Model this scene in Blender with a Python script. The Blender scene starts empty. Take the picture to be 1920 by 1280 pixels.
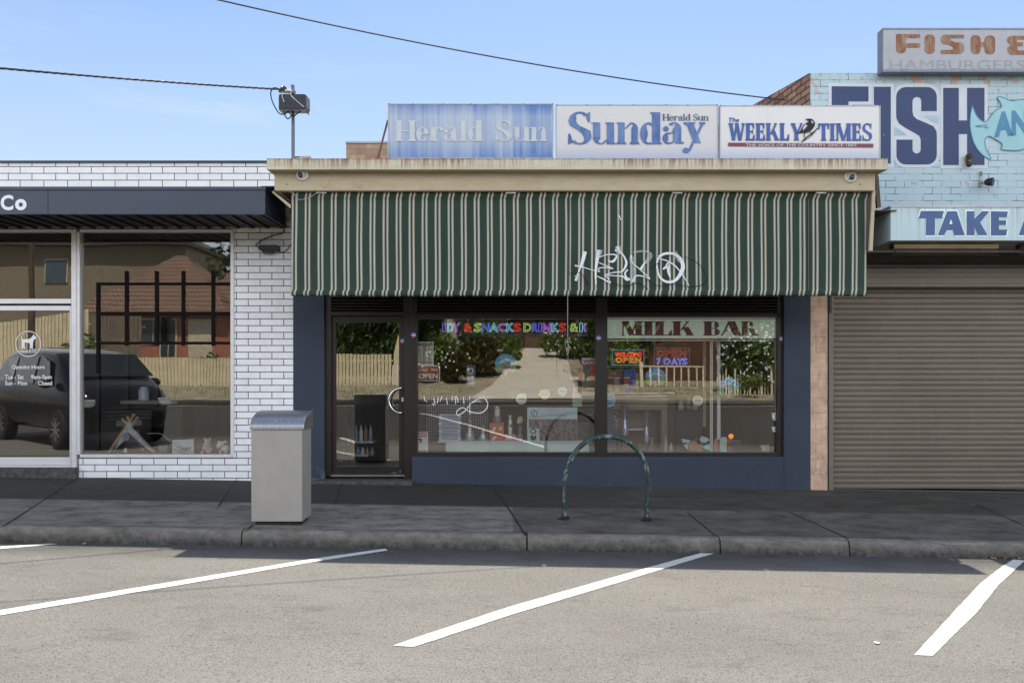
import bpy, math, random
from mathutils import Vector, Matrix
random.seed(7)
S = bpy.context.scene
COL = S.collection

# ---------------------------------------------------------------- camera, sky, sun
F, D, EYE, CX, HY = 1430.0, 10.0, 1.55, 960.0, 690.0     # focal length in photo pixels, distance, eye height, vanishing point
cam = bpy.data.cameras.new("camera"); camo = bpy.data.objects.new("camera", cam); COL.objects.link(camo)
cam.sensor_width = 36.0; cam.lens = 36.0*F/1920.0; cam.shift_y = (HY-640.0)/1920.0
cam.clip_start = 0.05; cam.clip_end = 3000
camo.location = (0, -D, EYE); camo.rotation_euler = (math.radians(90), 0, 0)
S.camera = camo
SUN_DIR = Vector((-0.20, -2.11, -4.3)).normalized()
elev = math.asin(-SUN_DIR.z); azim = math.atan2(-SUN_DIR.x, -SUN_DIR.y)
w = bpy.data.worlds.new("World"); S.world = w; w.use_nodes = True
nt = w.node_tree; bg = nt.nodes["Background"]
sky = nt.nodes.new("ShaderNodeTexSky"); sky.sky_type = 'NISHITA'; sky.sun_disc = False
sky.sun_elevation = elev; sky.sun_rotation = azim
sky.air_density = 1.0; sky.dust_density = 1.0; sky.ozone_density = 2.0; sky.altitude = 50
gm_ = nt.nodes.new("ShaderNodeGamma"); gm_.inputs[1].default_value = 1.0; nt.links.new(sky.outputs[0], gm_.inputs[0])
tint = nt.nodes.new("ShaderNodeVectorMath"); tint.operation = 'MULTIPLY'; tint.inputs[1].default_value = (.53, .59, .64); nt.links.new(gm_.outputs[0], tint.inputs[0])
# unseen bright cloud bank added behind the camera to light the shaded shopfronts
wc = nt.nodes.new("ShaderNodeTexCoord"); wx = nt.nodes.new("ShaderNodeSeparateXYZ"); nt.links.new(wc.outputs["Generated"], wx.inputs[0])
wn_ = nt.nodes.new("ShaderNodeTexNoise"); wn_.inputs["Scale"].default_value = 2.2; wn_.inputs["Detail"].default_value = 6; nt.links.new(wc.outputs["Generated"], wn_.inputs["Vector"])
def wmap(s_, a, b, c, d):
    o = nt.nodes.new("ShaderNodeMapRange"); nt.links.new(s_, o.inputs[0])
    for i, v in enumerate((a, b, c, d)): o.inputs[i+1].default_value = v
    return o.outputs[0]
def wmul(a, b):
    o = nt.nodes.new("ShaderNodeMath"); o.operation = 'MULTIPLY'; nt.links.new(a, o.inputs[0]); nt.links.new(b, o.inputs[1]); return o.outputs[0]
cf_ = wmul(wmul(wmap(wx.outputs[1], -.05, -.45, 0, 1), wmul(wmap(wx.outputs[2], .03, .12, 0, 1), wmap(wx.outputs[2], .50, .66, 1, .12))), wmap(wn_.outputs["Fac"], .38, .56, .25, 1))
# thin pale haze low in the sky, with faint streaks of high cloud
wp = nt.nodes.new("ShaderNodeMapping"); wp.inputs["Scale"].default_value = (1.2, 1.2, 7); nt.links.new(wc.outputs["Generated"], wp.inputs[0])
wq = nt.nodes.new("ShaderNodeTexNoise"); wq.inputs["Scale"].default_value = 2.0; wq.inputs["Detail"].default_value = 7; wq.inputs["Roughness"].default_value = .6; nt.links.new(wp.outputs[0], wq.inputs["Vector"])
hz_ = nt.nodes.new("ShaderNodeMath"); hz_.operation = 'ADD'; nt.links.new(wmap(wx.outputs[2], .43, .10, .02, .72), hz_.inputs[0]); nt.links.new(wmul(wmap(wq.outputs["Fac"], .52, .75, 0, .5), wmap(wx.outputs[2], .42, .26, 0, 1)), hz_.inputs[1])
wh = nt.nodes.new("ShaderNodeMix"); wh.data_type = 'RGBA'; nt.links.new(hz_.outputs[0], wh.inputs[0]); nt.links.new(tint.outputs[0], wh.inputs[6]); wh.inputs[7].default_value = (2.75, 3.15, 3.7, 1)
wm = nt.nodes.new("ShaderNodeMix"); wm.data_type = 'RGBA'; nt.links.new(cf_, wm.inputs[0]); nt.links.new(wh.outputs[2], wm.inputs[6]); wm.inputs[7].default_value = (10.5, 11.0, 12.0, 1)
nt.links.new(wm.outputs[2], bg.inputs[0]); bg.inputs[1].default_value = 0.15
sun = bpy.data.lights.new("sun", 'SUN'); suno = bpy.data.objects.new("sun", sun); COL.objects.link(suno)
sun.energy = 4.1; sun.angle = math.radians(0.5); sun.color = (1.0, 0.935, 0.82)
suno.rotation_euler = SUN_DIR.to_track_quat('-Z', 'Y').to_euler(); suno.location = (5, 20, 30)
S.view_settings.view_transform = 'Standard'; S.view_settings.look = 'None'
S.view_settings.exposure = 0.85; S.view_settings.gamma = 1.0
S.cycles.max_bounces = 10; S.cycles.transparent_max_bounces = 16; S.cycles.glossy_bounces = 5
S.cycles.caustics_reflective = False; S.cycles.caustics_refractive = False

# ---------------------------------------------------------------- geometry helpers
def P(px, py, Y=0.0):
    d = D+Y
    return Vector(((px-CX)/F*d, Y, EYE+(HY-py)/F*d))
def X_(px, Y=0.0): return (px-CX)/F*(D+Y)
def Z_(py, Y=0.0): return EYE+(HY-py)/F*(D+Y)
def RX(px, Yo): return (px-CX)/F*(D+Yo)          # something seen mirrored in the shop glass, Yo metres out from it
def RZ(py, Yo): return EYE+(HY-py)/F*(D+Yo)
def smooth(a, b, t):
    t = max(0, min(1, (t-a)/(b-a))); return t*t*(3-2*t)
def base(x): return 0.02-0.0165*max(-10, min(10, x))
def road_z(x, y): return base(x)*(1-smooth(-8, -20, y))-0.205-0.012*min(0, y+2.7) if y > -15 else base(x)*(1-smooth(-8, -20, y))-0.205+0.148-0.012*(-15-y)
def road_hit(px, py):
    d = 6.0
    for _ in range(30):
        x = (px-CX)/F*d; z = road_z(x, -D+d); d = (EYE-z)*F/(py-HY)
    return Vector(((px-CX)/F*d, -D+d, road_z((px-CX)/F*d, -D+d)))
def path_z(x, y): return base(x)+0.02*min(0, max(y, -2.62))
def path_hit(px, py):
    d = 8.0
    for _ in range(30):
        x = (px-CX)/F*d; d = (EYE-path_z(x, -D+d))*F/(py-HY)
    return Vector(((px-CX)/F*d, -D+d, path_z((px-CX)/F*d, -D+d)))

class MB:
    def __init__(s): s.v = []; s.f = []; s.uv = {}
    def add(s, vs, fs):
        n = len(s.v); s.v += [tuple(v) for v in vs]; s.f += [tuple(i+n for i in f) for f in fs]; return s
    def box(s, x0, x1, y0, y1, z0, z1):
        if x0 > x1: x0, x1 = x1, x0
        if y0 > y1: y0, y1 = y1, y0
        if z0 > z1: z0, z1 = z1, z0
        return s.add([(x0,y0,z0),(x1,y0,z0),(x1,y1,z0),(x0,y1,z0),(x0,y0,z1),(x1,y0,z1),(x1,y1,z1),(x0,y1,z1)],
                     [(0,3,2,1),(4,5,6,7),(0,1,5,4),(1,2,6,5),(2,3,7,6),(3,0,4,7)])
    def pbox(s, px0, px1, py0, py1, Y, dep):      # box from its front face in photo pixels at depth Y
        return s.box(X_(px0, Y), X_(px1, Y), Y, Y+dep, Z_(py1, Y), Z_(py0, Y))
    def bar(s, a, b, w, h=None, up=(0,0,1)):      # square bar from a to b
        a = Vector(a); b = Vector(b); h = h or w; t = (b-a).normalized(); u = Vector(up)
        if abs(t.dot(u)) > .98: u = Vector((0,1,0))
        r = t.cross(u).normalized(); u = r.cross(t)
        vs = [p+r*sx*w/2+u*sy*h/2 for p in (a, b) for sx, sy in ((-1,-1),(1,-1),(1,1),(-1,1))]
        return s.add(vs, [(3,2,1,0),(4,5,6,7),(0,1,5,4),(1,2,6,5),(2,3,7,6),(3,0,4,7)])
    def prism(s, pts, y0, y1):                    # polygon in XZ (seen from -y), extruded from y0 (front) to y1
        n = len(pts); a = sum(pts[i][0]*pts[(i+1) % n][1]-pts[(i+1) % n][0]*pts[i][1] for i in range(n))
        if a < 0: pts = pts[::-1]
        vs = [(x, y0, z) for x, z in pts]+[(x, y1, z) for x, z in pts]
        fs = [tuple(range(n)), tuple(range(2*n-1, n-1, -1))]+[(i, i+n, (i+1) % n+n, (i+1) % n) for i in range(n)]
        return s.add(vs, fs)
    def pprism(s, pts, Y, dep): return s.prism([(X_(a, Y), Z_(b, Y)) for a, b in pts], Y, Y+dep)
    def tube(s, path, r, n=8, cap=True):
        path = [Vector(p) for p in path]; m = len(path); vs = []; fs = []; pu = None
        for i, p in enumerate(path):
            t = (path[min(i+1, m-1)]-path[max(i-1, 0)]).normalized()
            u = pu if pu is not None else (Vector((0,0,1)) if abs(t.z) < .9 else Vector((0,1,0)))
            a = t.cross(u)
            if a.length < 1e-4: a = t.cross(Vector((1,.3,.2)))
            a.normalize(); b = a.cross(t).normalized(); pu = b
            rr = r[i] if isinstance(r, (list, tuple)) else r
            for k in range(n):
                c = 2*math.pi*k/n; vs.append(p+a*math.cos(c)*rr+b*math.sin(c)*rr)
        for i in range(m-1):
            for k in range(n):
                k2 = (k+1) % n; fs.append((i*n+k, i*n+k2, (i+1)*n+k2, (i+1)*n+k))
        if cap: fs += [tuple(range(n-1, -1, -1)), tuple(range((m-1)*n, m*n))]
        return s.add(vs, fs)
    def lathe(s, c, prof, n=20, axis='z'):        # prof [(radius, height)]
        c = Vector(c); vs = []; fs = []
        for r, h in prof:
            for k in range(n):
                a = 2*math.pi*k/n; x, y = math.cos(a)*r, math.sin(a)*r
                vs.append(c+(Vector((x, y, h)) if axis == 'z' else Vector((x, -h, y)) if axis == 'y' else Vector((h, x, y))))
        m = len(prof)
        for i in range(m-1):
            for k in range(n):
                k2 = (k+1) % n; fs.append((i*n+k, i*n+k2, (i+1)*n+k2, (i+1)*n+k))
        fs += [tuple(range(n-1, -1, -1)), tuple(range((m-1)*n, m*n))]
        return s.add(vs, fs)
    def ball(s, c, rx, ry=None, rz=None, n=14, m=9):
        ry = ry or rx; rz = rz or rx; c = Vector(c); vs = []; fs = []
        for i in range(m+1):
            t = math.pi*i/m
            for k in range(n):
                a = 2*math.pi*k/n; vs.append(c+Vector((rx*math.sin(t)*math.cos(a), ry*math.sin(t)*math.sin(a), -rz*math.cos(t))))
        for i in range(m):
            for k in range(n): k2 = (k+1) % n; fs.append((i*n+k, i*n+k2, (i+1)*n+k2, (i+1)*n+k))
        return s.add(vs, fs)
    def ribbon(s, pts, w, Y, k=0):                # painted stroke in the XZ plane at depth Y, facing the street
        vs = []; fs = []; n = len(pts)
        for i, (x, z) in enumerate(pts):
            x0, z0 = pts[max(i-1, 0)]; x1, z1 = pts[min(i+1, n-1)]
            dx, dz = x1-x0, z1-z0; l = math.hypot(dx, dz) or 1; ww = w[i] if isinstance(w, (list, tuple)) else w
            vs += [(x-dz/l*ww/2, Y-k*.0003, z+dx/l*ww/2), (x+dz/l*ww/2, Y-k*.0003, z-dx/l*ww/2)]
        for i in range(n-1): fs.append((2*i, 2*i+1, 2*i+3, 2*i+2))
        return s.add(vs, fs)
    def build(s, name, mat, parent=None, smooth=False, bevel=0, label=None):
        me = bpy.data.meshes.new(name); me.from_pydata(s.v, [], s.f); me.update()
        o = bpy.data.objects.new(name, me); COL.objects.link(o)
        if mat: me.materials.append(mat)
        if smooth:
            for p in me.polygons: p.use_smooth = True
            if hasattr(me, 'set_sharp_from_angle'): me.set_sharp_from_angle(angle=math.radians(40))
        if bevel:
            b = o.modifiers.new("bevel", 'BEVEL'); b.width = bevel; b.segments = 2; b.limit_method = 'ANGLE'
        if parent is not None:
            o.parent = parent; o.matrix_parent_inverse = inv_world(parent)
        if label: o["label"] = label
        return o
def inv_world(p): return Matrix() if p.parent is not None else p.matrix_basis.inverted()
def thing(name, label, cat, loc=(0,0,0), group=None):
    o = bpy.data.objects.new(name, None); COL.objects.link(o); o.location = loc; o.empty_display_size = .1
    o["label"] = label; o["category"] = cat
    if group: o["group"] = group
    return o
def tag(o, label, cat, group=None):
    o["label"] = label; o["category"] = cat
    if group: o["group"] = group
    return o
def struct(o, kind='structure', label=None, cat=None):
    o["kind"] = kind
    if label: o["label"] = label
    if cat: o["category"] = cat
    return o
def arcpts(cx, cy, rx, ry, a0, a1, n=16):
    return [(cx+rx*math.cos(math.radians(a0+(a1-a0)*i/n)), cy+ry*math.sin(math.radians(a0+(a1-a0)*i/n))) for i in range(n+1)]
def spline(pts, n=6):                             # Catmull-Rom through 2-D or 3-D points
    out = []; m = len(pts)
    for i in range(m-1):
        p0, p1, p2, p3 = pts[max(i-1,0)], pts[i], pts[i+1], pts[min(i+2,m-1)]
        for k in range(n):
            t = k/n
            out.append(tuple(.5*((2*b)+(-a+c)*t+(2*a-5*b+4*c-d)*t*t+(-a+3*b-3*c+d)*t**3) for a, b, c, d in zip(p0, p1, p2, p3)))
    out.append(tuple(pts[-1])); return out

# ---------------------------------------------------------------- material helpers
class NT:
    def __init__(s, name):
        s.m = bpy.data.materials.new(name); s.m.use_nodes = True; s.t = s.m.node_tree; s.b = s.t.nodes["Principled BSDF"]
        s.out = s.t.nodes["Material Output"]
    def n(s, ty, **k):
        o = s.t.nodes.new(ty)
        for a, v in k.items(): setattr(o, a, v)
        return o
    def put(s, sock, v):
        if isinstance(v, bpy.types.NodeSocket): s.t.links.new(v, sock)
        elif isinstance(v, (tuple, list)) and len(v) == 3 and sock.type == 'RGBA': sock.default_value = (*v, 1)
        else: sock.default_value = v
    def pos(s, sc=(1,1,1), loc=(0,0,0)):
        g = s.n("ShaderNodeNewGeometry"); mp = s.n("ShaderNodeMapping"); s.put(mp.inputs[0], g.outputs["Position"])
        mp.inputs["Scale"].default_value = sc; mp.inputs["Location"].default_value = loc; return mp.outputs[0]
    def noise(s, vec, scale=1, detail=4, rough=.5):
        o = s.n("ShaderNodeTexNoise"); s.put(o.inputs["Vector"], vec); o.inputs["Scale"].default_value = scale
        o.inputs["Detail"].default_value = detail; o.inputs["Roughness"].default_value = rough; return o.outputs["Fac"]
    def ramp(s, fac, a, b, ca=0.0, cb=1.0):
        o = s.n("ShaderNodeMapRange"); s.put(o.inputs[0], fac); o.inputs[1].default_value = a; o.inputs[2].default_value = b
        o.inputs[3].default_value = ca; o.inputs[4].default_value = cb; return o.outputs[0]
    def math(s, op, a, b=0.0, c=None):
        o = s.n("ShaderNodeMath", operation=op); s.put(o.inputs[0], a); s.put(o.inputs[1], b)
        if c is not None: s.put(o.inputs[2], c)
        return o.outputs[0]
    def mix(s, fac, a, b, mode='MIX'):
        o = s.n("ShaderNodeMix", data_type='RGBA', blend_type=mode); s.put(o.inputs[0], fac)
        s.put(o.inputs[6], a); s.put(o.inputs[7], b); return o.outputs[2]
    def xyz(s):
        g = s.n("ShaderNodeNewGeometry"); x = s.n("ShaderNodeSeparateXYZ"); s.put(x.inputs[0], g.outputs["Position"]); return x.outputs
    def bump(s, h, st=.3, dist=.01):
        o = s.n("ShaderNodeBump"); s.put(o.inputs["Height"], h); o.inputs["Strength"].default_value = st
        o.inputs["Distance"].default_value = dist; s.put(s.b.inputs["Normal"], o.outputs[0])
    def fin(s, col, rough=.7, metal=0.0, spec=None):
        s.put(s.b.inputs["Base Color"], col); s.put(s.b.inputs["Roughness"], rough); s.put(s.b.inputs["Metallic"], metal)
        if spec is not None: s.b.inputs["Specular IOR Level"].default_value = spec
        return s.m
MC = {}
LIFT = 1.0
def mat(name, col, rough=.6, metal=0.0, var=.15, scale=3.0, bump=.0, bscale=60, spec=None, dirt=0.0):
    if name in MC: return MC[name]
    if LIFT != 1.0 and max(col) > .05: col = tuple(min(.88, q*LIFT) for q in col)
    t = NT(name); p = t.pos()
    n1 = t.noise(p, scale, 5, .6)
    f = t.ramp(n1, .3, .7, 1-var, 1+var)
    c = t.mix(1.0, col, f, 'MULTIPLY')
    if dirt:
        n2 = t.noise(t.pos((1,1,.35)), 9, 6, .7)
        c = t.mix(t.ramp(n2, .52, .75, 0, dirt), c, (.05,.045,.04))
    if bump: t.bump(t.noise(p, bscale, 3, .6), bump, .01)
    r = t.ramp(t.noise(p, scale*4, 4), .3, .7, max(0, rough-.08), min(1, rough+.08))
    MC[name] = t.fin(c, r, metal, spec); return MC[name]
def emit(name, col, st):
    if name in MC: return MC[name]
    t = NT(name); t.fin((.02,.02,.02), .5); t.put(t.b.inputs["Emission Color"], col); t.b.inputs["Emission Strength"].default_value = st
    MC[name] = t.m; return t.m
def glass(name, refl=.2, wob=.004, wscale=.9, tint=(1,1,1)):
    t = NT(name); t.t.nodes.remove(t.b)
    tr = t.n("ShaderNodeBsdfTransparent"); tr.inputs[0].default_value = (*tint, 1)
    gl = t.n("ShaderNodeBsdfAnisotropic" if False else "ShaderNodeBsdfGlossy"); gl.inputs["Roughness"].default_value = 0.0
    gl.inputs["Color"].default_value = (1, .97, .9, 1)
    fr = t.n("ShaderNodeFresnel"); fr.inputs[0].default_value = 1.5
    fac = t.math('ADD', fr.outputs[0], refl)
    mx = t.n("ShaderNodeMixShader"); t.put(mx.inputs[0], fac); t.put(mx.inputs[1], tr.outputs[0]); t.put(mx.inputs[2], gl.outputs[0])
    bp = t.n("ShaderNodeBump"); t.put(bp.inputs["Height"], t.noise(t.pos((1,.01,1)), wscale, 2, .4)); bp.inputs["Strength"].default_value = 1
    bp.inputs["Distance"].default_value = wob; t.put(gl.inputs["Normal"], bp.outputs[0])
    t.put(t.out.inputs[0], mx.outputs[0]); return t.m

# ---------------------------------------------------------------- lettering
_tc = {}
def text_raw(body, offset=0.0, res=3):
    k = (body, offset)
    if k in _tc: return _tc[k]
    cu = bpy.data.curves.new("text", 'FONT'); cu.body = body; cu.size = 1; cu.offset = offset; cu.resolution_u = res; cu.fill_mode = 'FRONT'
    o = bpy.data.objects.new("text", cu); COL.objects.link(o); bpy.context.view_layer.update()
    me = bpy.data.meshes.new_from_object(o.evaluated_get(bpy.context.evaluated_depsgraph_get()))
    vs = [(v.co.x, v.co.y) for v in me.vertices]; fs = [tuple(p.vertices) for p in me.polygons]
    bpy.data.objects.remove(o); bpy.data.curves.remove(cu); bpy.data.meshes.remove(me)
    _tc[k] = (vs, fs); return vs, fs
def text_into(mb, body, px0, px1, py0, py1, Y, offset=0.0, shear=0.0, k=0, tilt=0.0):
    """sans lettering fitted to a photo-pixel box standing at depth Y"""
    vs, fs = text_raw(body, offset)
    xs = [v[0] for v in vs]; ys = [v[1] for v in vs]; a, b, c, d = min(xs), max(xs), min(ys), max(ys)
    x0, x1, z0, z1 = X_(px0, Y), X_(px1, Y), Z_(py1, Y), Z_(py0, Y); out = []
    for x, y in vs:
        u = (x-a)/(b-a); v = (y-c)/(d-c)
        out.append((x0+u*(x1-x0)+shear*v*(z1-z0), Y-k*.0003, z0+v*(z1-z0)+tilt*u*(x1-x0)))
    fs2 = []
    for f in fs:
        nz = 0
        for i in range(len(f)):
            p, q = out[f[i]], out[f[(i+1) % len(f)]]; nz += p[0]*q[2]-q[0]*p[2]
        fs2.append(f if nz > 0 else f[::-1])
    mb.add(out, fs2); return mb

def glyph(ch, st, th, sl):
    """a serif letter as flat pieces: ('p', points); cap height 1, x-height .66; returns pieces, advance"""
    P_ = []; s = sl; xh = .68; sh = th
    R = lambda x0, y0, x1, y1: P_.append([(x0,y0),(x1,y0),(x1,y1),(x0,y1)])
    def SER(x0, x1, y, up):            # bracketed slab serif at y, spreading around stem x0..x1
        d = sh if up else -sh
        P_.append([(x0-s, y), (x1+s, y), (x1+s, y+d*.8), (x1, y+d*2.0), (x0, y+d*2.0), (x0-s, y+d*.8)])
    def STEM(x, y0, y1, w=st, b=True, t=True):
        R(x, y0, x+w, y1)
        if b: SER(x, x+w, y0, True)
        if t: SER(x, x+w, y1, False)
    def DG(x0, y0, x1, y1, w): P_.append([(x0,y0),(x0+w,y0),(x1+w,y1),(x1,y1)])
    def ARC(cx, cy, rx, ry, a0, a1, tk, tn, n=18):
        o = []; i_ = []
        for k in range(n+1):
            a = math.radians(a0+(a1-a0)*k/n); c, q = math.cos(a), math.sin(a)
            t = tn+(tk-tn)*abs(c)**1.3
            o.append((cx+rx*c, cy+ry*q)); i_.append((cx+max(.01, rx-t)*c, cy+max(.01, ry-tn-(t-tn)*.2)*q))
        for k in range(n): P_.append([o[k], o[k+1], i_[k+1], i_[k]])
    def DOT(cx, cy, r): P_.append(arcpts(cx, cy, r, r, 0, 337, 15))
    if ch == 'H': STEM(s,0,1); STEM(s*3+st+.22,0,1); R(s+st,.46,s*3+st+.22,.46+th*1.3); return P_, s*4+2*st+.26
    if ch == 'I': STEM(s,0,1); return P_, s*2+st+.04
    if ch == 'L':
        STEM(s,0,1); x = s+st+.30; R(s+st,0,x,th*1.4); P_.append([(x,0),(x,.36),(x-th,.36),(x-.14,th*1.4),(x-.14,0)]); return P_, x+.05
    if ch == 'E':
        STEM(s,0,1); x = s+st+.28; R(s+st,0,x,th*1.4); R(s+st,1-th*1.4,x-.03,1); R(s+st,.47,x-.12,.47+th*1.3); R(x-.14,.36,x-.12+.03,.64)
        P_.append([(x,0),(x,.33),(x-th,.33),(x-.13,th*1.4),(x-.13,0)]); P_.append([(x-.03,1),(x-.03,.68),(x-.03-th,.68),(x-.15,1-th*1.4),(x-.15,1)]); return P_, x+.05
    if ch == 'T':
        c = .34; STEM(c-st/2,0,1,t=False); R(.02,1-th*1.5,.66,1)
        P_.append([(.02,1),(.02,.66),(.02+th,.66),(.14,1-th*1.5),(.14,1)]); P_.append([(.66,1),(.66,.66),(.66-th,.66),(.54,1-th*1.5),(.54,1)]); return P_, .70
    if ch == 'K':
        STEM(s,0,1); x = s+st; DG(x-.01,.36,x+.27,.97,th*1.6); DG(x+.28,.03,x+.06,.60,st*.95)
        SER(x+.27,x+.33,1,False); SER(x+.28,x+.28+st*.8,0,True); return P_, x+.34+st*.8+s*.6
    if ch == 'Y':
        c = .36; STEM(c-st/2,0,.5,t=False); DG(c-st/2,.44,.06,.97,st*.95); DG(c+st/2-th*1.5,.44,.60,.97,th*1.5); SER(.08,.06+st,1,False); SER(.6,.66,1,False); return P_, .74
    if ch == 'W':
        DG(.22,0,.05,.97,st*.9); DG(.22+st*.3,0,.42,.97,th*1.5); DG(.22+.36,0,.40,.97,st*.9); DG(.58+st*.3,0,.82,.97,th*1.5)
        SER(.06,.04+st,1,False); SER(.42,.42+st*.7,1,False); SER(.80,.88,1,False); return P_, .98
    if ch == 'M':
        SER(.06,.06+th,0,True); R(.06,0,.06+th*1.3,1); DG(.36,0,.06,1,st*.95); DG(.36+st*.25,0,.68,1,th*1.6); STEM(.66,0,1); R(0,1-sh,.1+st,1); return P_, .70+st+s
    if ch == 'A':
        DG(.05,.03,.30,1,th*1.6); DG(.50,.03,.26,1,st*.98); R(.14,.3,.5,.3+th*1.2); SER(.06,.13,0,True); SER(.50,.50+st*.95,0,True); return P_, .58+st+s*.5
    if ch in 'BR':
        STEM(s,0,1); x = s+st
        R(x-.02,1-th*1.2,x+.12,1); R(x-.02,.47,x+.12,.47+th*1.2); ARC(x+.1,.735,.2,.265,-90,90,st*.85,th*1.2)
        if ch == 'B': R(x-.02,0,x+.12,th*1.2); ARC(x+.1,.26,.24,.26,-90,90,st*.9,th*1.2); return P_, x+.38
        DG(x+.22,.03,x+.05,.5,st*.9); P_.append([(x+.2,0),(x+.24+st,0),(x+.34+st,.09),(x+.2,.1)]); return P_, x+.36+st*.5
    if ch == 'S':
        r = .28; cx = .30; ARC(cx,.755,r-.02,.26,40,180,st*.72,th*1.2); ARC(cx,.25,r,.26,-140,0,st*.72,th*1.2)
        P_.append([(.02,.755),(.02+st*.72,.77),(.02+st*.85,.66),(.30,.57),(.58-st*.1,.42),(.58,.25),(.58-st*.72,.24),(.58-st*.9,.33),(.26,.44),(.07,.58)])
        P_.append([(.50,.68),(.54,.68),(.55,1.0),(.51,1.0),(.44,.90)]); P_.append([(.02,-.0),(.06,0),(.13,.1),(.07,.33),(.03,.33)]); return P_, .63
    if ch == 'l': STEM(s,0,1.0,t=False); P_.append([(s-s*.9,1),(s+st*.5,1),(s+st*.5,1-sh),(s-s*.9,1-sh)]); return P_, s*2+st+.03
    if ch == 'r':
        STEM(s,0,xh,t=False); R(s*.1,xh-sh,s+st*.5,xh); ARC(s+st+.16,xh-.18,.2,.18,80,180,th*1.6,th*1.3); DOT(s+st+.22,xh-.1,.085); return P_, s+st+.34
    if ch in 'nuh':
        if ch == 'u':
            R(s,.16,s+st,xh); R(s*.1,xh-sh,s+st*.5,xh); x2 = s+st+.22; R(x2,0,x2+st,xh); R(x2-s*.8,xh-sh,x2+st*.5,xh); R(x2+st*.5,0,x2+st+s*.8,sh)
            ARC(s+.19+st*.2,.2,.19+st*.2,.2,180,275,st,th); DG(s+.2+st*.2,.0,x2,.16,th*1.8); return P_, x2+st+s+.02
        x2 = s*2+st+.2; STEM(s,0,xh if ch == 'n' else 1,t=False); R(s*.1,xh-sh,s+st*.5,xh); STEM(x2,0,.5,t=False)
        ARC(x2+st-.2-st*.2,xh-.2,.2+st*.2,.2,0,100,st,th); DG(s+st-.02,xh-.2,x2+st-.26-st*.2,xh-.03,th*1.6); return P_, x2+st+s+.02
    if ch == 'e':
        ARC(.28,.335,.27,.345,0,320,st*.92,th*1.3,24); R(.12,.34,.53,.34+th*1.1); return P_, .60
    if ch == 'a':
        x2 = .32; R(x2,.1,x2+st,.5); ARC(x2+st-.21,.47,.21,.215,0,140,st,th*1.2); DOT(.12,.47,.085)
        ARC(.2,.17,.18,.185,70,290,st*.8,th*1.3); DG(.2,0,x2+.02,.10,th*2); DG(.22,.32,x2,.40,th*1.5); R(x2+st*.4,0,x2+st+.07,sh*1.3); R(x2+st*.3,0,x2+st,.12); return P_, x2+st+.10
    if ch == 'd':
        x2 = .36; R(x2,0,x2+st,1); R(x2-s*.9,1-sh,x2+st*.5,1); R(x2+st*.5,0,x2+st+s*.8,sh)
        ARC(.26,.335,.25,.345,70,290,st*.95,th*1.3,20); DG(.29,.62,x2,.56,th*1.6); DG(.29,.0,x2,.06,th*1.6); return P_, x2+st+s+.02
    if ch == 'y':
        DG(.30,.02,.08,xh-.02,st*.95); DG(.12,-.24,.52,xh-.02,th*1.6); SER(.08,.06+st,xh,False); SER(.52,.57,xh,False); DOT(.07,-.21,.085); R(.05,-.295,.15,-.24); return P_, .66
    return P_, .3
def serif_into(mb, body, px0, px1, pybase, pytop, Y, st=.17, th=.055, sl=.07):
    """serif lettering: capitals from pybase to pytop, spread over px0..px1"""
    x = 0; pcs = []
    for ch in body:
        g, a = glyph(ch, st, th, sl); pcs += [[(u+x, v) for u, v in p] for p in g]; x += a
    mn = min(u for p in pcs for u, v in p); mx = max(u for p in pcs for u, v in p); k = 0
    for p in pcs:
        q = [(X_(px0+(u-mn)/(mx-mn)*(px1-px0), Y), Z_(pybase+(pytop-pybase)*v, Y)) for u, v in p]
        a = sum(q[i][0]*q[(i+1) % len(q)][1]-q[(i+1) % len(q)][0]*q[i][1] for i in range(len(q)))
        if a < 0: q = q[::-1]
        yy = Y-(k % 5)*.0005; k += 1
        mb.add([(u, yy, v) for u, v in q], [tuple(range(len(q)))])
    return mb
def rr(x0, y0, x1, y1, r, n=5):                  # rounded rectangle, pixel coordinates; r = (tl, tr, br, bl) or one number
    if not isinstance(r, tuple): r = (r,)*4
    tl, tr, br, bl = r; o = []
    for cx, cy, q, a in ((x0+tl,y0+tl,tl,180),(x1-tr,y0+tr,tr,270),(x1-br,y1-br,br,0),(x0+bl,y1-bl,bl,90)):
        o += [(cx+q*math.cos(math.radians(a+90*i/n)), cy+q*math.sin(math.radians(a+90*i/n))) for i in range(n+1)] if q > 0 else [(cx, cy)]
    return o
def pflat(mb, pts, Y, k=0, dep=None):
    q = [(X_(a, Y), Z_(b, Y)) for a, b in pts]
    ar = sum(q[i][0]*q[(i+1) % len(q)][1]-q[(i+1) % len(q)][0]*q[i][1] for i in range(len(q)))
    if ar < 0: q = q[::-1]
    return mb.add([(u, Y-k*.0005, v) for u, v in q], [tuple(range(len(q)))])
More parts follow.
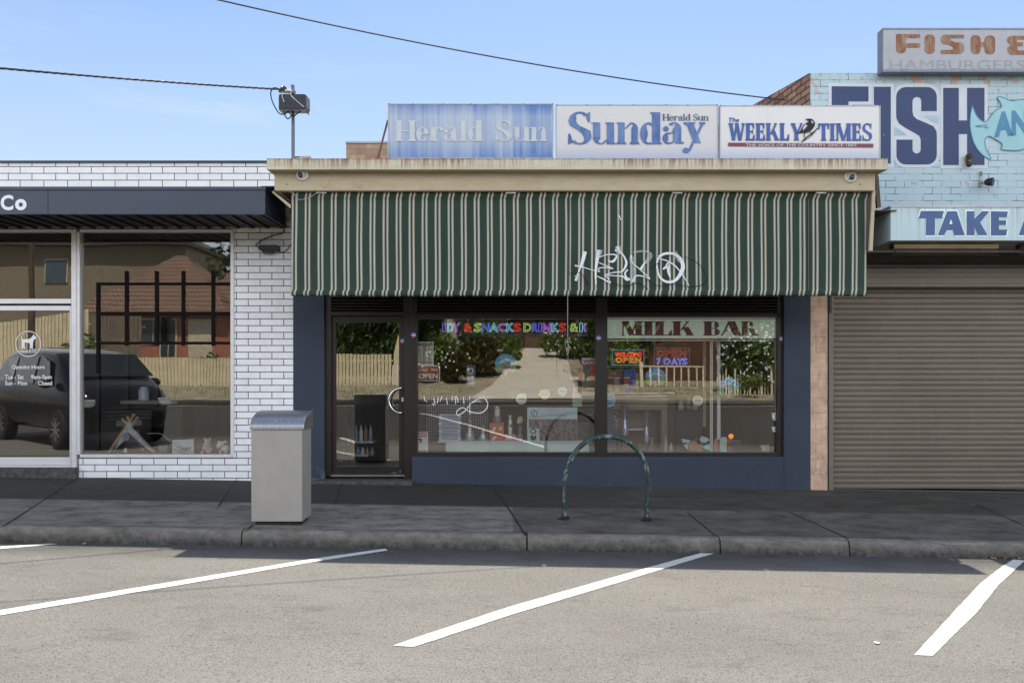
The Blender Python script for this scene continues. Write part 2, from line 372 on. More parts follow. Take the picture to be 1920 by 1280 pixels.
# ================================================================ THE SETTING: road, kerb, footpath
def asphalt():
    t = NT("asphalt"); x = t.xyz()
    p = t.pos()
    sp = t.noise(p, 78, 4, .75); v = t.n("ShaderNodeTexVoronoi"); t.put(v.inputs["Vector"], p); v.inputs["Scale"].default_value = 85
    big = t.noise(t.pos((.5,1.1,1)), .9, 5, .6); mid = t.noise(t.pos((1,2.2,1), (3,7,0)), 2.6, 6, .7)
    c = t.mix(t.ramp(sp, .38, .62), (.048,.045,.040), (.205,.194,.174))
    c = t.mix(t.ramp(v.outputs["Distance"], .1, .65, 0, .55), c, (.225,.214,.192), 'MIX')
    c = t.mix(1.0, c, t.ramp(big, .3, .7, .86, 1.1), 'MULTIPLY')
    c = t.mix(t.ramp(mid, .54, .72, 0, .5), c, (.085,.078,.064))
    pits = t.noise(t.pos(loc=(9,2,0)), 42, 3); c = t.mix(t.ramp(pits, .64, .70, 0, .8), c, (.05,.046,.04))
    c = t.mix(t.ramp(x[1], -7.6, -6.1, .88, 0), c, (.038,.031,.026))            # older, darker seal on the carriageway
    # gutter strip painted darker to deepen the shade along the kerb
    g = t.ramp(x[1], -3.35, -2.85, 0, 1); c = t.mix(t.math('MULTIPLY', g, t.ramp(mid, .3, .7, .5, .85)), c, (.045,.044,.042))
    t.bump(sp, .5, .006); return t.fin(c, .92, 0, .25)
def concrete_path():
    t = NT("footpath_concrete"); x = t.xyz(); p = t.pos()
    n1 = t.noise(t.pos((.9,1.3,1)), 1.8, 8, .72); n2 = t.noise(p, 90, 4, .7); n3 = t.noise(t.pos((1.0,1.8,1), (5,1,0)), 3.0, 7, .75)
    c = t.mix(t.ramp(n1, .3, .7), (.064,.057,.047), (.158,.143,.120))
    c = t.mix(1.0, c, t.ramp(n2, .3, .7, .8, 1.2), 'MULTIPLY')
    c = t.mix(t.ramp(n3, .50, .66, 0, .75), c, (.032,.030,.027)); c = t.mix(t.ramp(n1, .58, .72, 0, .45), c, (.20,.19,.17))
    # the paler worn slab beside the kerb
    near = t.math('MULTIPLY', t.ramp(x[1], -1.42, -1.36, 1, 0), t.math('MULTIPLY', t.ramp(x[0], -10, -2.6, .25, .9), t.ramp(x[0], .0, .02, 1, .15)))
    c = t.mix(t.math('MULTIPLY', near, t.ramp(n3, .35, .62, .9, .2)), c, (.32,.295,.255))
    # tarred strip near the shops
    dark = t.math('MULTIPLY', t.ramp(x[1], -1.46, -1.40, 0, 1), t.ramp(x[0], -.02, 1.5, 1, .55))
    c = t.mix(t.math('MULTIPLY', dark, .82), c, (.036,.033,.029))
    sp = t.noise(t.pos(loc=(4,4,0)), 26, 2); c = t.mix(t.ramp(sp, .72, .76, 0, .6), c, (.3,.3,.29))
    t.bump(n2, .35, .004); return t.fin(c, .85, 0, .3)
def kerb_mat():
    t = NT("kerb_concrete"); x = t.xyz(); n1 = t.noise(t.pos((1.0,2,1.6)), 6, 8, .75); n2 = t.noise(t.pos((2.6,4,2.2)), 7, 6, .75)
    c = t.mix(t.ramp(n1, .3, .7), (.075,.069,.059), (.25,.23,.195))
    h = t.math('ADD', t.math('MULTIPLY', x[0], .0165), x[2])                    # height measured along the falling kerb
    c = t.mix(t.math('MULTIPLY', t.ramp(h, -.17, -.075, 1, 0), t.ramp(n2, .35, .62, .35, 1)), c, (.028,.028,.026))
    c = t.mix(t.ramp(n2, .6, .7, 0, .6), c, (.04,.04,.037))
    t.bump(n2, .5, .01); return t.fin(c, .85)
M_ASPH = asphalt(); M_PATH = concrete_path(); M_KERB = kerb_mat()
def sheet(name, xs, ys, zf, m):
    b = MB(); nx = len(xs)
    vs = [(x, y, zf(x, y)) for y in ys for x in xs]
    fs = [(j*nx+i, j*nx+i+1, (j+1)*nx+i+1, (j+1)*nx+i) for j in range(len(ys)-1) for i in range(nx-1)]
    return struct(b.add(vs, fs).build(name, m))
fr = lambda a, b, n: [a+(b-a)*i/n for i in range(n+1)]
XS = [-70,-50,-35,-25,-18]+fr(-10, 10, 40)+[18,25,35,50,70]
sheet("road", XS, fr(-27.0, -8, 38)+fr(-7.8, -2.735, 26), road_z, M_ASPH)
def ground_z(x, y):
    if y > -20: return -.9
    if y > -27: return -.9
    return .02+.09*min(6, -27-y)+.19*max(0, min(14, -33-y))
M_SOIL = mat("verge_dirt", (.30,.26,.19), .95, var=.35, scale=1.2, bump=.5, bscale=8)
gx = [-600,-120]+fr(-50, 50, 20)+[120,600]
sheet("ground", gx, [-900,-200]+fr(-60,-27.2,16)+[-26.9,30,60,900], lambda x, y: -.95 if y > -27.1 else ground_z(x, y), M_SOIL)
sheet("footpath", XS, [-2.62,-2.2,-1.8,-1.4,-1,-.5,0,.3], path_z, M_PATH)
# kerb: a concrete profile with a rounded nose, broken where the blocks meet
def kerb_run(b, xs, y0, sgn=1, zb=0.0, fl=True):
    for a, c in zip(xs[:-1], xs[1:]):
        n = max(1, int((c-a)/.5)); prof = [(0.13,-.055),(0.05,-.056),(0.02,-.064),(0.0,-.085),(-.012,-.14),(-.016,-.23),(.13,-.25)]
        vs = []; fs = []; m = len(prof)
        for i in range(n+1):
            x = a+(c-a)*i/n
            if i == 0: x += .007
            if i == n: x -= .007
            zz = (base(x) if fl else 0)+zb
            vs += [(x, y0+sgn*p[0], zz+p[1]+random.uniform(-.003,.003)) for p in prof]
        for i in range(n):
            for k in range(m-1):
                q = (i*m+k, (i+1)*m+k, (i+1)*m+k+1, i*m+k+1); fs.append(q if sgn < 0 else q[::-1])
        fs += [tuple(range(m)), tuple(range(n*m+m-1, n*m-1, -1))]; b.add(vs, fs)
kb = MB(); KX = [-70,-30,-15,-9.6,-6.2, X_(455, -2.7), X_(988, -2.72), X_(1350, -2.72), X_(1592, -2.72), 6.6, 9, 15, 30, 70]
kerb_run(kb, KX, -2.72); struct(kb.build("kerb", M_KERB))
kb = MB(); kerb_run(kb, [-70,-20,0,20,70], -27.0, -1, .065, False); struct(kb.build("far_kerb", M_KERB))
# broken lip where a car has scraped the kerb
M_GROOVE = mat("joint_dirt", (.012,.012,.011), .95)
# joints cut in the footpath: shallow dark grooves
jb = MB()
def joint(p0, p1, w=.012):
    a = path_hit(*p0); b_ = path_hit(*p1); n = 6; vs = []; fs = []
    dx, dy = b_.x-a.x, b_.y-a.y; l = math.hypot(dx, dy)
    for i in range(n+1):
        x = a.x+dx*i/n; y = a.y+dy*i/n; q = w*(.7+.6*random.random())/2
        for s_ in (-1, 1): xx, yy = x-dy/l*q*s_, y+dx/l*q*s_; vs.append((xx, yy, path_z(xx, yy)+.004))
    for i in range(n): fs.append((2*i, 2*i+1, 2*i+3, 2*i+2))
    jb.add(vs, fs)
for a_, b_ in (((150,893),(0,990)), ((443,900),(410,948)), ((640,905),(628,946)), ((475,984),(458,996)), ((924,914),(955,955)), ((955,955),(986,1004)),
               ((1290,962),(1342,1004)), ((1480,960),(1588,1008)), ((1830,945),(1920,985)), ((1700,1010),(1790,1024))): joint(a_, b_, .016)
struct(jb.build("footpath_joints", M_GROOVE))
# step of pale worn concrete at the doors
stp = MB(); zt = Z_(893, -.02); stp.box(X_(588), X_(775), -.16, .35, base(-2)-.03, base(-2.1)+.035)
struct(stp.build("door_step", mat("step_concrete", (.07,.07,.067), .85, var=.5, scale=14, bump=.4, bscale=40), bevel=.015))
stp = MB(); stp.box(-9.6, X_(148), -.06, .35, -.02, Z_(875)); struct(stp.build("grooming_step", mat("step_concrete", (.07,.07,.067))))

# ---- painted parking lines
def paint_mat():
    t = NT("line_paint"); n = t.noise(t.pos(), 70, 4, .7); n2 = t.noise(t.pos(), 8, 5, .7)
    c = t.mix(t.ramp(n, .54, .66, 0, .7), (.66,.64,.59), (.22,.20,.18)); c = t.mix(t.ramp(n2, .5, .75, 0, .25), c, (.45,.43,.39)); t.bump(t.noise(t.pos(), 115, 3), .4, .004); return t.fin(c, .8)
M_PAINT = paint_mat()
def line(pts_a, pts_b):
    """painted band between two edges given as photo pixels on the road"""
    b = MB(); A = [road_hit(*p) for p in pts_a]; B = [road_hit(*p) for p in pts_b]; n = 60; vs = []
    def at(L, t):
        t *= len(L)-1; i = min(int(t), len(L)-2); return L[i].lerp(L[i+1], t-i)
    for i in range(n+1):
        for L in (A, B):
            q = at(L, i/n); x = q.x+random.uniform(-.0025,.0025); y = q.y+random.uniform(-.0025,.0025); vs.append((x, y, road_z(x, y)+.004))
    b.add(vs, [(2*i, 2*i+1, 2*i+3, 2*i+2) for i in range(n)]); o = b.build("parking_line", M_PAINT)
    return struct(o)
line([(-260,1196),(0,1144),(400,1078),(590,1047),(722,1028.5)], [(-260,1214),(0,1153.5),(400,1086),(590,1053),(727,1032)])
line([(737,1210),(950,1139),(1150,1082),(1280,1046),(1322,1035)], [(775,1213),(960,1152),(1160,1092),(1290,1052),(1342,1036.5)])
line([(1714,1228),(1790,1145),(1840,1092),(1880,1061),(1900,1049)], [(1749,1229),(1830,1150),(1870,1099),(1905,1066),(1922,1051)])
line([(-120,1040),(0,1024.5),(95,1019)], [(-120,1048),(0,1029),(108,1020)])
# lane line seen mirrored in the middle window and the door
def ground_line(x0, y0, x1, y1, w):
    dx, dy = x1-x0, y1-y0; l = math.hypot(dx, dy); n = 16; vs = []
    for i in range(n+1):
        for s_ in (-1, 1): xx = x0+dx*i/n-dy/l*w/2*s_; yy = y0+dy*i/n+dx/l*w/2*s_; vs.append((xx, yy, road_z(xx, yy)+.004))
    return struct(MB().add(vs, [(2*i, 2*i+1, 2*i+3, 2*i+2)[::-1] for i in range(n)]).build("parking_line", M_PAINT))
ground_line(-3.2, -16.5, .74, -6.1, .14); ground_line(-3.95, -7.4, -3.1, -6.0, .14)
# far edge line of the carriageway
eb = MB(); eb.add([(-60,-24.6,road_z(0,-24.6)+.004),(60,-24.6,road_z(0,-24.6)+.004),(60,-24.45,road_z(0,-24.45)+.004),(-60,-24.45,road_z(0,-24.45)+.004)], [(0,1,2,3)])
struct(eb.build("edge_line", M_PAINT))

# ================================================================ brick materials
def brick(name, cols, mortar, bw, bh, ms, off=(0,0), vert_axis='xz', bump=.6, rough=.6, var=.1, dirt=0.0, split=.5):
    t = NT(name); x = t.xyz(); cb = t.n("ShaderNodeCombineXYZ")
    u = x[0] if vert_axis == 'xz' else x[1]
    t.put(cb.inputs[0], t.math('ADD', u, off[0])); t.put(cb.inputs[1], t.math('ADD', x[2], off[1]))
    b = t.n("ShaderNodeTexBrick"); t.put(b.inputs["Vector"], cb.outputs[0]); b.offset = split; b.inputs["Scale"].default_value = 1
    b.inputs["Brick Width"].default_value = bw; b.inputs["Row Height"].default_value = bh; b.inputs["Mortar Size"].default_value = ms
    b.inputs["Mortar Smooth"].default_value = .15; b.inputs["Bias"].default_value = 0
    b.inputs["Color1"].default_value = (*cols[0], 1); b.inputs["Color2"].default_value = (*cols[1], 1); b.inputs["Mortar"].default_value = (*mortar, 1)
    n = t.noise(t.pos(), 6, 6, .7); c = t.mix(1.0, b.outputs["Color"], t.ramp(n, .3, .7, 1-var, 1+var), 'MULTIPLY')
    if dirt: c = t.mix(t.ramp(t.noise(t.pos((3,3,.8)), 3, 6, .75), .5, .72, 0, dirt), c, (.06,.05,.045))
    h = t.math('ADD', t.math('MULTIPLY', b.outputs["Fac"], -1.0), t.math('MULTIPLY', t.noise(t.pos(), 45, 4), .25))
    t.bump(h, bump, .008); return t.fin(c, rough)
M_WB = brick("white_glazed_brick", ((.93,.93,.93),(.84,.84,.85)), (.018,.018,.02), .3095, .0868, .0052, (-X_(200), -Z_(585.5)), rough=.38, var=.05, dirt=.10)
M_WBP = brick("white_parapet_brick", ((.90,.89,.87),(.84,.83,.82)), (.018,.018,.02), .3065, .0879, .0052, (-X_(60,-.15), -Z_(325.2,-.15)), rough=.38, var=.05, dirt=.08)

# ================================================================ LEFT SHOP (white glazed brick)
L = thing("white_brick_shop", "low white glazed brick shop with navy canopy and silver framed windows at the left", "shop", (-6, 0, 0))
Y0 = 0.0; xa = -9.6; XR = X_(549.5)
w_ = MB(); w_.box(X_(437), XR, 0, .30, -.12, Z_(428)); w_.box(X_(148), X_(437), 0, .30, -.12, Z_(857.5)); w_.box(xa, XR, .02, .30, Z_(428), Z_(305))
w_.build("brick_wall", M_WB, L)
pp = MB(); pp.box(xa, XR, -.15, 0.018, Z_(402), Z_(305.5,-.15)); pp.build("parapet", M_WBP, L)
M_CAP = mat("dark_capping", (.045,.055,.065), .4, .5)
MB().box(xa, XR+.005, -.18, .32, Z_(305.5,-.15)+.001, Z_(301,-.18)).build("capping", M_CAP, L)
M_NAVY = mat("navy_fascia_sheet", (.042,.056,.085), .42, var=.08, scale=2, dirt=.10)
YC = -.975
cf = MB(); zt, zb = Z_(352, YC), Z_(402, YC)
xe = X_(497, YC); xm = X_(90, YC)
cf.box(xa, xm-.002, YC, YC+.03, zb, zt); cf.box(xm+.002, xe, YC, YC+.03, zb, zt); cf.box(xe-.03, xe, YC+.03, -.16, zb, zt)
cf.box(xa, xe+.01, YC-.012, YC+.05, zt-.03, zt+.012)
cf.build("canopy_fascia", M_NAVY, L, bevel=.004)
# soffit of ribbed sheet, and its roof
sf = MB(); x = xa; k = 0
while x < xe-.04:
    sf.box(x, x+.10, YC+.031, -.001, zb+.03, zb+.045); sf.box(x+.10, x+.145, YC+.031, -.001, zb+.008, zb+.032); x += .19; sf.box(x-.045, x, YC+.031, -.001, zb+.031, zb+.044)
sf.build("soffit", mat("soffit_sheet", (.018,.018,.021), .5, .2), L)
MB().box(xa, xe-.03, YC+.03, -.152, zt-.02, zt-.005).build("canopy_roof", mat("roof_sheet", (.25,.25,.26), .5, .4), L)
M_WHITE = mat("white_paint", (.85,.85,.85), .45, var=.04, scale=4)
co = MB(); text_into(co, "C", 1, 25, 365.5, 394.5, YC-.004, .035); text_into(co, "o", 28, 50, 373, 394.5, YC-.004, .045)
co.build("lettering", M_WHITE, L)
# window and door frames, silver aluminium
M_ALU = mat("silver_aluminium", (.76,.75,.74), .38, .25, var=.06, scale=5, dirt=.06)
fr_ = MB(); yf = -.02
fr_.pbox(432, 438, 430, 857, yf, .09); fr_.pbox(143, 149.5, 434.5, 852, yf, .09)
fr_.pbox(149.5, 432, 852, 857.5, yf, .10); fr_.pbox(149.5, 432, 430, 435, yf, .09)
fr_.pbox(-400, 143, 430, 435, yf, .09); fr_.pbox(-400, 133, 560, 569, yf, .09); fr_.pbox(133.5, 142.5, 435, 880, yf-.01, .10)
fr_.pbox(-400, 133, 872, 880, yf, .12)
wf = fr_.build("window_frame", M_ALU, L, bevel=.003)
M_GL1 = glass("window_glass", .10, .0022, .7); M_GL2 = glass("milk_bar_glass", .10, .0014, .8)
MB().box(X_(149), X_(433), .03, .034, Z_(853), Z_(434)).build("pane", M_GL1, L)
MB().box(xa, X_(134), .03, .034, Z_(562), Z_(434)).build("pane", M_GL1, L)
dr = MB(); dr.pbox(-400, 133, 573, 582, 0, .04); dr.pbox(-400, 133, 857, 871, 0, .04); dr.pbox(130.5, 133, 582, 857, 0, .04)
dd = dr.build("door", M_ALU, L, bevel=.003)
MB().box(xa, X_(131.5), .018, .022, Z_(858), Z_(581)).build("pane", M_GL1, dd)
# building volume: side and back walls, roof, floor, dim room
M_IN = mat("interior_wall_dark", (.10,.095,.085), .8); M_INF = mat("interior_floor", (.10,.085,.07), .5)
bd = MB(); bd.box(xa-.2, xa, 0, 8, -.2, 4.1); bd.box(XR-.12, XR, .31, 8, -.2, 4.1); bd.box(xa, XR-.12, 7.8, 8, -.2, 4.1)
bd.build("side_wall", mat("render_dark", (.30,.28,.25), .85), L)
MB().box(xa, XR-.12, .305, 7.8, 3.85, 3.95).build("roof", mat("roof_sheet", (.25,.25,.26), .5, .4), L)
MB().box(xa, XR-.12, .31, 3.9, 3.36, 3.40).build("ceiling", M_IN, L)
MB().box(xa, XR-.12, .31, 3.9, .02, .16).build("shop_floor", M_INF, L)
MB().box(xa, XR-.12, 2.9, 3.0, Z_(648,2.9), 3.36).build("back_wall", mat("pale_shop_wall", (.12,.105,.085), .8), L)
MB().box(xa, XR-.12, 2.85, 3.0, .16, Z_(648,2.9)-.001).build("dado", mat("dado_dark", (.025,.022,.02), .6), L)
MB().box(X_(149.5), X_(438), .06, .62, Z_(858)-.04, Z_(853)).build("window_sill", mat("sill_board", (.14,.12,.10), .5), L)
# lattice partition inside
gb = MB()
for px, y1 in ((183,700),(236.5,648),(293,648),(343,648),(399,648)): gb.pbox(px-2.9, px+2.9, 508 if px > 190 else 530, y1, .012, .014)
for py in (532, 588, 643): gb.pbox(180, 431.5, py-2.6-(py == 588)*1.2, py+2.6+(py == 588)*1.2, .009, .010)
gb.build("glazing_bars", mat("glazing_bar_dark", (.007,.005,.0045), .7, spec=.1), L)
YL = 1.9; lat = MB()
for px in (182, 237, 292, 346, 400):
    lat.box(X_(px-3.5,YL), X_(px+3.5,YL), YL, YL+.07, .16, Z_(505,YL))
for py in (533, 588, 643): lat.box(X_(178,YL), X_(432,YL), YL-.003, YL+.06, Z_(py+3.5,YL), Z_(py-3.5,YL))
tag(lat.build("lattice_partition", mat("dark_timber", (.035,.02,.015), .5)), "dark timber lattice partition standing inside the left shop window", "partition")
# shop things in the left window
ZS = Z_(853)
cab = thing("shop_counter", "dark cabinet with a jar on its shelf behind the left shop glass", "cabinet", (X_(260,1.0), 1.0, .16))
MB().box(X_(182,.9), X_(300,.9), 1.0, 1.5, .16, Z_(770,.9)).build("carcass", mat("black_laminate", (.03,.03,.032), .35), cab)
MB().box(X_(222,.8), X_(330,.8), .85, 1.5, Z_(757,.85), Z_(751,.85)).build("top", mat("pale_timber_top", (.30,.25,.19), .5), cab)
jar = MB(); cj = P(270, 751, 1.0); jar.lathe(cj, [(.06,0),(.075,.01),(.075,.15),(.05,.18),(.05,.2)], 18)
jo = tag(jar.build("glass_jar", mat("jar_glass", (.55,.62,.75), .12), smooth=True), "clear glass jar on the pale counter in the left shop", "jar")
MB().box(X_(284,1.0), X_(341,1.0), 1.0, 1.4, .16, Z_(762,1.0)).build("drawer", mat("green_panel", (.02,.035,.03), .4), cab)
tp = thing("pet_teepee", "small timber pole teepee with grey spotted cloth in the left shop window", "pet teepee", P(243,853,.45))
YT = .35; M_POLE = mat("teepee_pole", (.78,.56,.34), .6); M_CLOTH = mat("teepee_cloth", (.66,.69,.72), .9, var=.25, scale=40)
apex = P(243, 795, .55)
for (bx, by, tx, ty, yb, yt) in ((204,857,252,776,.30,.62),(290,853,229,784,.30,.62),(268,850,238,780,.62,.50),(224,850,258,782,.85,.40)):
    a = P(bx, by, yb); a.z = max(a.z, ZS); MB().bar(a, P(tx, ty, yt), .028).build("pole", M_POLE, tp)
cl = MB(); A = P(240,792,.5)
def tri(pts): cl.add(pts, [(0,1,2)]); 
q0, q1, q2, q3 = P(213,845,.31), P(286,853,.31), P(276,850,.72), P(228,850,.8)
for q in (q0,q1,q2,q3): q.z = max(q.z, ZS+.005)
tri([A, q1, q2]); tri([A, q2, q3]); tri([A, q3, q0])
cl.add([A, q0, q0.lerp(A,.35)+Vector((.07,0,0)), A+Vector((0,-.02,-.12))], [(0,1,2,3)]); cl.add([A, A+Vector((0,-.02,-.12)), q1.lerp(A,.3)-Vector((.07,0,0)), q1], [(0,1,2,3)])
cl.build("cloth", M_CLOTH, tp)
mb = MB(); mb.lathe(P(236,819,.28), [(.001,-.012),(.052,-.012),(.055,0),(.052,.012),(.001,.012)], 24, 'y'); rnd = mb.build("badge", mat("badge_grey", (.42,.45,.5), .6), tp)
bk = MB(); bk.tube(spline([tuple(P(x,y,.22)) for x, y in ((230,818),(233,812),(238,817),(235,824),(241,826),(244,818))]), .003, 5); bk.build("badge_mark", mat("ink_dark", (.03,.04,.06), .7), rnd)
mb = MB(); mb.pprism([(232,842),(234,839),(237,839),(238,842),(238,848),(232,848)], .27, .004); tag(mb.build("price_tag", M_WHITE), "tiny white swing tag hanging in the teepee opening", "tag")
# curved carry basket behind
bs = thing("pet_carrier", "dark pet carrier with a pale curved rim behind the open card", "pet carrier", P(305,853,.5))
MB().box(X_(296,.55), X_(316,.55), .45, .8, ZS, Z_(832,.5)).build("shell", mat("black_laminate", (.03,.03,.032), .35), bs, bevel=.02)
MB().tube(spline([tuple(P(x,y,.42)) for x, y in ((276,812.5),(296,812),(304,814),(314,822),(324,834))]), .006, 6).build("rim", mat("cream_plastic", (.55,.50,.38), .5), bs)
MB().pbox(298,313,834,846,.44,.01).build("grille", mat("grey_plastic", (.3,.3,.31), .5), bs)
# open card
oc = thing("open_card", "white framed card reading Open in black script beside the plush toys", "sign", P(343,853,.2))
MB().pprism([(323,825),(363,822.5),(363,851),(323,852)], .20, .012).build("card", mat("card_white", (.80,.85,.88), .6), oc)
MB().pprism([(325.5,827.5),(360.5,825.3),(360.5,848.5),(325.5,849.5)], .198, .002).build("inner_panel", mat("card_inner", (.66,.74,.80), .6), oc)
tx = MB(); text_into(tx, "Open", 329.5, 355, 835, 847, .194, .012, shear=.25); tx.build("lettering", mat("ink_black", (.01,.01,.012), .7), oc)
rb = MB(); rb.tube([P(328,840,.15), P(345,846,.15), P(362,851,.16)], .012, 8); tag(rb.build("chew_stick", mat("cream_stick", (.88,.80,.62), .6), smooth=True), "cream chew stick leaning across the open card", "chew toy")
# plush toys
def plush(px, pal, label, spots, striped):
    c = P(px, 0, .2); M1 = mat("plush_"+pal[0], pal[1], .95, var=.12, scale=60, bump=.3, bscale=150)
    b = MB(); s = F/10.2; zb = ZS
    h = lambda dx, dz, r, rz=None, dy=0, ry=None: b.ball((c.x+dx, .22+dy, zb+dz), r, ry or r, rz or r, 12, 8)
    if striped:
        h(0,.075,.045,.065); h(.005,.155,.042,.042); h(-.03,.195,.016,.02); h(.038,.195,.016,.02); h(.005,.142,.02,.018,-.035)
        h(-.05,.02,.025,.022,-.03); h(.035,.025,.028,.025,-.03); h(.055,.06,.014,.03,-.01); h(-.045,.07,.014,.03,-.01)
    else:
        h(.03,.065,.06,.05,.02); h(-.02,.12,.045,.05,-.02); h(-.03,.10,.035,.03,-.05); h(-.05,.15,.018,.02); h(.035,.155,.026,.02)
        h(-.015,.025,.018,.03,-.03); h(.055,.025,.018,.03,-.02); h(.06,.05,.016,.04,.03)
    o = b.build("plush_toy", M1, smooth=True); tag(o, label, "plush toy", "plush toys in the left shop window")
    if striped:
        st = MB()
        for i in range(5):
            a = MB(); st.lathe((c.x, .22, zb+.045+i*.017), [(.047,0),(.049,.004),(.047,.008)], 14)
        st.build("striped_shirt", mat("shirt_red", (.60,.06,.06), .8), o)
        st = MB()
        for i in range(5): st.lathe((c.x, .22, zb+.0535+i*.017), [(.0465,0),(.048,.004),(.0465,.008)], 14)
        st.build("shirt_stripe", mat("shirt_white", (.85,.83,.80), .8), o)
    nose = MB(); nose.ball((c.x+(.005 if striped else -.045), .22-(.055 if striped else .085), zb+(.146 if striped else .103)), .007); nose.build("nose", mat("ink_black", (.01,.01,.012), .7), o)
plush(387, ("grey", (.66,.63,.60)), "grey plush bear in a red striped shirt in the left shop window", 0, True)
plush(416, ("white", (.86,.84,.80)), "white plush dog with floppy ears next to the window edge", 0, False)
# door decals
M_DEC = mat("white_vinyl", (.85,.85,.85), .6, var=.03)
dc = thing("door_decal", "round white decal with a dog outline above the opening hours on the left glass door", "decal", P(52,645,-.003))
b = MB(); R_ = [(52+23.5*math.cos(a), 644.5+23.5*math.sin(a)) for a in [i*math.pi/20 for i in range(41)]]
b.ribbon([(X_(x), Z_(y)) for x, y in R_], .010, .0135); b.build("ring", M_DEC, dc)
dog = [(38.5,629),(39.6,629),(40.5,635),(43,636),(52,635.5),(56,634),(59,631),(61.5,626.5),(63,629),(65,630.5),(67.5,632),(67,634.5),(63.5,635.5),(61.5,638),(60.5,642),(60,652.5),(61,653.3),(57.5,653.3),(57.3,645),(56.5,652.6),(57,653.2),(54.5,653.2),(54.8,643),(50,642.4),(46,641.5),(44.5,645),(46,652.6),(46,653.3),(43,653.3),(42,647.5),(41.5,652.6),(42,653.2),(39,653.2),(39.2,645),(39,637)]
b = MB(); b.prism([(X_(x), Z_(y)) for x, y in dog], .0135, .015); b.build("dog_shape", M_DEC, dc)
b = MB(); text_into(b, "Hachi & Co", 38, 68, 655.5, 661, .0135, .02); b.build("lettering", M_DEC, dc)
dc = thing("opening_hours_decal", "white vinyl opening hours lettering on the left shop door glass", "decal", P(52,705,-.003))
b = MB()
for s_, a0, a1, b0, b1 in (("Opening Hours",22.5,83.5,684,693.5),("Tue - Sat",9.5,44.5,702,710.5),("9am-5pm",58,97,702.5,712.5),("Sun - Mon",9.5,51,714,722),("Closed",71.5,97.5,714,722)):
    text_into(b, s_, a0, a1, b0, b1, .0135, .018)
b.build("lettering", M_DEC, dc)
# flood light on the brick pier with its cable
fl = thing("flood_light", "black flood light with looping cable on the white brick pier", "flood light", P(505,466,-.05))
MB().pprism(rr(484,459,521,469,3), -.11, .10).build("housing", mat("black_plastic", (.012,.012,.013), .4), fl, bevel=.006)
MB().pprism([(490,469),(512,469),(509,474.5),(493,474.5)], -.09, .07).build("visor", mat("black_plastic", (.012,.012,.013), .4), fl)
MB().tube(spline([tuple(P(x,y,-.02)) for x, y in ((484,463),(480,459),(492,450),(500,446),(515,441),(528,438),(534,432)) ]), .006, 6).build("cable", mat("black_plastic", (.012,.012,.013), .4), fl)
MB().tube(spline([tuple(P(x,y,-.02)) for x, y in ((520,470),(528,473),(538,468),(545,458)) ]), .005, 6).build("cable", mat("black_plastic", (.012,.012,.013), .4), fl)
# ================================================================ MILK BAR
K = thing("corner_store", "small middle shop with navy blue rendered walls, brown frames and a cream fascia", "shop", (0, 0, 0))
def render_mat(name, col, **k): return mat(name, col, .75, bump=.35, bscale=55, **k)
tb = NT("blue_render"); n = tb.noise(tb.pos(), 2.2, 6, .6); c = tb.mix(tb.ramp(n, .3, .7), (.025,.036,.057), (.033,.047,.073))
hx = tb.xyz(); n2 = tb.noise(tb.pos((1.6,1,1.0)), 9, 5, .75)
low = tb.math('MULTIPLY', tb.ramp(hx[2], .02, .30, 1, 0), tb.ramp(n2, .5, .66, 0, .7)); low = tb.math('MULTIPLY', low, tb.ramp(hx[0], -2.2, -1.9, 1, .06))
c = tb.mix(low, c, (.32,.35,.42)); c = tb.mix(tb.ramp(tb.noise(tb.pos((3,3,.7)), 14, 4, .8), .70, .76, 0, .5), c, (.22,.26,.33))
tb.bump(tb.noise(tb.pos(), 70, 4), .3, .006); M_BLUE = tb.fin(c, .72)
M_FR = mat("brown_frame", (.022,.017,.014), .38, .2, var=.12, scale=6, dirt=.12)
M_BLK = mat("black_plastic", (.012,.012,.013), .4)
b = MB(); b.box(X_(549.5)+.001, X_(608), 0, .24, -.12, 3.3); b.box(X_(1470), X_(1520)-.001, 0, .24, -.12, 3.3); b.box(X_(772), X_(1470), 0, .24, -.12, Z_(856))
b.build("front_wall", M_BLUE, K, bevel=.006)
MB().box(X_(549.5)+.002, X_(1520)-.002, .03, .22, 3.301, 3.72).build("upper_wall", M_BLUE, K)
# frames
yf = .05; b = MB()
b.pbox(609, 621, 556, 893, yf, .12); b.pbox(757, 782, 556, 905, yf-.005, .13)
b.pbox(621, 757, 584, 592, yf, .10); b.pbox(782, 1118, 588, 597, yf, .10); b.pbox(1138, 1462, 588, 594.5, yf, .10)
b.pbox(1117, 1139, 556, 857, yf-.005, .12); b.pbox(1458, 1471, 556, 857, yf, .12); b.pbox(782, 1117, 848, 857, yf, .12); b.pbox(1139, 1458, 848, 857, yf, .12)
b.pbox(770, 776, 556, 857, yf-.012, .006)
b.build("window_frame", M_FR, K, bevel=.003)
def louvre(a, c_):
    b = MB(); y = 559
    while y < 586:
        b.add([(X_(a,.06),.06,Z_(y+4.2,.06)),(X_(c_,.06),.06,Z_(y+4.2,.06)),(X_(c_,.11),.11,Z_(y,.11)),(X_(a,.11),.11,Z_(y,.11))], [(0,1,2,3)])
        b.pbox(a, c_, y+3.4, y+4.6, .052, .01); y += 5.6
    b.box(X_(a), X_(c_), .13, .16, Z_(588), 3.3); return b.build("louvre", M_FR, K)
louvre(621, 757); louvre(782, 1117); louvre(1139, 1458)
MB().box(X_(608), X_(1470), .045, .20, Z_(557,.05), 3.30).build("lintel", M_FR, K)
GY = .12
MB().box(X_(781,GY), X_(1118.5,GY), GY, GY+.004, Z_(849,GY), Z_(596,GY)).build("pane", M_GL2, K)
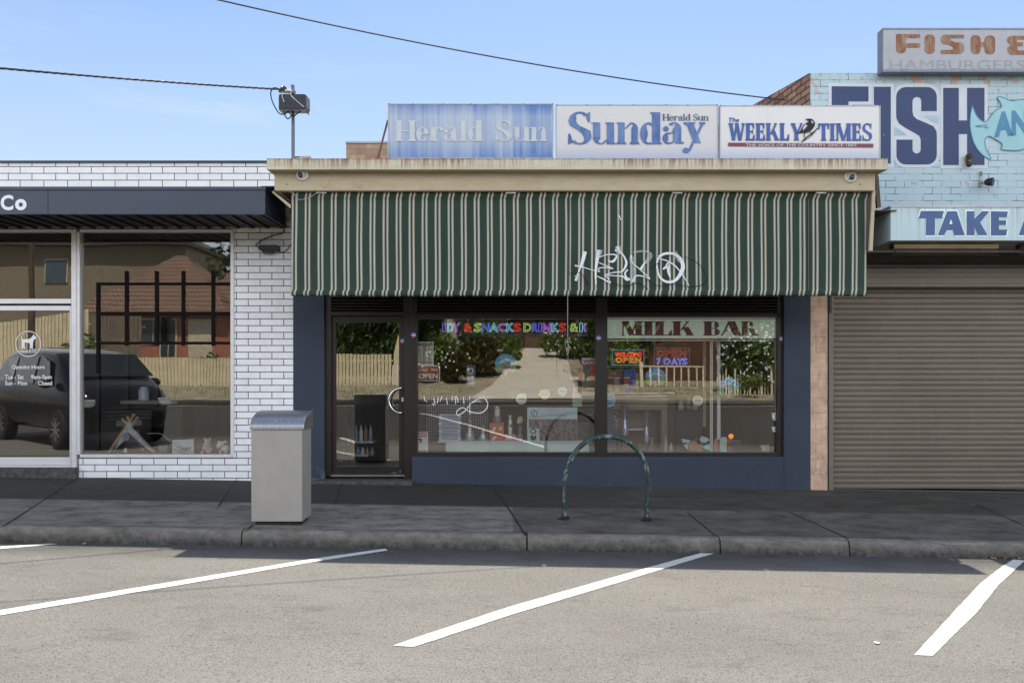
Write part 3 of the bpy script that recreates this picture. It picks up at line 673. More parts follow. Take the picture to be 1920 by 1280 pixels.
MB().box(X_(1137.5,GY), X_(1459.5,GY), GY, GY+.004, Z_(849,GY), Z_(593,GY)).build("pane", M_GL2, K)
b = MB(); yd = .085
b.pbox(621.5, 630, 593, 890, yd, .04); b.pbox(748, 757, 593, 890, yd, .04); b.pbox(630, 748, 593, 605, yd, .04); b.pbox(630, 748, 874, 890, yd, .04)
door = b.build("door", M_FR, K, bevel=.003)
b = MB().box(X_(628,.1), X_(750,.1), .100, .104, Z_(875,.1), Z_(604,.1)); xc = X_(689,.1); b.build("pane", M_GL2, door)
M_CHR = mat("polished_steel", (.75,.75,.74), .18, 1.0, var=.03)
hd = MB(); hc = P(755, 750.5, .02); R0 = 24/F*D
pts = [(hc.x+.0-R0*math.cos(a)*1.02-.005, .0, hc.z+R0*math.sin(a)*.98) for a in [math.radians(-84+168*i/22) for i in range(23)]]
pts = [(pts[0][0], .08, pts[0][2])]+pts+[(pts[-1][0], .08, pts[-1][2])]
hd.tube(pts, .0125, 10); hd.build("handle", M_CHR, door, smooth=True)
lk = MB(); lk.pbox(753, 756.5, 745, 752.5, yd-.004, .006); lk.build("lock", M_CHR, door)
lk = MB(); lk.pbox(734, 744, 885.5, 887, yd-.012, .014); lk.pbox(749, 752, 882, 886, yd-.012, .014); lk.build("floor_bolt", M_CHR, door)
MB().box(X_(620), X_(758), .03, .14, Z_(893), Z_(891)).build("threshold", mat("worn_steel_strip", (.55,.55,.54), .35, .9), K)
# inside shell
b = MB(); bxw, bxe = X_(549.5)+.002, X_(1520)-.002
b.box(bxw, bxw+.1, .24, 9, -.2, 3.865); b.box(bxe-.1, bxe, .24, 9, -.2, 3.865); b.box(bxw+.1, bxe-.1, 8.9, 9, -.2, 3.865); b.build("side_wall", mat("render_dark", (.30,.28,.25), .85), K)
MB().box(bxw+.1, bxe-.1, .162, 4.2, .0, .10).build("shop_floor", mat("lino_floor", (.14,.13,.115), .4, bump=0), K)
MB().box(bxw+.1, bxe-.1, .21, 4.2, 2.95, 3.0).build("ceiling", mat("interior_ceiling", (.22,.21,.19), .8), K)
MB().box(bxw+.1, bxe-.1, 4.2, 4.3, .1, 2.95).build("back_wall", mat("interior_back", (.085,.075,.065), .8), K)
# overhang
YB = -1.21; M_CREAM = None
def cream_band():
    t = NT("rusty_cream_band"); x = t.xyz(); zt = Z_(297,YB); zb = Z_(318,YB)
    c = t.mix(t.ramp(t.noise(t.pos((1,1,4)), 3, 5, .7), .3, .7), (.54,.485,.35), (.68,.62,.46))
    st = t.noise(t.pos((36,1,1.2)), 1.0, 6, .72); patch = t.noise(t.pos((.9,.9,.3), (2.3,0,0)), 1.1, 3, .5)
    dn = t.ramp(x[2], zb, zt, .15, 1)
    m = t.math('MULTIPLY', t.ramp(st, .44, .56), t.math('MULTIPLY', dn, t.ramp(patch, .38, .50, .12, 1.25)))
    c = t.mix(t.math('MULTIPLY', m, .75), c, (.22,.08,.028))
    top = t.math('MULTIPLY', t.ramp(x[2], zt-.026, zt-.004), t.ramp(t.noise(t.pos((9,1,1)), 1, 6, .7), .35, .6, .25, 1))
    c = t.mix(t.math('MULTIPLY', top, .8), c, (.17,.07,.03))
    blk = t.noise(t.pos((60,1,3), (7,0,0)), 1, 4, .7); c = t.mix(t.math('MULTIPLY', t.ramp(blk, .56, .7, 0, .55), dn), c, (.10,.085,.06)); return t.fin(c, .6)
M_BAND = cream_band()
t = NT("cream_fascia"); n = t.noise(t.pos((1,1,3)), 4, 6, .7); c = t.mix(t.ramp(n, .3, .7), (.43,.355,.225), (.52,.44,.295))
c = t.mix(t.ramp(t.noise(t.pos((1,1,1.5)), 2.0, 5, .75), .55, .8, 0, .45), c, (.26,.20,.11)); t.bump(t.noise(t.pos((1,1,5)), 9, 5, .7), .35, .01); M_BEAM = t.fin(c, .62)
bxl, bxr = X_(500, YB), X_(1665, YB); zbt, zbb = Z_(297, YB), Z_(318, YB)
b = MB(); b.box(bxl, bxr, YB, YB+.025, zbb, zbt); b.box(bxl, bxl+.025, YB+.025, .24, zbb, zbt); b.box(bxr-.025, bxr, YB+.025, .24, zbb, zbt)
b.build("gutter_band", M_BAND, K, bevel=.004)
YM = -1.08
b = MB(); b.box(X_(514.5,YM), X_(1641,YM), YM, YM+.10, Z_(357.5,YM), zbb-.003); b.build("fascia_beam", M_BEAM, K, bevel=.004)
b = MB(); b.box(X_(514.5,YM), X_(514.5,YM)+.04, YM+.10, -.005, Z_(357.5,YM), zbb-.003); b.box(X_(1641,YM)-.04, X_(1641,YM), YM+.10, -.005, Z_(357.5,YM), zbb-.003); b.build("end_fascia", M_BEAM, K)
b = MB(); b.box(bxl+.025, bxr-.025, YB+.025, .0, zbb-.002, zbb+.01); b.build("eave_lining", mat("eave_cream", (.42,.37,.26), .7), K)
MB().box(X_(514.5,YM)+.04, X_(1641,YM)-.04, YM+.10, 0, Z_(349,YM), Z_(347,YM)).build("soffit", mat("soffit_dark_cream", (.25,.22,.16), .7), K)
MB().box(bxl+.03, bxr-.03, YB+.03, 8.9, 3.87, 3.90).build("roof", mat("roof_sheet", (.25,.25,.26), .5, .4), K)
# left raking bracket where the overhang meets the neighbour, right flashing post
MB().pprism([(512,357.5),(545,384),(545,391),(510,361)], -1.0, .02).build("raking_trim", M_BEAM, K)
b = MB(); b.pprism([(1636,357),(1642,357),(1636.5,470.5),(1629.5,470.5)], -1.05, .03); b.build("end_post", M_BEAM, K, bevel=.003)
b = MB(); b.pprism([(1624,361),(1637,361),(1630,466),(1626,466)], -.99, .02); b.build("end_flashing", mat("weathered_flashing", (.10,.085,.065), .8), K)
b = MB(); b.pprism([(1641,323),(1647.5,330),(1652,388),(1645,390),(1642,352)], -.9, .04); b.build("end_return", mat("weathered_flashing", (.10,.085,.065), .8), K)
MB().box(X_(497,-.975)-.04, bxl+.20, -.99, .02, 3.69, 3.70).build("sun_gap_flashing", mat("dark_capping", (.045,.055,.065), .4, .5), K)  # added strip that stops sun leaking between canopy and overhang
MB().box(bxr-.12, X_(1670,-.9)+.06, -.93, -.012, 3.42, 3.43).build("sun_gap_flashing", mat("weathered_flashing", (.10,.085,.065), .8), K)  # added filler against the sun leak; doubles as the dark ledge here
# little fixings on the beam
b = MB()
for px, py in ((534,323),(538.5,345.5),(1609,325),(1613,346),(1411,323.5),(1139,322)): b.lathe(P(px,py,YM), [(.011,0),(.008,.008),(.001,.011)], 10, 'y')
b.build("bolt", mat("bolt_cream", (.30,.24,.15), .5), K)
b = MB()
for px in (609, 673): b.pprism([(px-7,335),(px+7,337),(px+7,346),(px+1,352),(px-6,348)], YM-.006, .007)
b.build("plate", M_BEAM, K, bevel=.002)
# ---- dome cameras
for i, (px, lab) in enumerate(((567.5,"white dome security camera at the left end of the cream fascia"), (1593.5,"white dome security camera at the right end of the cream fascia"))):
    py = 328 if i == 0 else 331.5; dc = thing("security_camera", lab, "security camera", P(px,py,YM), "dome cameras on the cream fascia"); c0 = P(px, py, YM)
    MB().lathe(c0, [(.072,0),(.073,.012),(.066,.026),(.052,.032)], 28, 'y').build("base_ring", mat("camera_white", (.66,.65,.60), .4), dc, smooth=True)
    MB().ball(c0+Vector((0,-.028,0)), .050, .034, .050, 20, 12).build("ball", mat("camera_grey", (.50,.49,.46), .35), dc, smooth=True)
    ln = MB(); off = Vector((-.012 if i == 0 else .002, -.056, -.014)); ln.lathe(c0+off, [(.030,-.006),(.030,.004),(.022,.009),(.001,.010)], 20, 'y'); lo = ln.build("lens", mat("camera_lens", (.006,.006,.008), .12), dc, smooth=True)
    ln = MB()
    for k in (-1, 1): ln.ball(c0+off+Vector((k*.006-.002,-.011,-.012)), .0025)
    ln.build("infrared_diode", mat("camera_white", (.66,.65,.60), .4), lo)

# ---- awning
AW = thing("striped_awning", "dark green drop awning with thin paired cream stripes and white spray tag over the shopfront", "awning", P(1085,360,-.985))
YA = -.985
t = NT("awning_canvas"); tc = t.n("ShaderNodeTexCoord"); sx = t.n("ShaderNodeSeparateXYZ"); t.put(sx.inputs[0], tc.outputs["UV"])
per = 24.42; ph = t.math('MODULO', t.math('ADD', sx.outputs[0], 240.0-569.5+3.7+per*20), per)      # UV.x carries the cloth's width in stripe units
def band(c0, hw, soft=.9): return t.ramp(t.math('ABSOLUTE', t.math('SUBTRACT', ph, c0)), hw, hw+soft, 1, 0)
s1 = band(3.0, 1.25, .8); s2 = band(10.2, 1.25, .8); e1 = band(3.0, 2.3, .7); e2 = band(10.2, 2.3, .7)
nz = t.noise(t.pos((.6,1,.25)), 2.2, 5, .7); vz = t.noise(t.pos((60,1,1.2)), 1, 4, .7); fine = t.noise(t.pos((1,1,1)), 220, 2)
g = t.mix(t.ramp(nz, .3, .7), (.015,.034,.022), (.024,.050,.032)); g = t.mix(t.ramp(vz, .55, .75, 0, .35), g, (.012,.02,.017))
cr = t.mix(t.ramp(vz, .35, .7), (.50,.51,.42), (.34,.34,.26)); ed = (.06,.06,.038)
c = t.mix(t.math('MAXIMUM', e1, e2), g, ed); c = t.mix(t.math('MAXIMUM', s1, s2), c, cr)
c = t.mix(t.ramp(t.noise(t.pos((1,1,.5), (3,0,1)), 5, 6, .75), .6, .76, 0, .32), c, (.14,.16,.15)); t.bump(fine, .15, .002)
M_AWN = t.fin(c, .85)
def awn_panel(pa, pb, name):
    nx = int((pb-pa)/3.05); rows = [358,362,366,370,373,377,385,400,420,445,470,495,520,538,543,546,549,552,555.5]
    vs = []; uv = []
    for py in rows:
        for i in range(nx+1):
            px = pa+(pb-pa)*i/nx
            y = YA+.006*math.sin(px*.05+py*.004)*smooth(370, 470, py)+.004*math.sin(px*.21+1.3)*smooth(360, 480, py)
            if py < 374: y -= .030*math.cos((py-366)/8*math.pi/2) if abs(py-366) < 8 else 0
            if py > 542: y -= .018*math.sin((py-542)/14*math.pi)
            zz = Z_(py, YA)
            if py > 555: zz += .004*math.sin(px*.013+1)-.002+.006*abs(math.sin(px*.027))
            vs.append((X_(px, YA), y, zz)); k = 0
            if py < 374: k = -2.6*(1-smooth(364, 374, py))
            if py > 543: k = 2.2*smooth(543, 548, py)
            uv.append(px+k+.35*math.sin(py*.03+px*.01))
    n = nx+1; fs = [(j*n+i, (j+1)*n+i, (j+1)*n+i+1, j*n+i+1) for j in range(len(rows)-1) for i in range(nx)]
    m = MB().add(vs, fs); o = m.build(name, M_AWN, AW, smooth=True)
    ul = o.data.uv_layers.new(name="UVMap")
    for lp in o.data.loops: ul.data[lp.index].uv = (uv[lp.vertex_index], 0)
    so = o.modifiers.new("thickness", 'SOLIDIFY'); so.thickness = .003; so.offset = 1
    return o
awn_panel(546.5, 1067, "canvas"); awn_panel(1068, 1515, "canvas"); awn_panel(1516, 1624.5, "canvas")
for px in (1067.5, 1515.5): MB().box(X_(px-.9,YA), X_(px+.9,YA), YA-.009, YA+.004, Z_(555,YA), Z_(362,YA)).build("seam", mat("seam_grey", (.10,.105,.095), .8), AW)
b = MB(); b.tube([P(548,549,YA+.03), P(1624,549,YA+.03)], .016, 10); b.build("bottom_rail", mat("rail_dark", (.03,.045,.04), .5), AW)
M_GALV = mat("galvanised_steel", (.42,.43,.43), .45, .7, var=.15, scale=20)
for px in (602.5, 958, 1270, 1540):
    b = MB(); b.pbox(px-9.5, px+9.5, 358.5, 363, YA-.055, .012); b.pbox(px-6.5, px-4.5, 357.3, 358.5, YA-.058, .03); b.pbox(px+4.5, px+6.5, 357.3, 358.5, YA-.058, .03); b.build("bracket", M_GALV, AW, bevel=.002)
# sprayed tag: overlapping ribbons
def spray_mat(name, col, a0):
    t = NT(name); n = t.noise(t.pos(), 70, 4, .7); t.fin(col, .8); t.put(t.b.inputs["Alpha"], t.ramp(n, .25, .75, a0-.25, a0+.3)); return t.m
M_SPRAY = spray_mat("white_spray", (.88,.90,.92), .85); M_MIST = spray_mat("faint_spray", (.70,.73,.76), .30); M_BSPR = spray_mat("black_spray", (.008,.01,.01), .45)
def Zg(x, y): return (1000+x/5.647, 420+y/5.647)
strokes = [([(548,290),(520,400),(490,480),(448,600)], [8,6.5,3,5], 0), ([(440,438),(520,455),(640,490),(700,505)], [3,2,1.4,1], 0),
 ([(695,275),(672,400),(660,520),(665,640)], [9,6,4,2.5], 0), ([(700,350),(790,322),(880,330),(860,380),(830,398),(790,388)], [1.4,2,3,5,4,1.5], 0),
 ([(680,400),(760,435),(845,472),(760,460),(690,470),(705,505)], [1.5,1.8,2,2,2,1.5], 0), ([(660,545),(740,580),(815,620),(790,570),(762,540),(850,512),(940,500),(985,420),(960,340),(915,290),(890,235)], [1.5,2.5,3,2,1.5,2,3,5,3,4,7], 0),
 ([(762,540),(880,548),(950,555),(990,590),(1025,575)], [1.4,2,3,4,3], 0), ([(1000,480),(972,520),(985,560),(1010,580)], [3,3.5,3.5,2], 0),
 ([(1038,330),(1045,400),(1130,480),(1235,578),(1160,552),(1085,550),(1055,615)], [4,2.4,2,1.6,2,3,6], 0), ([(1140,480),(1165,430),(1200,400)], [6,3,2], 0),
 ([(1325,350),(1310,440),(1340,560),(1420,612),(1510,590),(1580,480),(1570,390),(1500,320),(1400,312),(1330,345)], [4,3,4,5,6,8,7,5,5,5], 0),
 ([(1335,368),(1420,390),(1500,440),(1560,510),(1610,580),(1650,655)], [2.2,2.2,2.6,2.2,1.7,1], 0), ([(1372,478),(1405,455),(1430,420),(1430,500),(1450,560)], [3,5,6,5,3], 0),
 ([(1060,300),(1150,288),(1220,300),(1240,340),(1190,410)], [5,4,5,9,7], 1), ([(700,270),(690,360)], [14,10], 1), ([(895,235),(915,320)], [13,11], 1), ([(460,540),(470,600)], [12,4], 1), ([(1490,300),(1560,400)], [12,8], 1), ([(1040,350),(1060,500),(1050,610)], [10,9,12], 1),
 ([(370,525),(500,520),(580,640)], [2,2,5], 2), ([(800,590),(900,645),(1010,655),(1100,620),(1210,690)], [2,3,3,3,4], 2), ([(1180,560),(1280,640),(1400,655),(1490,630),(1640,660),(1800,640),(1830,560),(1760,430),(1600,340)], [2,3,2.5,2,2.5,3,3,2.5,2], 2),
 ([(1240,470),(1300,425),(1340,420)], [3,3,3], 2)]
gm = [MB(), MB(), MB()]
for i, (pts, ws, kind) in enumerate(strokes):
    q = [Zg(*p)+(w_,) for p, w_ in zip(pts, ws)]; q = spline(q, 7)
    gm[kind].ribbon([(X_(a,YA-.02), Z_(b_,YA-.02)) for a, b_, _ in q], [w_*.92/F*9 for _, _, w_ in q], YA-.0125-.001*kind, i)
gm[0].build("graffiti", M_SPRAY, AW); gm[1].build("graffiti_mist", M_MIST, AW); gm[2].build("graffiti_shadow", M_BSPR, AW)
b = MB()
for px, py, r in ((1161,407,2.2),(1163,411,1.6),(1160,405,1.5),(1155,470,3),(1120,470,2.5)): b.prism([(X_(px+r*random.uniform(.5,1.2)*math.cos(a),YA), Z_(py+r*random.uniform(.5,1.4)*math.sin(a),YA)) for a in [k*.9 for k in range(7)]], YA-.0145, YA-.014)
b.build("bird_dropping", M_SPRAY, AW)
# pull cord
cd = thing("pull_cord", "thin grey pull cord with a loose knot hanging below the awning", "cord", P(1064,556,YA))
yc = YA-.028; b = MB(); b.tube([P(1064.5,548,yc), P(1064.3,600,yc), P(1064.6,640,yc)], .0035, 6); b.tube([P(1064.8,640,yc), P(1065,672,yc), P(1065.4,711,yc)], .0025, 6); b.build("line", mat("cord_grey", (.34,.34,.33), .8), cd)
b = MB(); b.tube(spline([tuple(P(x,y,yc-.004)) for x, y in ((1064,636),(1068,634),(1066,641),(1061,638),(1065,645),(1067,655),(1064,665),(1062,656),(1060,645),(1063,640),(1067,650),(1066,662))]), .003, 5); b.build("knot", mat("cord_grey", (.34,.34,.33), .8), cd)
# loose wire by the left corner of the awning
b = MB(); b.tube(spline([tuple(P(x,y,-1.07)) for x, y in ((538,350),(541,356),(552,364),(560,374),(566,374),(580,371),(594,361),(600,359))]), .0035, 6)
tag(b.build("loose_wire", mat("cord_grey", (.34,.34,.33), .8)), "loose grey wire sagging over the top left corner of the awning", "wire")

# ---- three newspaper signs on the roof edge
YS = -.95
def sign(px0, px1, py0, py1, label, panel_mat, fr_w=2.2, frame_col=(.42,.44,.46)):
    s_ = thing("newspaper_sign", label, "sign", P((px0+px1)/2, py1, YS), "newspaper signs along the milk bar roof")
    MB().pbox(px0+1, px1-1, py0+1, py1-1, YS, .04).build("panel", panel_mat, s_)
    b = MB(); b.pbox(px0, px1, py0, py0+fr_w, YS-.006, .055); b.pbox(px0, px1, py1-fr_w, py1, YS-.006, .055); b.pbox(px0, px0+fr_w, py0+fr_w, py1-fr_w, YS-.006, .055); b.pbox(px1-fr_w, px1, py0+fr_w, py1-fr_w, YS-.006, .055)
    b.build("frame", mat("sign_frame", frame_col, .45, .3), s_)
    b = MB(); n = 6
    for i in range(n+1):
        for py in (py0+fr_w/2, py1-fr_w/2): b.lathe(P(px0+2+(px1-px0-4)*i/n+(random.uniform(-7,7) if 0 < i < n else 0), py, YS-.006), [(.007,0),(.005,.004),(.001,.005)], 8, 'y')
    b.build("screw", mat("screw_dark", (.05,.045,.04), .6), s_)
    bk = MB()
    for px in (px0+8, px1-8): bk.bar(P(px,py1-2,YS+.06), P(px,py0+3,YS+.06), .03)
    bk.build("post", mat("rusty_steel", (.16,.08,.05), .8), s_)
    return s_
# faded blue panel
t = NT("faded_blue_panel"); x = t.xyz(); z0, z1 = Z_(296,YS), Z_(197,YS); v = t.ramp(x[2], z0, z1)
st = t.noise(t.pos((7,1,.28)), 1.0, 6, .68); st2 = t.noise(t.pos((16,1,.9), (4,0,2)), 1, 4, .6); cl = t.noise(t.pos((1,1,1)), 30, 5, .75); cl2 = t.noise(t.pos(), 6, 4, .6)
edge = t.math('MAXIMUM', t.ramp(v, .78, 1.0, 0, .62), t.ramp(v, .34, .0, 0, .55)); rt = t.ramp(x[0], X_(930,YS), X_(1030,YS), 0, .42)
m = t.math('ADD', t.math('ADD', edge, rt), t.math('MULTIPLY', t.math('SUBTRACT', st, .5), 2.3)); m = t.math('ADD', m, t.math('MULTIPLY', t.math('SUBTRACT', st2, .5), .7)); m = t.math('ADD', m, .16)
c = t.mix(t.ramp(m, 0, 1.0), (.50,.57,.66), (.085,.20,.50)); c = t.mix(t.math('MULTIPLY', t.ramp(cl, .60, .68, 0, .7), t.ramp(x[0], X_(900,YS), X_(960,YS))), c, (.05,.09,.19))
c = t.mix(t.ramp(cl2, .35, .7, .0, .25), c, (.38,.45,.52)); M_FADE = t.fin(c, .5)
s1_ = sign(727, 1038, 194, 298, "weathered blue newspaper sign with faded white lettering at the left of the roof row", M_FADE)
M_PALE = mat("faded_letter_white", (.60,.63,.64), .55, var=.06, scale=8, dirt=.06)
b = MB(); yl = YS-.006; xs = [(740,781,"H"),(780.5,804,"e"),(804,832,"r"),(832,859,"a"),(861,876,"l"),(877,906,"d"),(929,960,"S"),(962,994,"u"),(994,1026,"n")]
for a_, c_, ch in xs: serif_into(b, ch, a_, c_, 265, 226, yl, st=.26, th=.05, sl=.08)
b.build("lettering", M_PALE, s1_)
def pale_panel(name, colr):
    t = NT(name); x = t.xyz(); n = t.noise(t.pos(), 2, 5, .6); c = t.mix(t.ramp(n, .3, .7), colr, tuple(q*.93 for q in colr))
    # bluer towards the lower edge
    c = t.mix(t.ramp(x[2], Z_(297,YS), Z_(276,YS), .75, 0), c, (.36,.46,.66)); c = t.mix(t.ramp(t.noise(t.pos((14,1,.4)), 1, 5, .7), .58, .8, 0, .25), c, (.35,.36,.38)); return t.fin(c, .4)
M_SUN = pale_panel("sunday_panel", (.72,.70,.67)); M_WT = pale_panel("weekly_panel", (.80,.78,.74))
t = NT("faded_blue_ink"); n = t.noise(t.pos((2,1,.7)), 4, 5, .65); M_INK = t.fin(t.mix(t.ramp(n, .35, .62), (.04,.10,.33), (.17,.26,.47)), .5)
s2_ = sign(1042, 1346.5, 196, 299, "pale newspaper sign with large faded blue serif heading in the middle of the roof row", M_SUN, 1.6)
b = MB(); yl = YS-.007
for a_, c_, ch in ((1065,1109,"S"),(1109,1154,"u"),(1156,1199,"n"),(1200,1241,"d")):
    serif_into(b, ch, a_, c_, 270.5, 210.5, yl, st=.24 if ch != 'S' else .25, th=.045, sl=.06)
serif_into(b, "a", 1242, 1282, 269.5, 210.5, yl, st=.24, th=.045, sl=.05); 
serif_into(b, "y", 1280, 1323, 269.5, 210.5, yl, st=.22, th=.05, sl=.07)
b.build("heading", M_INK, s2_)
b = MB()
xx = 1242
for ch, wd in (("H",14),("e",9),("r",9),("a",9.5),("l",5),("d",10.5),(" ",5),("S",9),("u",11),("n",11)):
    if ch != " ": serif_into(b, ch, xx, xx+wd-.8, 226.3, 214, yl, st=.17, th=.06, sl=.06)
    xx += wd*.93 if ch != " " else wd
b.build("subheading", mat("slate_ink", (.09,.12,.20), .5), s2_)
s3_ = sign(1349.5, 1651, 197.5, 300, "white newspaper sign with blue slab lettering and a black bird", M_WT, 1.6, (.50,.52,.56))
M_WTB = mat("weekly_blue", (.035,.10,.34), .45, var=.08)
b = MB(); serif_into(b, "WEEKLY", 1366, 1505, 263.8, 231, yl, st=.21, th=.075, sl=.04); serif_into(b, "TIMES", 1534, 1635, 264.3, 231.5, yl, st=.21, th=.075, sl=.04); b.build("heading", M_WTB, s3_)
b = MB(); text_into(b, "The", 1364.5, 1385, 221, 229, yl, .025, shear=.3); b.build("small_heading", M_WTB, s3_)
b = MB(); b.pprism([(1365.5,267.5),(1637.5,269.5),(1637.5,276.5),(1365.5,274)], YS-.009, .003); b.build("motto_bar", mat("maroon_ink", (.22,.045,.07), .5), s3_)
b = MB(); text_into(b, "THE VOICE OF THE COUNTRY SINCE 1869", 1398, 1606, 269.4, 275.0, YS-.011, .016); b.build("motto", mat("sign_white_ink", (.55,.56,.58), .5), s3_)
b = MB()
bird = [(1510,223.5),(1516,222.5),(1522,223),(1526,226),(1528.5,231),(1527,237),(1523,243),(1517,247),(1511,249.5),(1506,249),(1500,250),(1491,250.5),(1500,246.5),(1503,241),(1507,234),(1513,230),(1517,228),(1515,226)]
pflat(b, bird, YS-.013); b.ribbon([(X_(x_,YS), Z_(y_,YS)) for x_, y_ in ((1508,248),(1507,256),(1511,262),(1507,263))], .010, YS-.0125, 1); b.ribbon([(X_(x_,YS), Z_(y_,YS)) for x_, y_ in ((1517,247),(1523,252),(1520,254))], .010, YS-.0125, 2)
b.ribbon([(X_(x_,YS), Z_(y_,YS)) for x_, y_ in ((1502,267),(1512,258),(1524,249),(1533,241))], .012, YS-.0125, 3); b.ribbon([(X_(x_,YS), Z_(y_,YS)) for x_, y_ in ((1506,265),(1520,256),(1528,247))], .007, YS-.0125, 4)
b.build("bird_emblem", mat("ink_black", (.01,.01,.012), .7), s3_)
b = MB(); pflat(b, [(1506,238),(1511,233),(1514,236),(1509,242),(1505,245)], YS-.015); pflat(b, [(1521,226),(1525,228),(1525,232),(1522,231)], YS-.015); b.build("bird_wing", mat("sign_white_ink", (.55,.56,.58), .5), s3_)
# leaning stay rod behind the signs
b = MB(); b.tube([P(727,226,-.9), P(708.5,297,-1.0)], .012, 6); b.tube([P(1433,196,-.6), P(1442,170,-.6)][:0] or [P(708.5,297,-1.0), P(706,299.5,-1.0)], .016, 6)
tag(b.build("stay_rod", mat("rusty_steel", (.16,.08,.05), .8)), "rusty steel stay rod leaning against the blue newspaper sign", "rod")

# ---- mast with meter box and cables on the roof
mt = thing("service_mast", "grey steel mast carrying a dark blue junction box above the roof", "mast", P(549.5,299,-.2))
YMa = -.25
b = MB(); b.tube([P(549.5,300,YMa), P(549.5,208,YMa), P(549,160,YMa)], .022, 10); b.build("pole", mat("mast_grey", (.16,.15,.18), .5, .3), mt, smooth=True)
b = MB(); b.pprism(rr(522,176,574,205,4), YMa-.17, .15); b.build("box", mat("box_navy", (.010,.014,.024), .4, .0), mt, bevel=.012)
b = MB(); b.pbox(522.5, 574, 201.5, 205.8, YMa-.165, .145); b.pprism([(571.5,178),(575.5,180),(576,202),(572,204)], YMa-.165, .14); b.build("box_rim", mat("box_edge", (.13,.13,.13), .45), mt)
b = MB(); b.bar(P(523,171.5,YMa-.03), P(554,173,YMa-.03), .03); b.tube(spline([tuple(P(x_,y_,YMa-.03)) for x_, y_ in ((546,162),(548,160.5),(549.5,163),(549.5,172))]), .012, 6); b.build("crossarm", mat("box_edge", (.13,.13,.13), .45), mt)
b = MB(); b.lathe(P(531,167,YMa-.08), [(.02,-.03),(.035,-.01),(.03,.0),(.04,.02),(.02,.04)], 12, 'x'); b.build("insulator", mat("insulator_dark", (.03,.03,.03), .3), mt)
b = MB()
for pts in (((526,168),(514,165),(508,172),(509,185),(515,200),(524,213),(534,214),(540,208)), ((532,204),(534,216),(540,223),(546,217),(550,210)), ((536,205),(542,211),(549,219),(556,214),(565,208),(566,203)), ((572,205),(576,210),(579,215)), ((538,208),(546,209),(550,212))):
    b.tube(spline([tuple(P(x_,y_,YMa-.1)) for x_, y_ in pts]), .008, 6)
b.build("wiring", mat("cable_navy", (.02,.022,.03), .5), mt)
b = MB(); b.tube(spline([tuple(P(x_,y_,YMa-.19)) for x_, y_ in ((530,172),(529,180),(533,192))]), .006, 6); b.tube(spline([tuple(P(x_,y_,YMa-.19)) for x_, y_ in ((545,173),(547,181),(557,190),(570,201))]), .007, 6); b.ball(P(541,171,YMa-.12), .05, .03, .022); b.build("pale_wiring", mat("cable_pale", (.5,.48,.42), .6), mt)
b = MB(); b.add([P(553,293.5,-.6), P(583,292,-.6), P(583,296,-.8), P(553,297,-.8), P(553,297,-.6), P(583,297,-.6)], [(0,1,2,3),(0,4,5,1),(1,5,2),(0,3,4)]); tag(b.build("roof_flashing", mat("black_rubber", (.01,.01,.011), .7)), "black rubber flashing sheet lying on the roof next to the mast", "flashing")
def cable(name, a, b_, sag, r, label, group, m):
    pts = []
    for i in range(41):
        t_ = i/40; p = a.lerp(b_, t_); p.z -= sag*4*t_*(1-t_); pts.append(p)
    q = MB(); q.tube(pts, r, 6); return tag(q.build(name, m, smooth=True), label, "cable")
M_CAB = mat("cable_black", (.02,.02,.024), .5)
e0 = P(528,168,YMa-.08); e1 = P(-700,55,-3.4)
c1 = cable("power_cable", e0, e1, .05, .007, "twisted bundle of black cable running from the mast off to the left", "", M_CAB)
q = MB()
for ph_ in (0, 2.1, 4.2):
    pts = []
    for i in range(160):
        t_ = i/160; p = e0.lerp(e1, t_); p.z -= .05*4*t_*(1-t_); a_ = t_*150+ph_; p += Vector((0, math.cos(a_)*.008, math.sin(a_)*.008)); pts.append(p)
    q.tube(pts, .0055, 5)
q.build("strand", mat("cable_dark_grey", (.05,.05,.055), .5), c1, smooth=True)
cable("overhead_wire", P(1474,188,.30), P(60,-85,-2.3), .16, .0085, "single thin black wire crossing the sky down to the brick parapet", "", M_CAB)

# ---- brick chimney stack behind the roof
M_CHB = brick("chimney_brick", ((.42,.30,.19),(.30,.16,.11)), (.24,.20,.15), .245, .088, .006, (.1,.02), rough=.85, var=.25, bump=.5)
ch = thing("brick_parapet_stub", "low tan brick parapet standing behind the roof left of the blue sign", "parapet", (X_(690,2.0), 2.0, 3.7))
MB().box(X_(649,2.0), X_(760,2.0), 2.0, 2.5, 3.77, Z_(269,2.0)).build("brickwork", M_CHB, ch); MB().box(X_(648,2.0), X_(760,2.0)+.01, 1.98, 2.52, Z_(269,2.0)+.001, Z_(265.5,2.0)).build("capping", mat("pale_capping", (.40,.42,.44), .5), ch)
# ================================================================ FISH SHOP
Q = thing("takeaway_shop", "peeling light blue brick takeaway shop with roller shutter at the right", "shop", (6.5, 0, 0))
xq0 = X_(1520); xq1 = 11.5; zq = Z_(137.5)
t = NT("painted_brick"); x = t.xyz(); cb = t.n("ShaderNodeCombineXYZ"); t.put(cb.inputs[0], x[0]); t.put(cb.inputs[1], t.math('ADD', x[2], -zq+.088*60))
bn = t.n("ShaderNodeTexBrick"); t.put(bn.inputs["Vector"], cb.outputs[0]); bn.inputs["Scale"].default_value = 1; bn.inputs["Brick Width"].default_value = .245; bn.inputs["Row Height"].default_value = .088
bn.inputs["Mortar Size"].default_value = .005; bn.inputs["Mortar Smooth"].default_value = .4
n = t.noise(t.pos(), 1.3, 5, .6); c = t.mix(t.ramp(n, .3, .7), (.42,.55,.60), (.50,.63,.67)); c = t.mix(t.ramp(x[2], 3.3, 5.3, 0, .35), c, (.47,.59,.57))
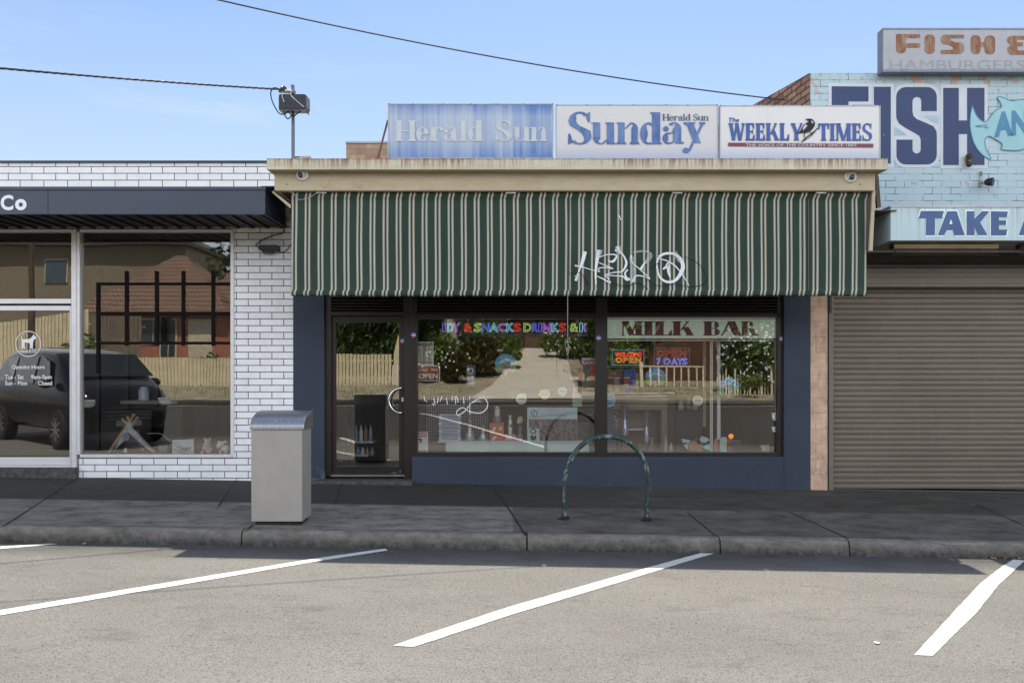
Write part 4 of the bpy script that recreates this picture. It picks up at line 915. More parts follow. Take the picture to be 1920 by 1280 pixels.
ck = t.noise(t.pos((1.5,1,1.5)), 2.6, 6, .7); crack = t.math('MULTIPLY', bn.outputs["Fac"], t.ramp(ck, .47, .56, .14, .95)); c = t.mix(crack, c, (.06,.075,.08))
n3 = t.noise(t.pos((1,1,1), (5,0,3)), 5.5, 4, .55); edge = t.ramp(x[2], zq-.55, zq-.12, 0, .105)
peel = t.ramp(t.math('ADD', n3, edge), .685, .692); c = t.mix(peel, c, t.mix(t.ramp(bn.outputs["Fac"], 0, 1), (.60,.40,.31), (.35,.29,.25)))
rim = t.math('MULTIPLY', t.ramp(t.math('ADD', n3, edge), .672, .685), t.math('SUBTRACT', 1.0, peel)); c = t.mix(t.math('MULTIPLY', rim, .6), c, (.16,.2,.2))
st = t.noise(t.pos((12,1,.6)), 1, 5, .7); c = t.mix(t.math('MULTIPLY', t.ramp(st, .55, .75, 0, .5), t.ramp(x[2], zq-.5, zq, 0, 1)), c, (.10,.13,.14))
t.bump(t.math('ADD', t.math('MULTIPLY', bn.outputs["Fac"], -1.0), t.math('MULTIPLY', peel, -.7)), .45, .006); M_PB = t.fin(c, .6)
M_SIDE = brick("red_side_brick", ((.42,.22,.14),(.24,.12,.085)), (.07,.05,.04), .245, .088, .012, (0,.03), vert_axis='yz', rough=.9, var=.3, dirt=.4, bump=1.0)
M_SAL = brick("salmon_pier_brick", ((.66,.45,.33),(.56,.38,.27)), (.36,.27,.2), .36, .20, .003, (.02,.04), rough=.8, var=.28, bump=.35, dirt=.6)
b = MB(); b.box(xq0, xq1, 0, .24, Z_(495), zq); b.build("front_wall", M_PB, Q)
b = MB(); sk = -.14; pts = [(xq0,.24),(xq0+sk*8,8.2),(xq0+sk*8+.24,8.2),(xq0+.24,.24)]
zt0, zt1 = zq+.0, zq+.75
vs = [(xq0,.02,3.0),(xq0+sk*8,8.2,3.0),(xq0+sk*8+.25,8.2,3.0),(xq0+.25,.241,3.0),(xq0-.002,.02,zq+.012),(xq0+sk*8,8.2,zt1),(xq0+sk*8+.25,8.2,zt1),(xq0+.25,.241,zq+.012)]
b.add([(v[0]-.002 if i in (0,4) else v[0], v[1], v[2]) for i, v in enumerate(vs)], [(0,4,5,1),(4,7,6,5),(3,2,6,7),(1,5,6,2),(0,3,7,4)]); b.build("side_wall", M_SIDE, Q)
b = MB(); b.box(xq0, X_(1553), 0, .24, -.2, Z_(495)-.001); b.build("pier", M_SAL, Q)
b = MB(); b.box(xq1-.25, xq1, .24, 8.2, -.2, zq); b.box(xq0, xq1, 8.2, 8.4, -.2, zq); b.build("rear_wall", mat("render_dark", (.30,.28,.25), .85), Q)
MB().box(xq0+.25, xq1-.25, .24, 8.2, 4.2, 4.25).build("roof", mat("roof_sheet", (.25,.25,.26), .5, .4), Q)
# big painted letters on the brick: white outlines first, blue on top
t = NT("sign_paint_blue"); n = t.noise(t.pos(), 4, 6, .7); c = t.mix(t.ramp(n, .3, .7), (.012,.032,.11), (.018,.045,.145)); c = t.mix(t.ramp(t.noise(t.pos(loc=(3,0,0)), 14, 4, .6), .72, .74, 0, .8), c, (.35,.4,.38))
cb = t.n("ShaderNodeCombineXYZ"); x = t.xyz(); t.put(cb.inputs[0], x[0]); t.put(cb.inputs[1], t.math('ADD', x[2], -zq+.088*60)); bn = t.n("ShaderNodeTexBrick"); t.put(bn.inputs["Vector"], cb.outputs[0]); bn.inputs["Scale"].default_value = 1
bn.inputs["Brick Width"].default_value = .245; bn.inputs["Row Height"].default_value = .088; bn.inputs["Mortar Size"].default_value = .005; bn.inputs["Mortar Smooth"].default_value = .4
c = t.mix(t.math('MULTIPLY', bn.outputs["Fac"], .35), c, (.01,.02,.06)); t.bump(bn.outputs["Fac"], -.4, .006); M_BP = t.fin(c, .5)
t = NT("sign_paint_white"); n = t.noise(t.pos(), 3, 6, .7); c = t.mix(t.ramp(n, .35, .7), (.66,.69,.72), (.56,.61,.65)); M_WP = t.fin(c, .6)
yw, yb_ = -.004, -.007
W = MB(); B = MB()
def both(pts, out): pflat(B, pts, yb_); W.prism([(X_(a), Z_(c_)) for a, c_ in out], yw, yw+.003)
both([(1559.5,162),(1628.5,162.5),(1628.5,190.5),(1591,190.5),(1591,215),(1620,215),(1620,240),(1591,240),(1591,305),(1559.5,305)], [(1553.5,156.5),(1634.5,157),(1634.5,196.5),(1597,196.5),(1597,209),(1626,209),(1626,246),(1597,246),(1597,312),(1553.5,312)])
both([(1638.5,163),(1670.3,163),(1670.3,307),(1638.5,307)], [(1635.3,157.5),(1675.6,157.5),(1675.6,315),(1635.3,315)])
Sp = [(1756.5,208.5),(1727.5,208.5)]+[(1727.5,189)]+[(1719.3+8.2*math.cos(a), 190+8*math.sin(a)) for a in [math.radians(-20-140*i/6) for i in range(7)]]+[(1711,190),(1711,210),(1713,218),(1720,224),(1735,230),(1750,237),(1756,246),(1756.5,254),(1756.5,290)]
Sp += [(1738.5+18*math.cos(a), 290.5+18*math.sin(a)) for a in [math.radians(90*i/6) for i in range(1,7)]]+[(1699,308.5)]+[(1699+18*math.cos(a), 290.5+18*math.sin(a)) for a in [math.radians(90+90*i/6) for i in range(1,7)]]
Sp += [(1681,262),(1711,262),(1711,280)]+[(1718.8+7.8*math.cos(a), 280+8*math.sin(a)) for a in [math.radians(160-140*i/6) for i in range(7)]]+[(1726.5,280),(1726.5,262),(1724,255),(1716,250),(1698,240),(1686,232),(1681,222),(1680.5,212),(1680.5,182)]
Sp += [(1698.5+18*math.cos(a), 181.5+18*math.sin(a)) for a in [math.radians(180+90*i/6) for i in range(1,7)]]+[(1738,163.5)]+[(1738.5+18*math.cos(a), 181.5+18*math.sin(a)) for a in [math.radians(270+90*i/6) for i in range(1,7)]]
both(Sp, [(1700,157),(1738,157),(1752,161),(1761.5,171),(1763,183),(1763,214),(1762,243),(1763,256),(1763,292),(1758,306),(1745,314.5),(1694,314.5),(1682,309),(1676,298),(1675.7,256),(1675.7,176),(1682,163),(1690,159)])
both([(1768.7,165),(1797.8,165),(1797.8,226),(1813.5,226),(1813.5,165),(1846,165),(1846,309.5),(1813.5,309.5),(1813.5,251.5),(1797.8,251.5),(1797.8,309.5),(1768.7,309.5)], [(1763.4,158.5),(1851.5,158.5),(1851.5,316.5),(1763.4,316.5)])
W.build("lettering_outline", M_WP, Q); B.build("lettering", M_BP, Q)
# lighter wedge shapes inside the S
b = MB(); pflat(b, [(1732,216.5),(1760.5,217),(1760.5,232),(1745,226)], -.0075); pflat(b, [(1677,238),(1693,247),(1701,254),(1677,254)], -.0075); b.build("lettering_shade", mat("pale_blue_paint", (.40,.52,.58), .6), Q)
# painted fish outline with AND
t_ = [(1822,197.5),(1829,215),(1838,226),(1848,229),(1858,217),(1866,208),(1877.5,200),(1869,183),(1880,184),(1895,190),(1910,188),(1960,186),(1985,200),(2000,222),(1990,240),(1965,256),(1940,250),(1932,272),(1912,282),(1895,282.5),(1877,280.5),(1878,270),(1862,260),(1853,256),(1846,263),(1848,280),(1857,299),(1840,290),(1826,270),(1819,245),(1818,222)]
b = MB(); pflat(b, spline(t_+[t_[0]], 3)[:-1], -.0105); b.build("fish_painting", mat("aqua_paint", (.34,.60,.62), .6, var=.1), Q)
b = MB(); q = spline(t_+[t_[0]], 3); b.ribbon([(X_(a), Z_(c_)) for a, c_ in q], .012, -.0125); b.build("fish_outline", mat("teal_paint", (.09,.24,.35), .6), Q)
b = MB()
random.seed(3)
for i in range(26):
    a = random.uniform(-.9,.9); px = 1826+random.random()*20; py = 241+(px-1826)*.35*random.uniform(-1,1)-4; l = random.uniform(3,8)
    b.ribbon([(X_(px), Z_(py)), (X_(px+l), Z_(py+l*math.sin(a)*.6))], .003, -.0135, i)
b.build("fish_hatching", mat("teal_paint", (.09,.24,.35), .6), Q)
b = MB(); text_into(b, "AND", 1864, 1962, 211, 258, -.0135, .05, tilt=.10); b.build("painted_word", mat("mid_blue_paint", (.07,.25,.40), .55), Q)
# canopy
YQ = -.9; xc0 = X_(1670,YQ); zt, zb = Z_(387,YQ), Z_(451,YQ)
t = NT("canopy_pale_blue"); n = t.noise(t.pos(), 2, 5, .6); c = t.mix(t.ramp(n, .3, .7), (.46,.60,.62), (.54,.67,.68)); x = t.xyz()
st = t.noise(t.pos((26,3,.6)), 1, 5, .7); c = t.mix(t.math('MULTIPLY', t.ramp(st, .5, .72, 0, .75), t.ramp(x[2], zb+.1, zt, .25, 1)), c, (.17,.17,.14)); M_CPB = t.fin(c, .5)
b = MB(); b.box(xc0, xq1, YQ, YQ+.03, zb, zt); b.box(xc0, xc0+.03, YQ+.03, -.02, zb, zt); b.build("canopy_fascia", M_CPB, Q, bevel=.004)
b = MB(); b.box(xc0-.01, xq1, YQ-.012, YQ+.04, zt-.01, zt+.006); b.box(xc0-.01, xc0+.03, YQ+.04, -.02, zt-.01, zt+.006); b.build("canopy_edge", mat("canopy_edge_white", (.55,.57,.55), .5, dirt=.4), Q)
MB().box(xc0+.03, xq1, YQ+.03, -.001, zb+.02, zb+.04).build("soffit", mat("soffit_grey_brown", (.30,.27,.24), .7), Q)
MB().box(xc0+.03, xq1, YQ+.03, -.001, zt-.04, zt-.03).build("canopy_roof", mat("roof_sheet", (.25,.25,.26), .5, .4), Q)
b = MB(); b2 = MB()
def word_flat(b, polys, Y):
    for p in polys: pflat(b, p, Y)
TAKE = [[(1727,395.5),(1770,395.5),(1766.5,409),(1753.5,409),(1753,441),(1736,441),(1736.5,409),(1722.5,409)],
        [(1776,396),(1794,396),(1809,441),(1789.5,441),(1787,431.5),(1775,431.5),(1770,441),(1758.5,441)],
        [(1812.5,396),(1827,396),(1827,410),(1841,396),(1855,396),(1838,417),(1852,441),(1834,441),(1827,426),(1827,441),(1812.5,441)],
        [(1858,396),(1890,396.5),(1888,407),(1873,407),(1873,413),(1887,413),(1886,422),(1873,422),(1873,430.5),(1889,430.5),(1886.5,441.5),(1858,441.5)],
        [(1926,396),(1945,396),(1960,441),(1940,441),(1936,431),(1924,431),(1920,441),(1910,441)]]
for p in TAKE:
    cx = sum(a for a, _ in p)/len(p); cz = sum(c_ for _, c_ in p)/len(p)
    xs = [a for a, _ in p]; zs = [c_ for _, c_ in p]; sx = 1+5/(max(xs)-min(xs)); sz = 1+5.5/(max(zs)-min(zs)); mx, mz = (max(xs)+min(xs))/2, (max(zs)+min(zs))/2
    pflat(b2, [((a-mx)*sx+mx, (c_-mz)*sz+mz) for a, c_ in p], YQ-.002, TAKE.index(p)); pflat(b, p, YQ-.0055)
pflat(b2, [(1780,420),(1783,411),(1786,420)], YQ-.0065, 0)
b2.build("lettering_outline", mat("pale_letter_edge", (.82,.88,.88), .6), Q); b.build("lettering", mat("faded_navy_paint", (.055,.115,.26), .55, var=.15, scale=5), Q)
MB().box(X_(1520)+.002, xq1, -.02, -.001, Z_(499), Z_(475)).build("recess_shade_panel", mat("recess_shade_brown", (.05,.042,.036), .7), Q)  # dark panel added over the wall to stand for the shaded recess
# dark head gap, shutter box and curtain
b = MB(); b.box(X_(1553), xq1, .06, .24, Z_(500), Z_(486)); b.build("head_recess", mat("recess_black", (.02,.018,.016), .8), Q)
sh = thing("roller_shutter", "closed ribbed taupe roller shutter across the takeaway shop front", "roller shutter", (X_(1750), .05, 0))
t = NT("shutter_taupe"); n = t.noise(t.pos((.6,1,1.2)), 1.2, 5, .6); c = t.mix(t.ramp(n, .3, .7), (.150,.122,.090), (.19,.158,.12)); x = t.xyz()
c = t.mix(t.ramp(t.noise(t.pos((1.2,1,3.5)), 2.5, 6, .7), .5, .78, 0, .4), c, (.12,.10,.085)); c = t.mix(t.ramp(t.noise(t.pos((5,1,.5)), 2, 4, .7), .6, .8, 0, .3), c, (.33,.31,.28)); M_SHT = t.fin(c, .5, .1)
b = MB(); x0, x1 = X_(1563), xq1; z = Z_(917); ztop = Z_(536); prof = []; step = 10.25/F*D
zlev = base(4.6)-.0
while z < ztop:
    prof += [(.058, z), (.046, z+.005), (.043, z+step*.25), (.041, z+step*.55), (.044, z+step*.74), (.056, z+step*.78), (.047, z+step*.84), (.048, z+step-.006)]; z += step
vs = []; n_ = len(prof)
for xx in (x0, x1): vs += [(xx, y, zz) for y, zz in prof]
b.add(vs, [(i, i+n_, i+n_+1, i+1) for i in range(n_-1)]); b.build("curtain", M_SHT, sh)
b = MB(); zz = Z_(917); b.add([(x0,.035,zz),(x1,.035,zz-.10),(x1,.035,zz-.2),(x0,.035,zz-.2),(x0,.07,zz),(x1,.07,zz-.10),(x1,.07,zz-.2),(x0,.07,zz-.2)], [(0,3,2,1),(0,1,5,4)]); b.build("bottom_bar", mat("shutter_bar", (.07,.065,.06), .5), sh)
b = MB(); b.box(X_(1553)+.01, X_(1563), .0, .08, -.1, Z_(538)); b.build("guide_rail", M_SHT, sh, bevel=.003)
MB().box(X_(1551.5), X_(1553)+.01, -.001, .2, -.1, Z_(495)-.001).build("guide_edge", mat("recess_black", (.02,.018,.016), .8), sh)
MB().box(X_(1553)+.011, X_(1559), -.012, -.001, Z_(587), Z_(553)).build("guide_bracket", mat("bracket_brown", (.035,.025,.02), .5), sh)
b = MB(); pr = [(.02,499),(-.10,499),(-.10,502.5),(-.085,503.5),(-.085,512),(-.095,513),(-.095,521),(-.088,522),(-.088,533),(-.10,534),(-.10,539),(-.02,541.5),(.02,541.5)]
b.add([(X_(1556), y, Z_(py)) for y, py in pr]+[(x1, y, Z_(py)) for y, py in pr], [(i, i+len(pr), i+len(pr)+1, i+1) for i in range(len(pr)-1)]+[tuple(range(len(pr)-1, -1, -1))])
b.build("shutter_box", M_SHT, sh)
MB().box(X_(1556), x1, -.105, -.1005, Z_(504.5), Z_(501)).build("box_trim", mat("bracket_brown", (.035,.025,.02), .5), sh)
# batten lights under the canopy in wire cages
def batten(px0, px1, label, m):
    YL = -.62; o = thing("batten_light", label, "light fitting", P((px0+px1)/2, 462, YL), "caged batten lights under the canopy")
    b = MB(); b.pbox(px0, px1, 457.5, 465.5, YL, .10); b.build("body", m, o, bevel=.004)
    b = MB(); b.pbox(px0-3, px0, 458, 466, YL+.005, .09); b.build("end_cap", mat("bracket_brown", (.035,.025,.02), .5), o)
    b = MB(); b.tube([P(px0+2,471,YL+.03), P(px1-2,471,YL+.03)], .013, 8); b.build("tube", mat("tube_glass", (.35,.34,.32), .3), o)
    b = MB(); x = px0-4
    while x < px1+1: b.tube([P(x,466,YL-.02), P(x,477,YL-.01), P(x,478.5,YL+.08)], .0018, 4); x += 3.6
    for py in (467,470,474,478): b.tube([P(px0-4,py,YL-.02), P(px1+1,py,YL-.02)], .0018, 4)
    b.build("wire_cage", mat("cage_wire", (.10,.09,.08), .6), o)
batten(1677, 1873, "cream caged batten light under the pale blue canopy", mat("batten_cream", (.80,.68,.44), .45))
batten(1916, 2080, "red caged batten light under the canopy at the right edge of the frame", mat("batten_red", (.20,.02,.02), .45))
# wall lights above the canopy
for px, py, lab, k in ((1852,342,"small black spotlight on a bracket on the blue painted wall below the fish drawing",0), (1817,301,"weathered brown lamp holder fixed across the big painted letter H",1)):
    o = thing("wall_spotlight" if not k else "lamp_holder", lab, "wall light", P(px,py,-.05))
    if not k:
        b = MB(); b.pbox(1838, 1841.5, 321, 350, -.02, .018); b.bar(P(1840,338,-.04), P(1849,343,-.10), .016); b.ball(P(1842,341,-.03), .03, .02, .03); b.build("bracket", mat("bracket_white", (.5,.5,.48), .5), o)
        b = MB(); b.tube([P(1848,342,-.10), P(1853,341.5,-.13), P(1862,341,-.17)], [.035,.05,.055], 14); b.build("lamp_shade", M_BLK, o, smooth=True)
        b = MB(); b.tube([P(1840,322,-.03), P(1840.5,329,-.03)], .01, 6); b.build("fixing", mat("brass_dull", (.2,.17,.08), .5), o)
    else:
        b = MB(); b.tube([P(1812,296,-.03), P(1817,294,-.05), P(1821,293.5,-.07)], [.035,.045,.04], 10); b.tube([P(1816,300,-.04), P(1817,311,-.07)], [.035,.03], 10); b.build("housing", mat("rust_brown", (.06,.045,.03), .8), o, smooth=True)
        b = MB(); b.ball(P(1818.5,302,-.08), .02); b.build("bulb_socket", mat("brass_dull", (.2,.17,.08), .5), o)
# box sign on top
BX = thing("box_sign", "grey framed box sign with rust orange lettering standing on the blue brick parapet", "sign", P(1800,135,-.12))
yb0 = -.14; z0_, z1_ = Z_(135.5,yb0), Z_(53,yb0)
x0 = X_(1655,yb0); x1 = 10.8
M_BXF = mat("box_sign_frame", (.20,.22,.26), .45, .3, var=.15, scale=8, dirt=.2)
b = MB(); b.box(x0-.003, x1, yb0+.005, yb0+.14, z0_+.002, z1_-.002); b.box(x0-.003, x1, yb0-.008, yb0+.0045, z0_, z0_+.035); b.box(x0-.003, x1, yb0-.008, yb0+.0045, z1_-.026, z1_); b.box(x0-.003, x0+.002, yb0-.008, yb0+.0045, z0_+.036, z1_-.027)
b.build("case", M_BXF, BX, bevel=.004)
t = NT("perished_acrylic"); n = t.noise(t.pos((1,1,.6)), 3, 5, .7); M_ACR = t.fin(t.mix(t.ramp(n, .3, .75), (.36,.37,.39), (.44,.44,.455)), .4)
MB().box(x0+.003, x1, yb0-.004, yb0+.004, z0_+.036, z1_-.027).build("face", M_ACR, BX)
t = NT("rust_orange_letter"); n = t.noise(t.pos((5,1,1.4)), 3, 5, .75); M_RUST = t.fin(t.mix(t.ramp(n, .4, .66), (.26,.085,.03), (.36,.28,.19)), .7)
b = MB(); yy = yb0-.006
def rrp(*a, k=0): pflat(b, rr(*a), yy, k)
rrp(1680,64,1699,100.5,(3,0,8,8)); rrp(1690,64.5,1725.5,72,(0,3,3,0),k=1); rrp(1692,81.5,1725.5,90,(0,3,3,0),k=1)
rrp(1733.5,65,1753,101.5,8)
rrp(1764,65.5,1808,72.5,(8,2,2,0)); rrp(1764,66,1783,84,(8,0,4,8),k=1); pflat(b, [(1768,80),(1784,77),(1807,85),(1807,95),(1790,90)], yy, 2); rrp(1787,80,1808,101.5,(4,9,9,0),k=3); rrp(1763.5,94,1800,101.5,(3,0,0,3),k=4)
rrp(1820,66.5,1839,102,8); rrp(1846,67,1866,102.5,8); rrp(1830,79,1856,89,0,k=1)
for kk_, q_ in enumerate((rr(1890,67.5,1930,75,(8,3,3,0)), rr(1888,68,1907,83,(8,0,4,6)), rr(1889,86,1908,103,(6,3,0,9)), rr(1893,95,1935,103,(0,3,4,4)), rr(1894,80,1918,87,2))): pflat(b, q_, yy, kk_)
b.build("lettering", M_RUST, BX)
b = MB(); text_into(b, "HAMBURGERS", 1668, 1922, 113, 131, yy, .0); b.build("faded_lettering", mat("faded_letter_grey", (.31,.325,.335), .55), BX)
# bricks on the parapet behind (coping row stains come from the wall material)

# ================================================================ STREET FURNITURE
# litter bin enclosure
z_b = path_z(X_(520,-2.5), -2.5)
BN = thing("litter_bin", "tall pale grey metal litter bin with curved steel lid beside the kerb", "litter bin", (X_(519,-2.5), -2.5, z_b))
yb0 = -2.53; k_ = (D+yb0)/F
hx0, hx1 = X_(468.5,yb0), X_(566.5,yb0); zt = Z_(806,yb0); zb = Z_(977.5,yb0); dep = .34
M_BIN = mat("bin_warm_grey", (.36,.335,.30), .42, .05, var=.06, scale=5, dirt=.07)
MB().box(hx0+.012, hx1, yb0, yb0+dep, zb, zt).build("body", M_BIN, BN, bevel=.006)
t = NT("brushed_lid"); n = t.noise(t.pos((30,3,3)), 2, 4, .7); M_LID = t.fin(t.mix(t.ramp(n, .3, .7), (.26,.27,.28), (.38,.39,.40)), t.ramp(n, .3, .7, .28, .45), .75)
prof = [(0,0),(0,.018)]+[(dep*1.02*(1-math.cos(math.radians(a))), .018+.155*math.sin(math.radians(a))) for a in range(6, 91, 7)]+[(dep+.012, .173),(dep+.012, 0)]
b = MB(); n_ = len(prof); xa_, xb_ = hx0+.002, hx1+.014
vs = [(xa_, yb0-.008+y, zt+.002+z) for y, z in prof]+[(xb_, yb0-.008+y, zt+.002+z) for y, z in prof]
b.add(vs, [(i, i+n_, i+n_+1, i+1) for i in range(n_-1)]+[tuple(range(n_-1, -1, -1)), tuple(range(n_, 2*n_)), (n_-1, 2*n_-1, n_, 0)]); b.build("lid", M_LID, BN, smooth=True)
b = MB(); b.tube([(xb_+.002, yb0-.008+y, zt+.002+z) for y, z in prof[1:-1]], .004, 5); b.build("lid_rim", mat("rim_steel", (.5,.5,.5), .35, .7), BN)
b = MB()
for px, py in ((478,792),(571,784)): b.ball(P(px,py,yb0-.01), .005)
b.lathe(P(519,789,yb0+.02), [(.012,0),(.01,.008)], 10, 'y'); b.build("rivet", mat("worn_steel_strip", (.55,.55,.54), .35, .9), BN)
b = MB(); b.box(hx0+.04, hx1-.03, yb0+.04, yb0+dep-.03, z_b-.02, zb); b.build("plinth", mat("recess_black", (.02,.018,.016), .8), BN)
# bike hoop
YH = -2.02; pL, pR = X_(1058,YH), X_(1212.5,YH); zg1, zg2 = path_z(pL,YH), path_z(pR,YH)
HP = thing("bike_hoop", "dark green steel bicycle hoop with chipped grey paint standing on the footpath", "bicycle hoop", ((pL+pR)/2, YH, zg1))
pts = [(1058,974),(1058,940),(1058,905),(1061,885),(1068,866),(1078,848),(1092,833),(1110,822),(1137,818.5),(1160,821),(1180,830),(1196,845),(1207,862),(1213,882),(1216,900),(1215,925),(1213.5,950),(1212,973)]
t = NT("chipped_green_paint"); n = t.noise(t.pos((1,1,.5)), 34, 5, .7); n2 = t.noise(t.pos(), 6, 4, .6); c = t.mix(t.ramp(n2, .3, .7), (.014,.032,.028), (.028,.052,.045))
c = t.mix(t.math('MULTIPLY', t.ramp(n, .52, .58), t.ramp(n2, .42, .58, .25, .95)), c, (.26,.31,.33)); t.bump(n, .4, .003); M_HOOP = t.fin(c, .42)
b = MB(); b.tube(spline([tuple(P(x_,y_,YH)) for x_, y_ in pts], 5), .0265, 14); b.build("tube", M_HOOP, HP, smooth=True)
b = MB()
for p_, z_ in ((pL,zg1),(pR,zg2)):
    b.lathe((p_,YH,z_-.002), [(.05,0),(.052,.012),(.032,.018),(.03,.04)], 16); b.bar((p_-.055,YH-.02,z_+.004), (p_+.05,YH+.02,z_+.02), .05, .008)
b.build("foot_plate", mat("hoop_base", (.012,.014,.014), .7), HP)
# litter: paper scrap on the road, leaves in the gutter
def scrap(px, py, s, col, name, label, cat, road=True, group=None):
    p = road_hit(px, py) if road else path_hit(px, py); b = MB(); n = 7
    ring = [p+Vector((math.cos(k*2*math.pi/n)*s*random.uniform(.6,1.1), math.sin(k*2*math.pi/n)*s*random.uniform(.6,1.1), .006+random.uniform(0,s*.25))) for k in range(n)]
    b.add([p+Vector((0,0,s*.25+.004))]+ring, [(0, 1+k, 1+(k+1) % n) for k in range(n)]); return tag(b.build(name, col), label, cat, group)
M_PAPER = mat("scrap_white", (.75,.74,.70), .8); M_LEAF = mat("dry_leaf", (.28,.17,.08), .8); M_LEAFY = mat("yellow_leaf", (.45,.36,.15), .8)
scrap(1643,1206,.022, M_PAPER, "paper_scrap", "crumpled white paper scrap lying on the sunlit asphalt near the right parking line", "litter")
scrap(1825,947,.022, M_LEAFY, "fallen_leaf", "yellow leaf on the dark footpath before the shutter", "leaf", False)
gl = [(1865,1043),(1873,1046),(1885,1044),(1898,1043),(1907,1045),(1915,1042),(1880,1047),(1893,1048),(1911,1048),(1860,1046)]
b = MB()
for px, py in gl:
    p = road_hit(px, max(py,1047)); s = random.uniform(.02,.035); a = random.uniform(0,6); d = Vector((math.cos(a), math.sin(a), .3))*s; e = Vector((-math.sin(a), math.cos(a), .1))*s*.6
    b.add([p-d+Vector((0,0,.01)), p+e+Vector((0,0,.015)), p+d+Vector((0,0,.01)), p-e+Vector((0,0,.012))], [(0,1,2,3)])
o = b.build("leaf_litter", M_LEAF); struct(o, 'stuff', "dry brown leaves gathered in the gutter at the right edge", "leaves")
for px, py, s in ((158,1017,.018),): scrap(px, max(py,1020), s, M_PAPER, "paper_scrap", "small crumpled white scrap against the kerb at the left", "litter")
scrap(733,1035,.02, M_LEAF, "fallen_leaf", "curled brown leaf in the shaded gutter at the end of a parking line", "leaf")
# ================================================================ MILK BAR WINDOW CONTENTS
LIFT = 2.1
YG = .165                       # just inside the glass
def flat_thing(name, label, cat, px0, px1, py0, py1, m, Y=YG, dep=.004, group=None):
    o = MB().pbox(px0, px1, py0, py1, Y, dep).build(name, m); return tag(o, label, cat, group)
def sub(parent, name, m, fn):
    b = MB(); fn(b); return b.build(name, m, parent)
M_LEDP = mat("led_panel_black", (.006,.006,.008), .3)
# scrolling sign: one letter colour after another, traced as double dotted outlines
ls = thing("scrolling_led_sign", "long black scrolling LED sign spelling snacks and drinks in many colours", "LED sign", P(965,615,.3))
YE = .22; MB().pbox(826, 1103, 599.5, 631, YE+.006, .03).build("panel", M_LEDP, ls)
LC = {'r': (1,.05,.03), 'g': (.55,.85,.20), 'b': (.16,.20,1), 'c': (.25,.75,.95), 'p': (.55,.2,.9)}
def led_outline(ch, px0, px1, py0, py1, col, Y, r=.0038, st=1.5, dots=0, par=None, nm="letter"):
    """letter outline as glowing tube or dots"""
    vs, fs = text_raw(ch, .01, 2); cnt = {}
    for f in fs:
        for i in range(len(f)):
            e = (f[i], f[(i+1) % len(f)]); k = tuple(sorted(e)); cnt[k] = cnt.get(k, 0)+1
    xs = [v[0] for v in vs]; ys = [v[1] for v in vs]; a, c_, d, e_ = min(xs), max(xs), min(ys), max(ys)
    x0, x1, z0, z1 = X_(px0,Y), X_(px1,Y), Z_(py1,Y), Z_(py0,Y)
    g = lambda v: Vector((x0+(v[0]-a)/(c_-a or 1)*(x1-x0), Y, z0+(v[1]-d)/(e_-d or 1)*(z1-z0)))
    b = MB()
    for (i, j), n_ in cnt.items():
        if n_ != 1: continue
        p, q = g(vs[i]), g(vs[j])
        if (p-q).length < 1e-5: continue
        if dots:
            m_ = max(1, int((p-q).length/dots))
            for k in range(m_): c0 = p.lerp(q, (k+.5)/m_); b.box(c0.x-r, c0.x+r, Y-r, Y+r, c0.z-r, c0.z+r)
        else: b.bar(p, q, r, r, up=(0,1,0))
    return b.build(nm, emit("led_%s_%s" % (str(col), st), col, st), par)
seq = [("I",830,835,'b'),("D",839,850,'c'),("Y",849,862,'p'),("&",870,884,'r'),("S",889,903,'g'),("N",903.5,918,'b'),("A",918,934,'c'),("C",934,949,'p'),("K",950,963,'c'),("S",963,976.5,'r'),
       ("D",982,996,'g'),("R",998,1008,'b'),("I",1010,1015,'b'),("N",1018,1032,'p'),("K",1034,1048,'c'),("S",1048,1061,'r'),("&",1069,1083.5,'g'),("I",1087,1092,'c'),("(",1094,1099,'p')]
for ch, a, c_, k in seq: led_outline(ch, a, c_, 606, 621.5, LC[k], YE, .0036, 1.0, .0, ls)
# milk bar banner
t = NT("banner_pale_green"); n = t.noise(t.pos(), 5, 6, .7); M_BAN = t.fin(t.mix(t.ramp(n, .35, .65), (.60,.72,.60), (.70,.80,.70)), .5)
t.put(t.b.inputs["Emission Color"], (.42,.52,.42)); t.b.inputs["Emission Strength"].default_value = .18  # faint glow added to brighten the unlit banner
mk = thing("window_banner", "pale green banner with maroon wedge serif lettering across the top of the right window", "banner", P(1298,615,.2))
YN = .132; MB().pbox(1138.5, 1456, 595.5, 635.5, YN, .003).build("panel", M_BAN, mk)
sub(mk, "border_line", mat("banner_line_dark", (.03,.05,.035), .5), lambda b: (b.pbox(1139,1456,596.5,598,YN-.001,.0008), b.pbox(1139,1456,634.2,635.8,YN-.001,.0008)))
sub(mk, "border", mat("banner_pale_line", (.42,.48,.40), .5), lambda b: (b.pbox(1138.5,1456,593.8,595.6,YN,.003), b.pbox(1138.5,1456,637,639,YN,.003), b.pbox(1452.5,1454.5,638.5,790,YN,.003)))
M_MAR = mat("maroon_vinyl", (.10,.004,.018), .35)
b = MB()
for ch, a, c_ in (("M",1164.5,1205.5),("I",1206,1226),("L",1226,1260),("K",1260,1301),("B",1318,1350),("A",1351,1392),("R",1389,1424.5)): serif_into(b, ch, a, c_, 629, 602, YN-.002, st=.30, th=.05, sl=.055)
b.build("lettering", M_MAR, mk)
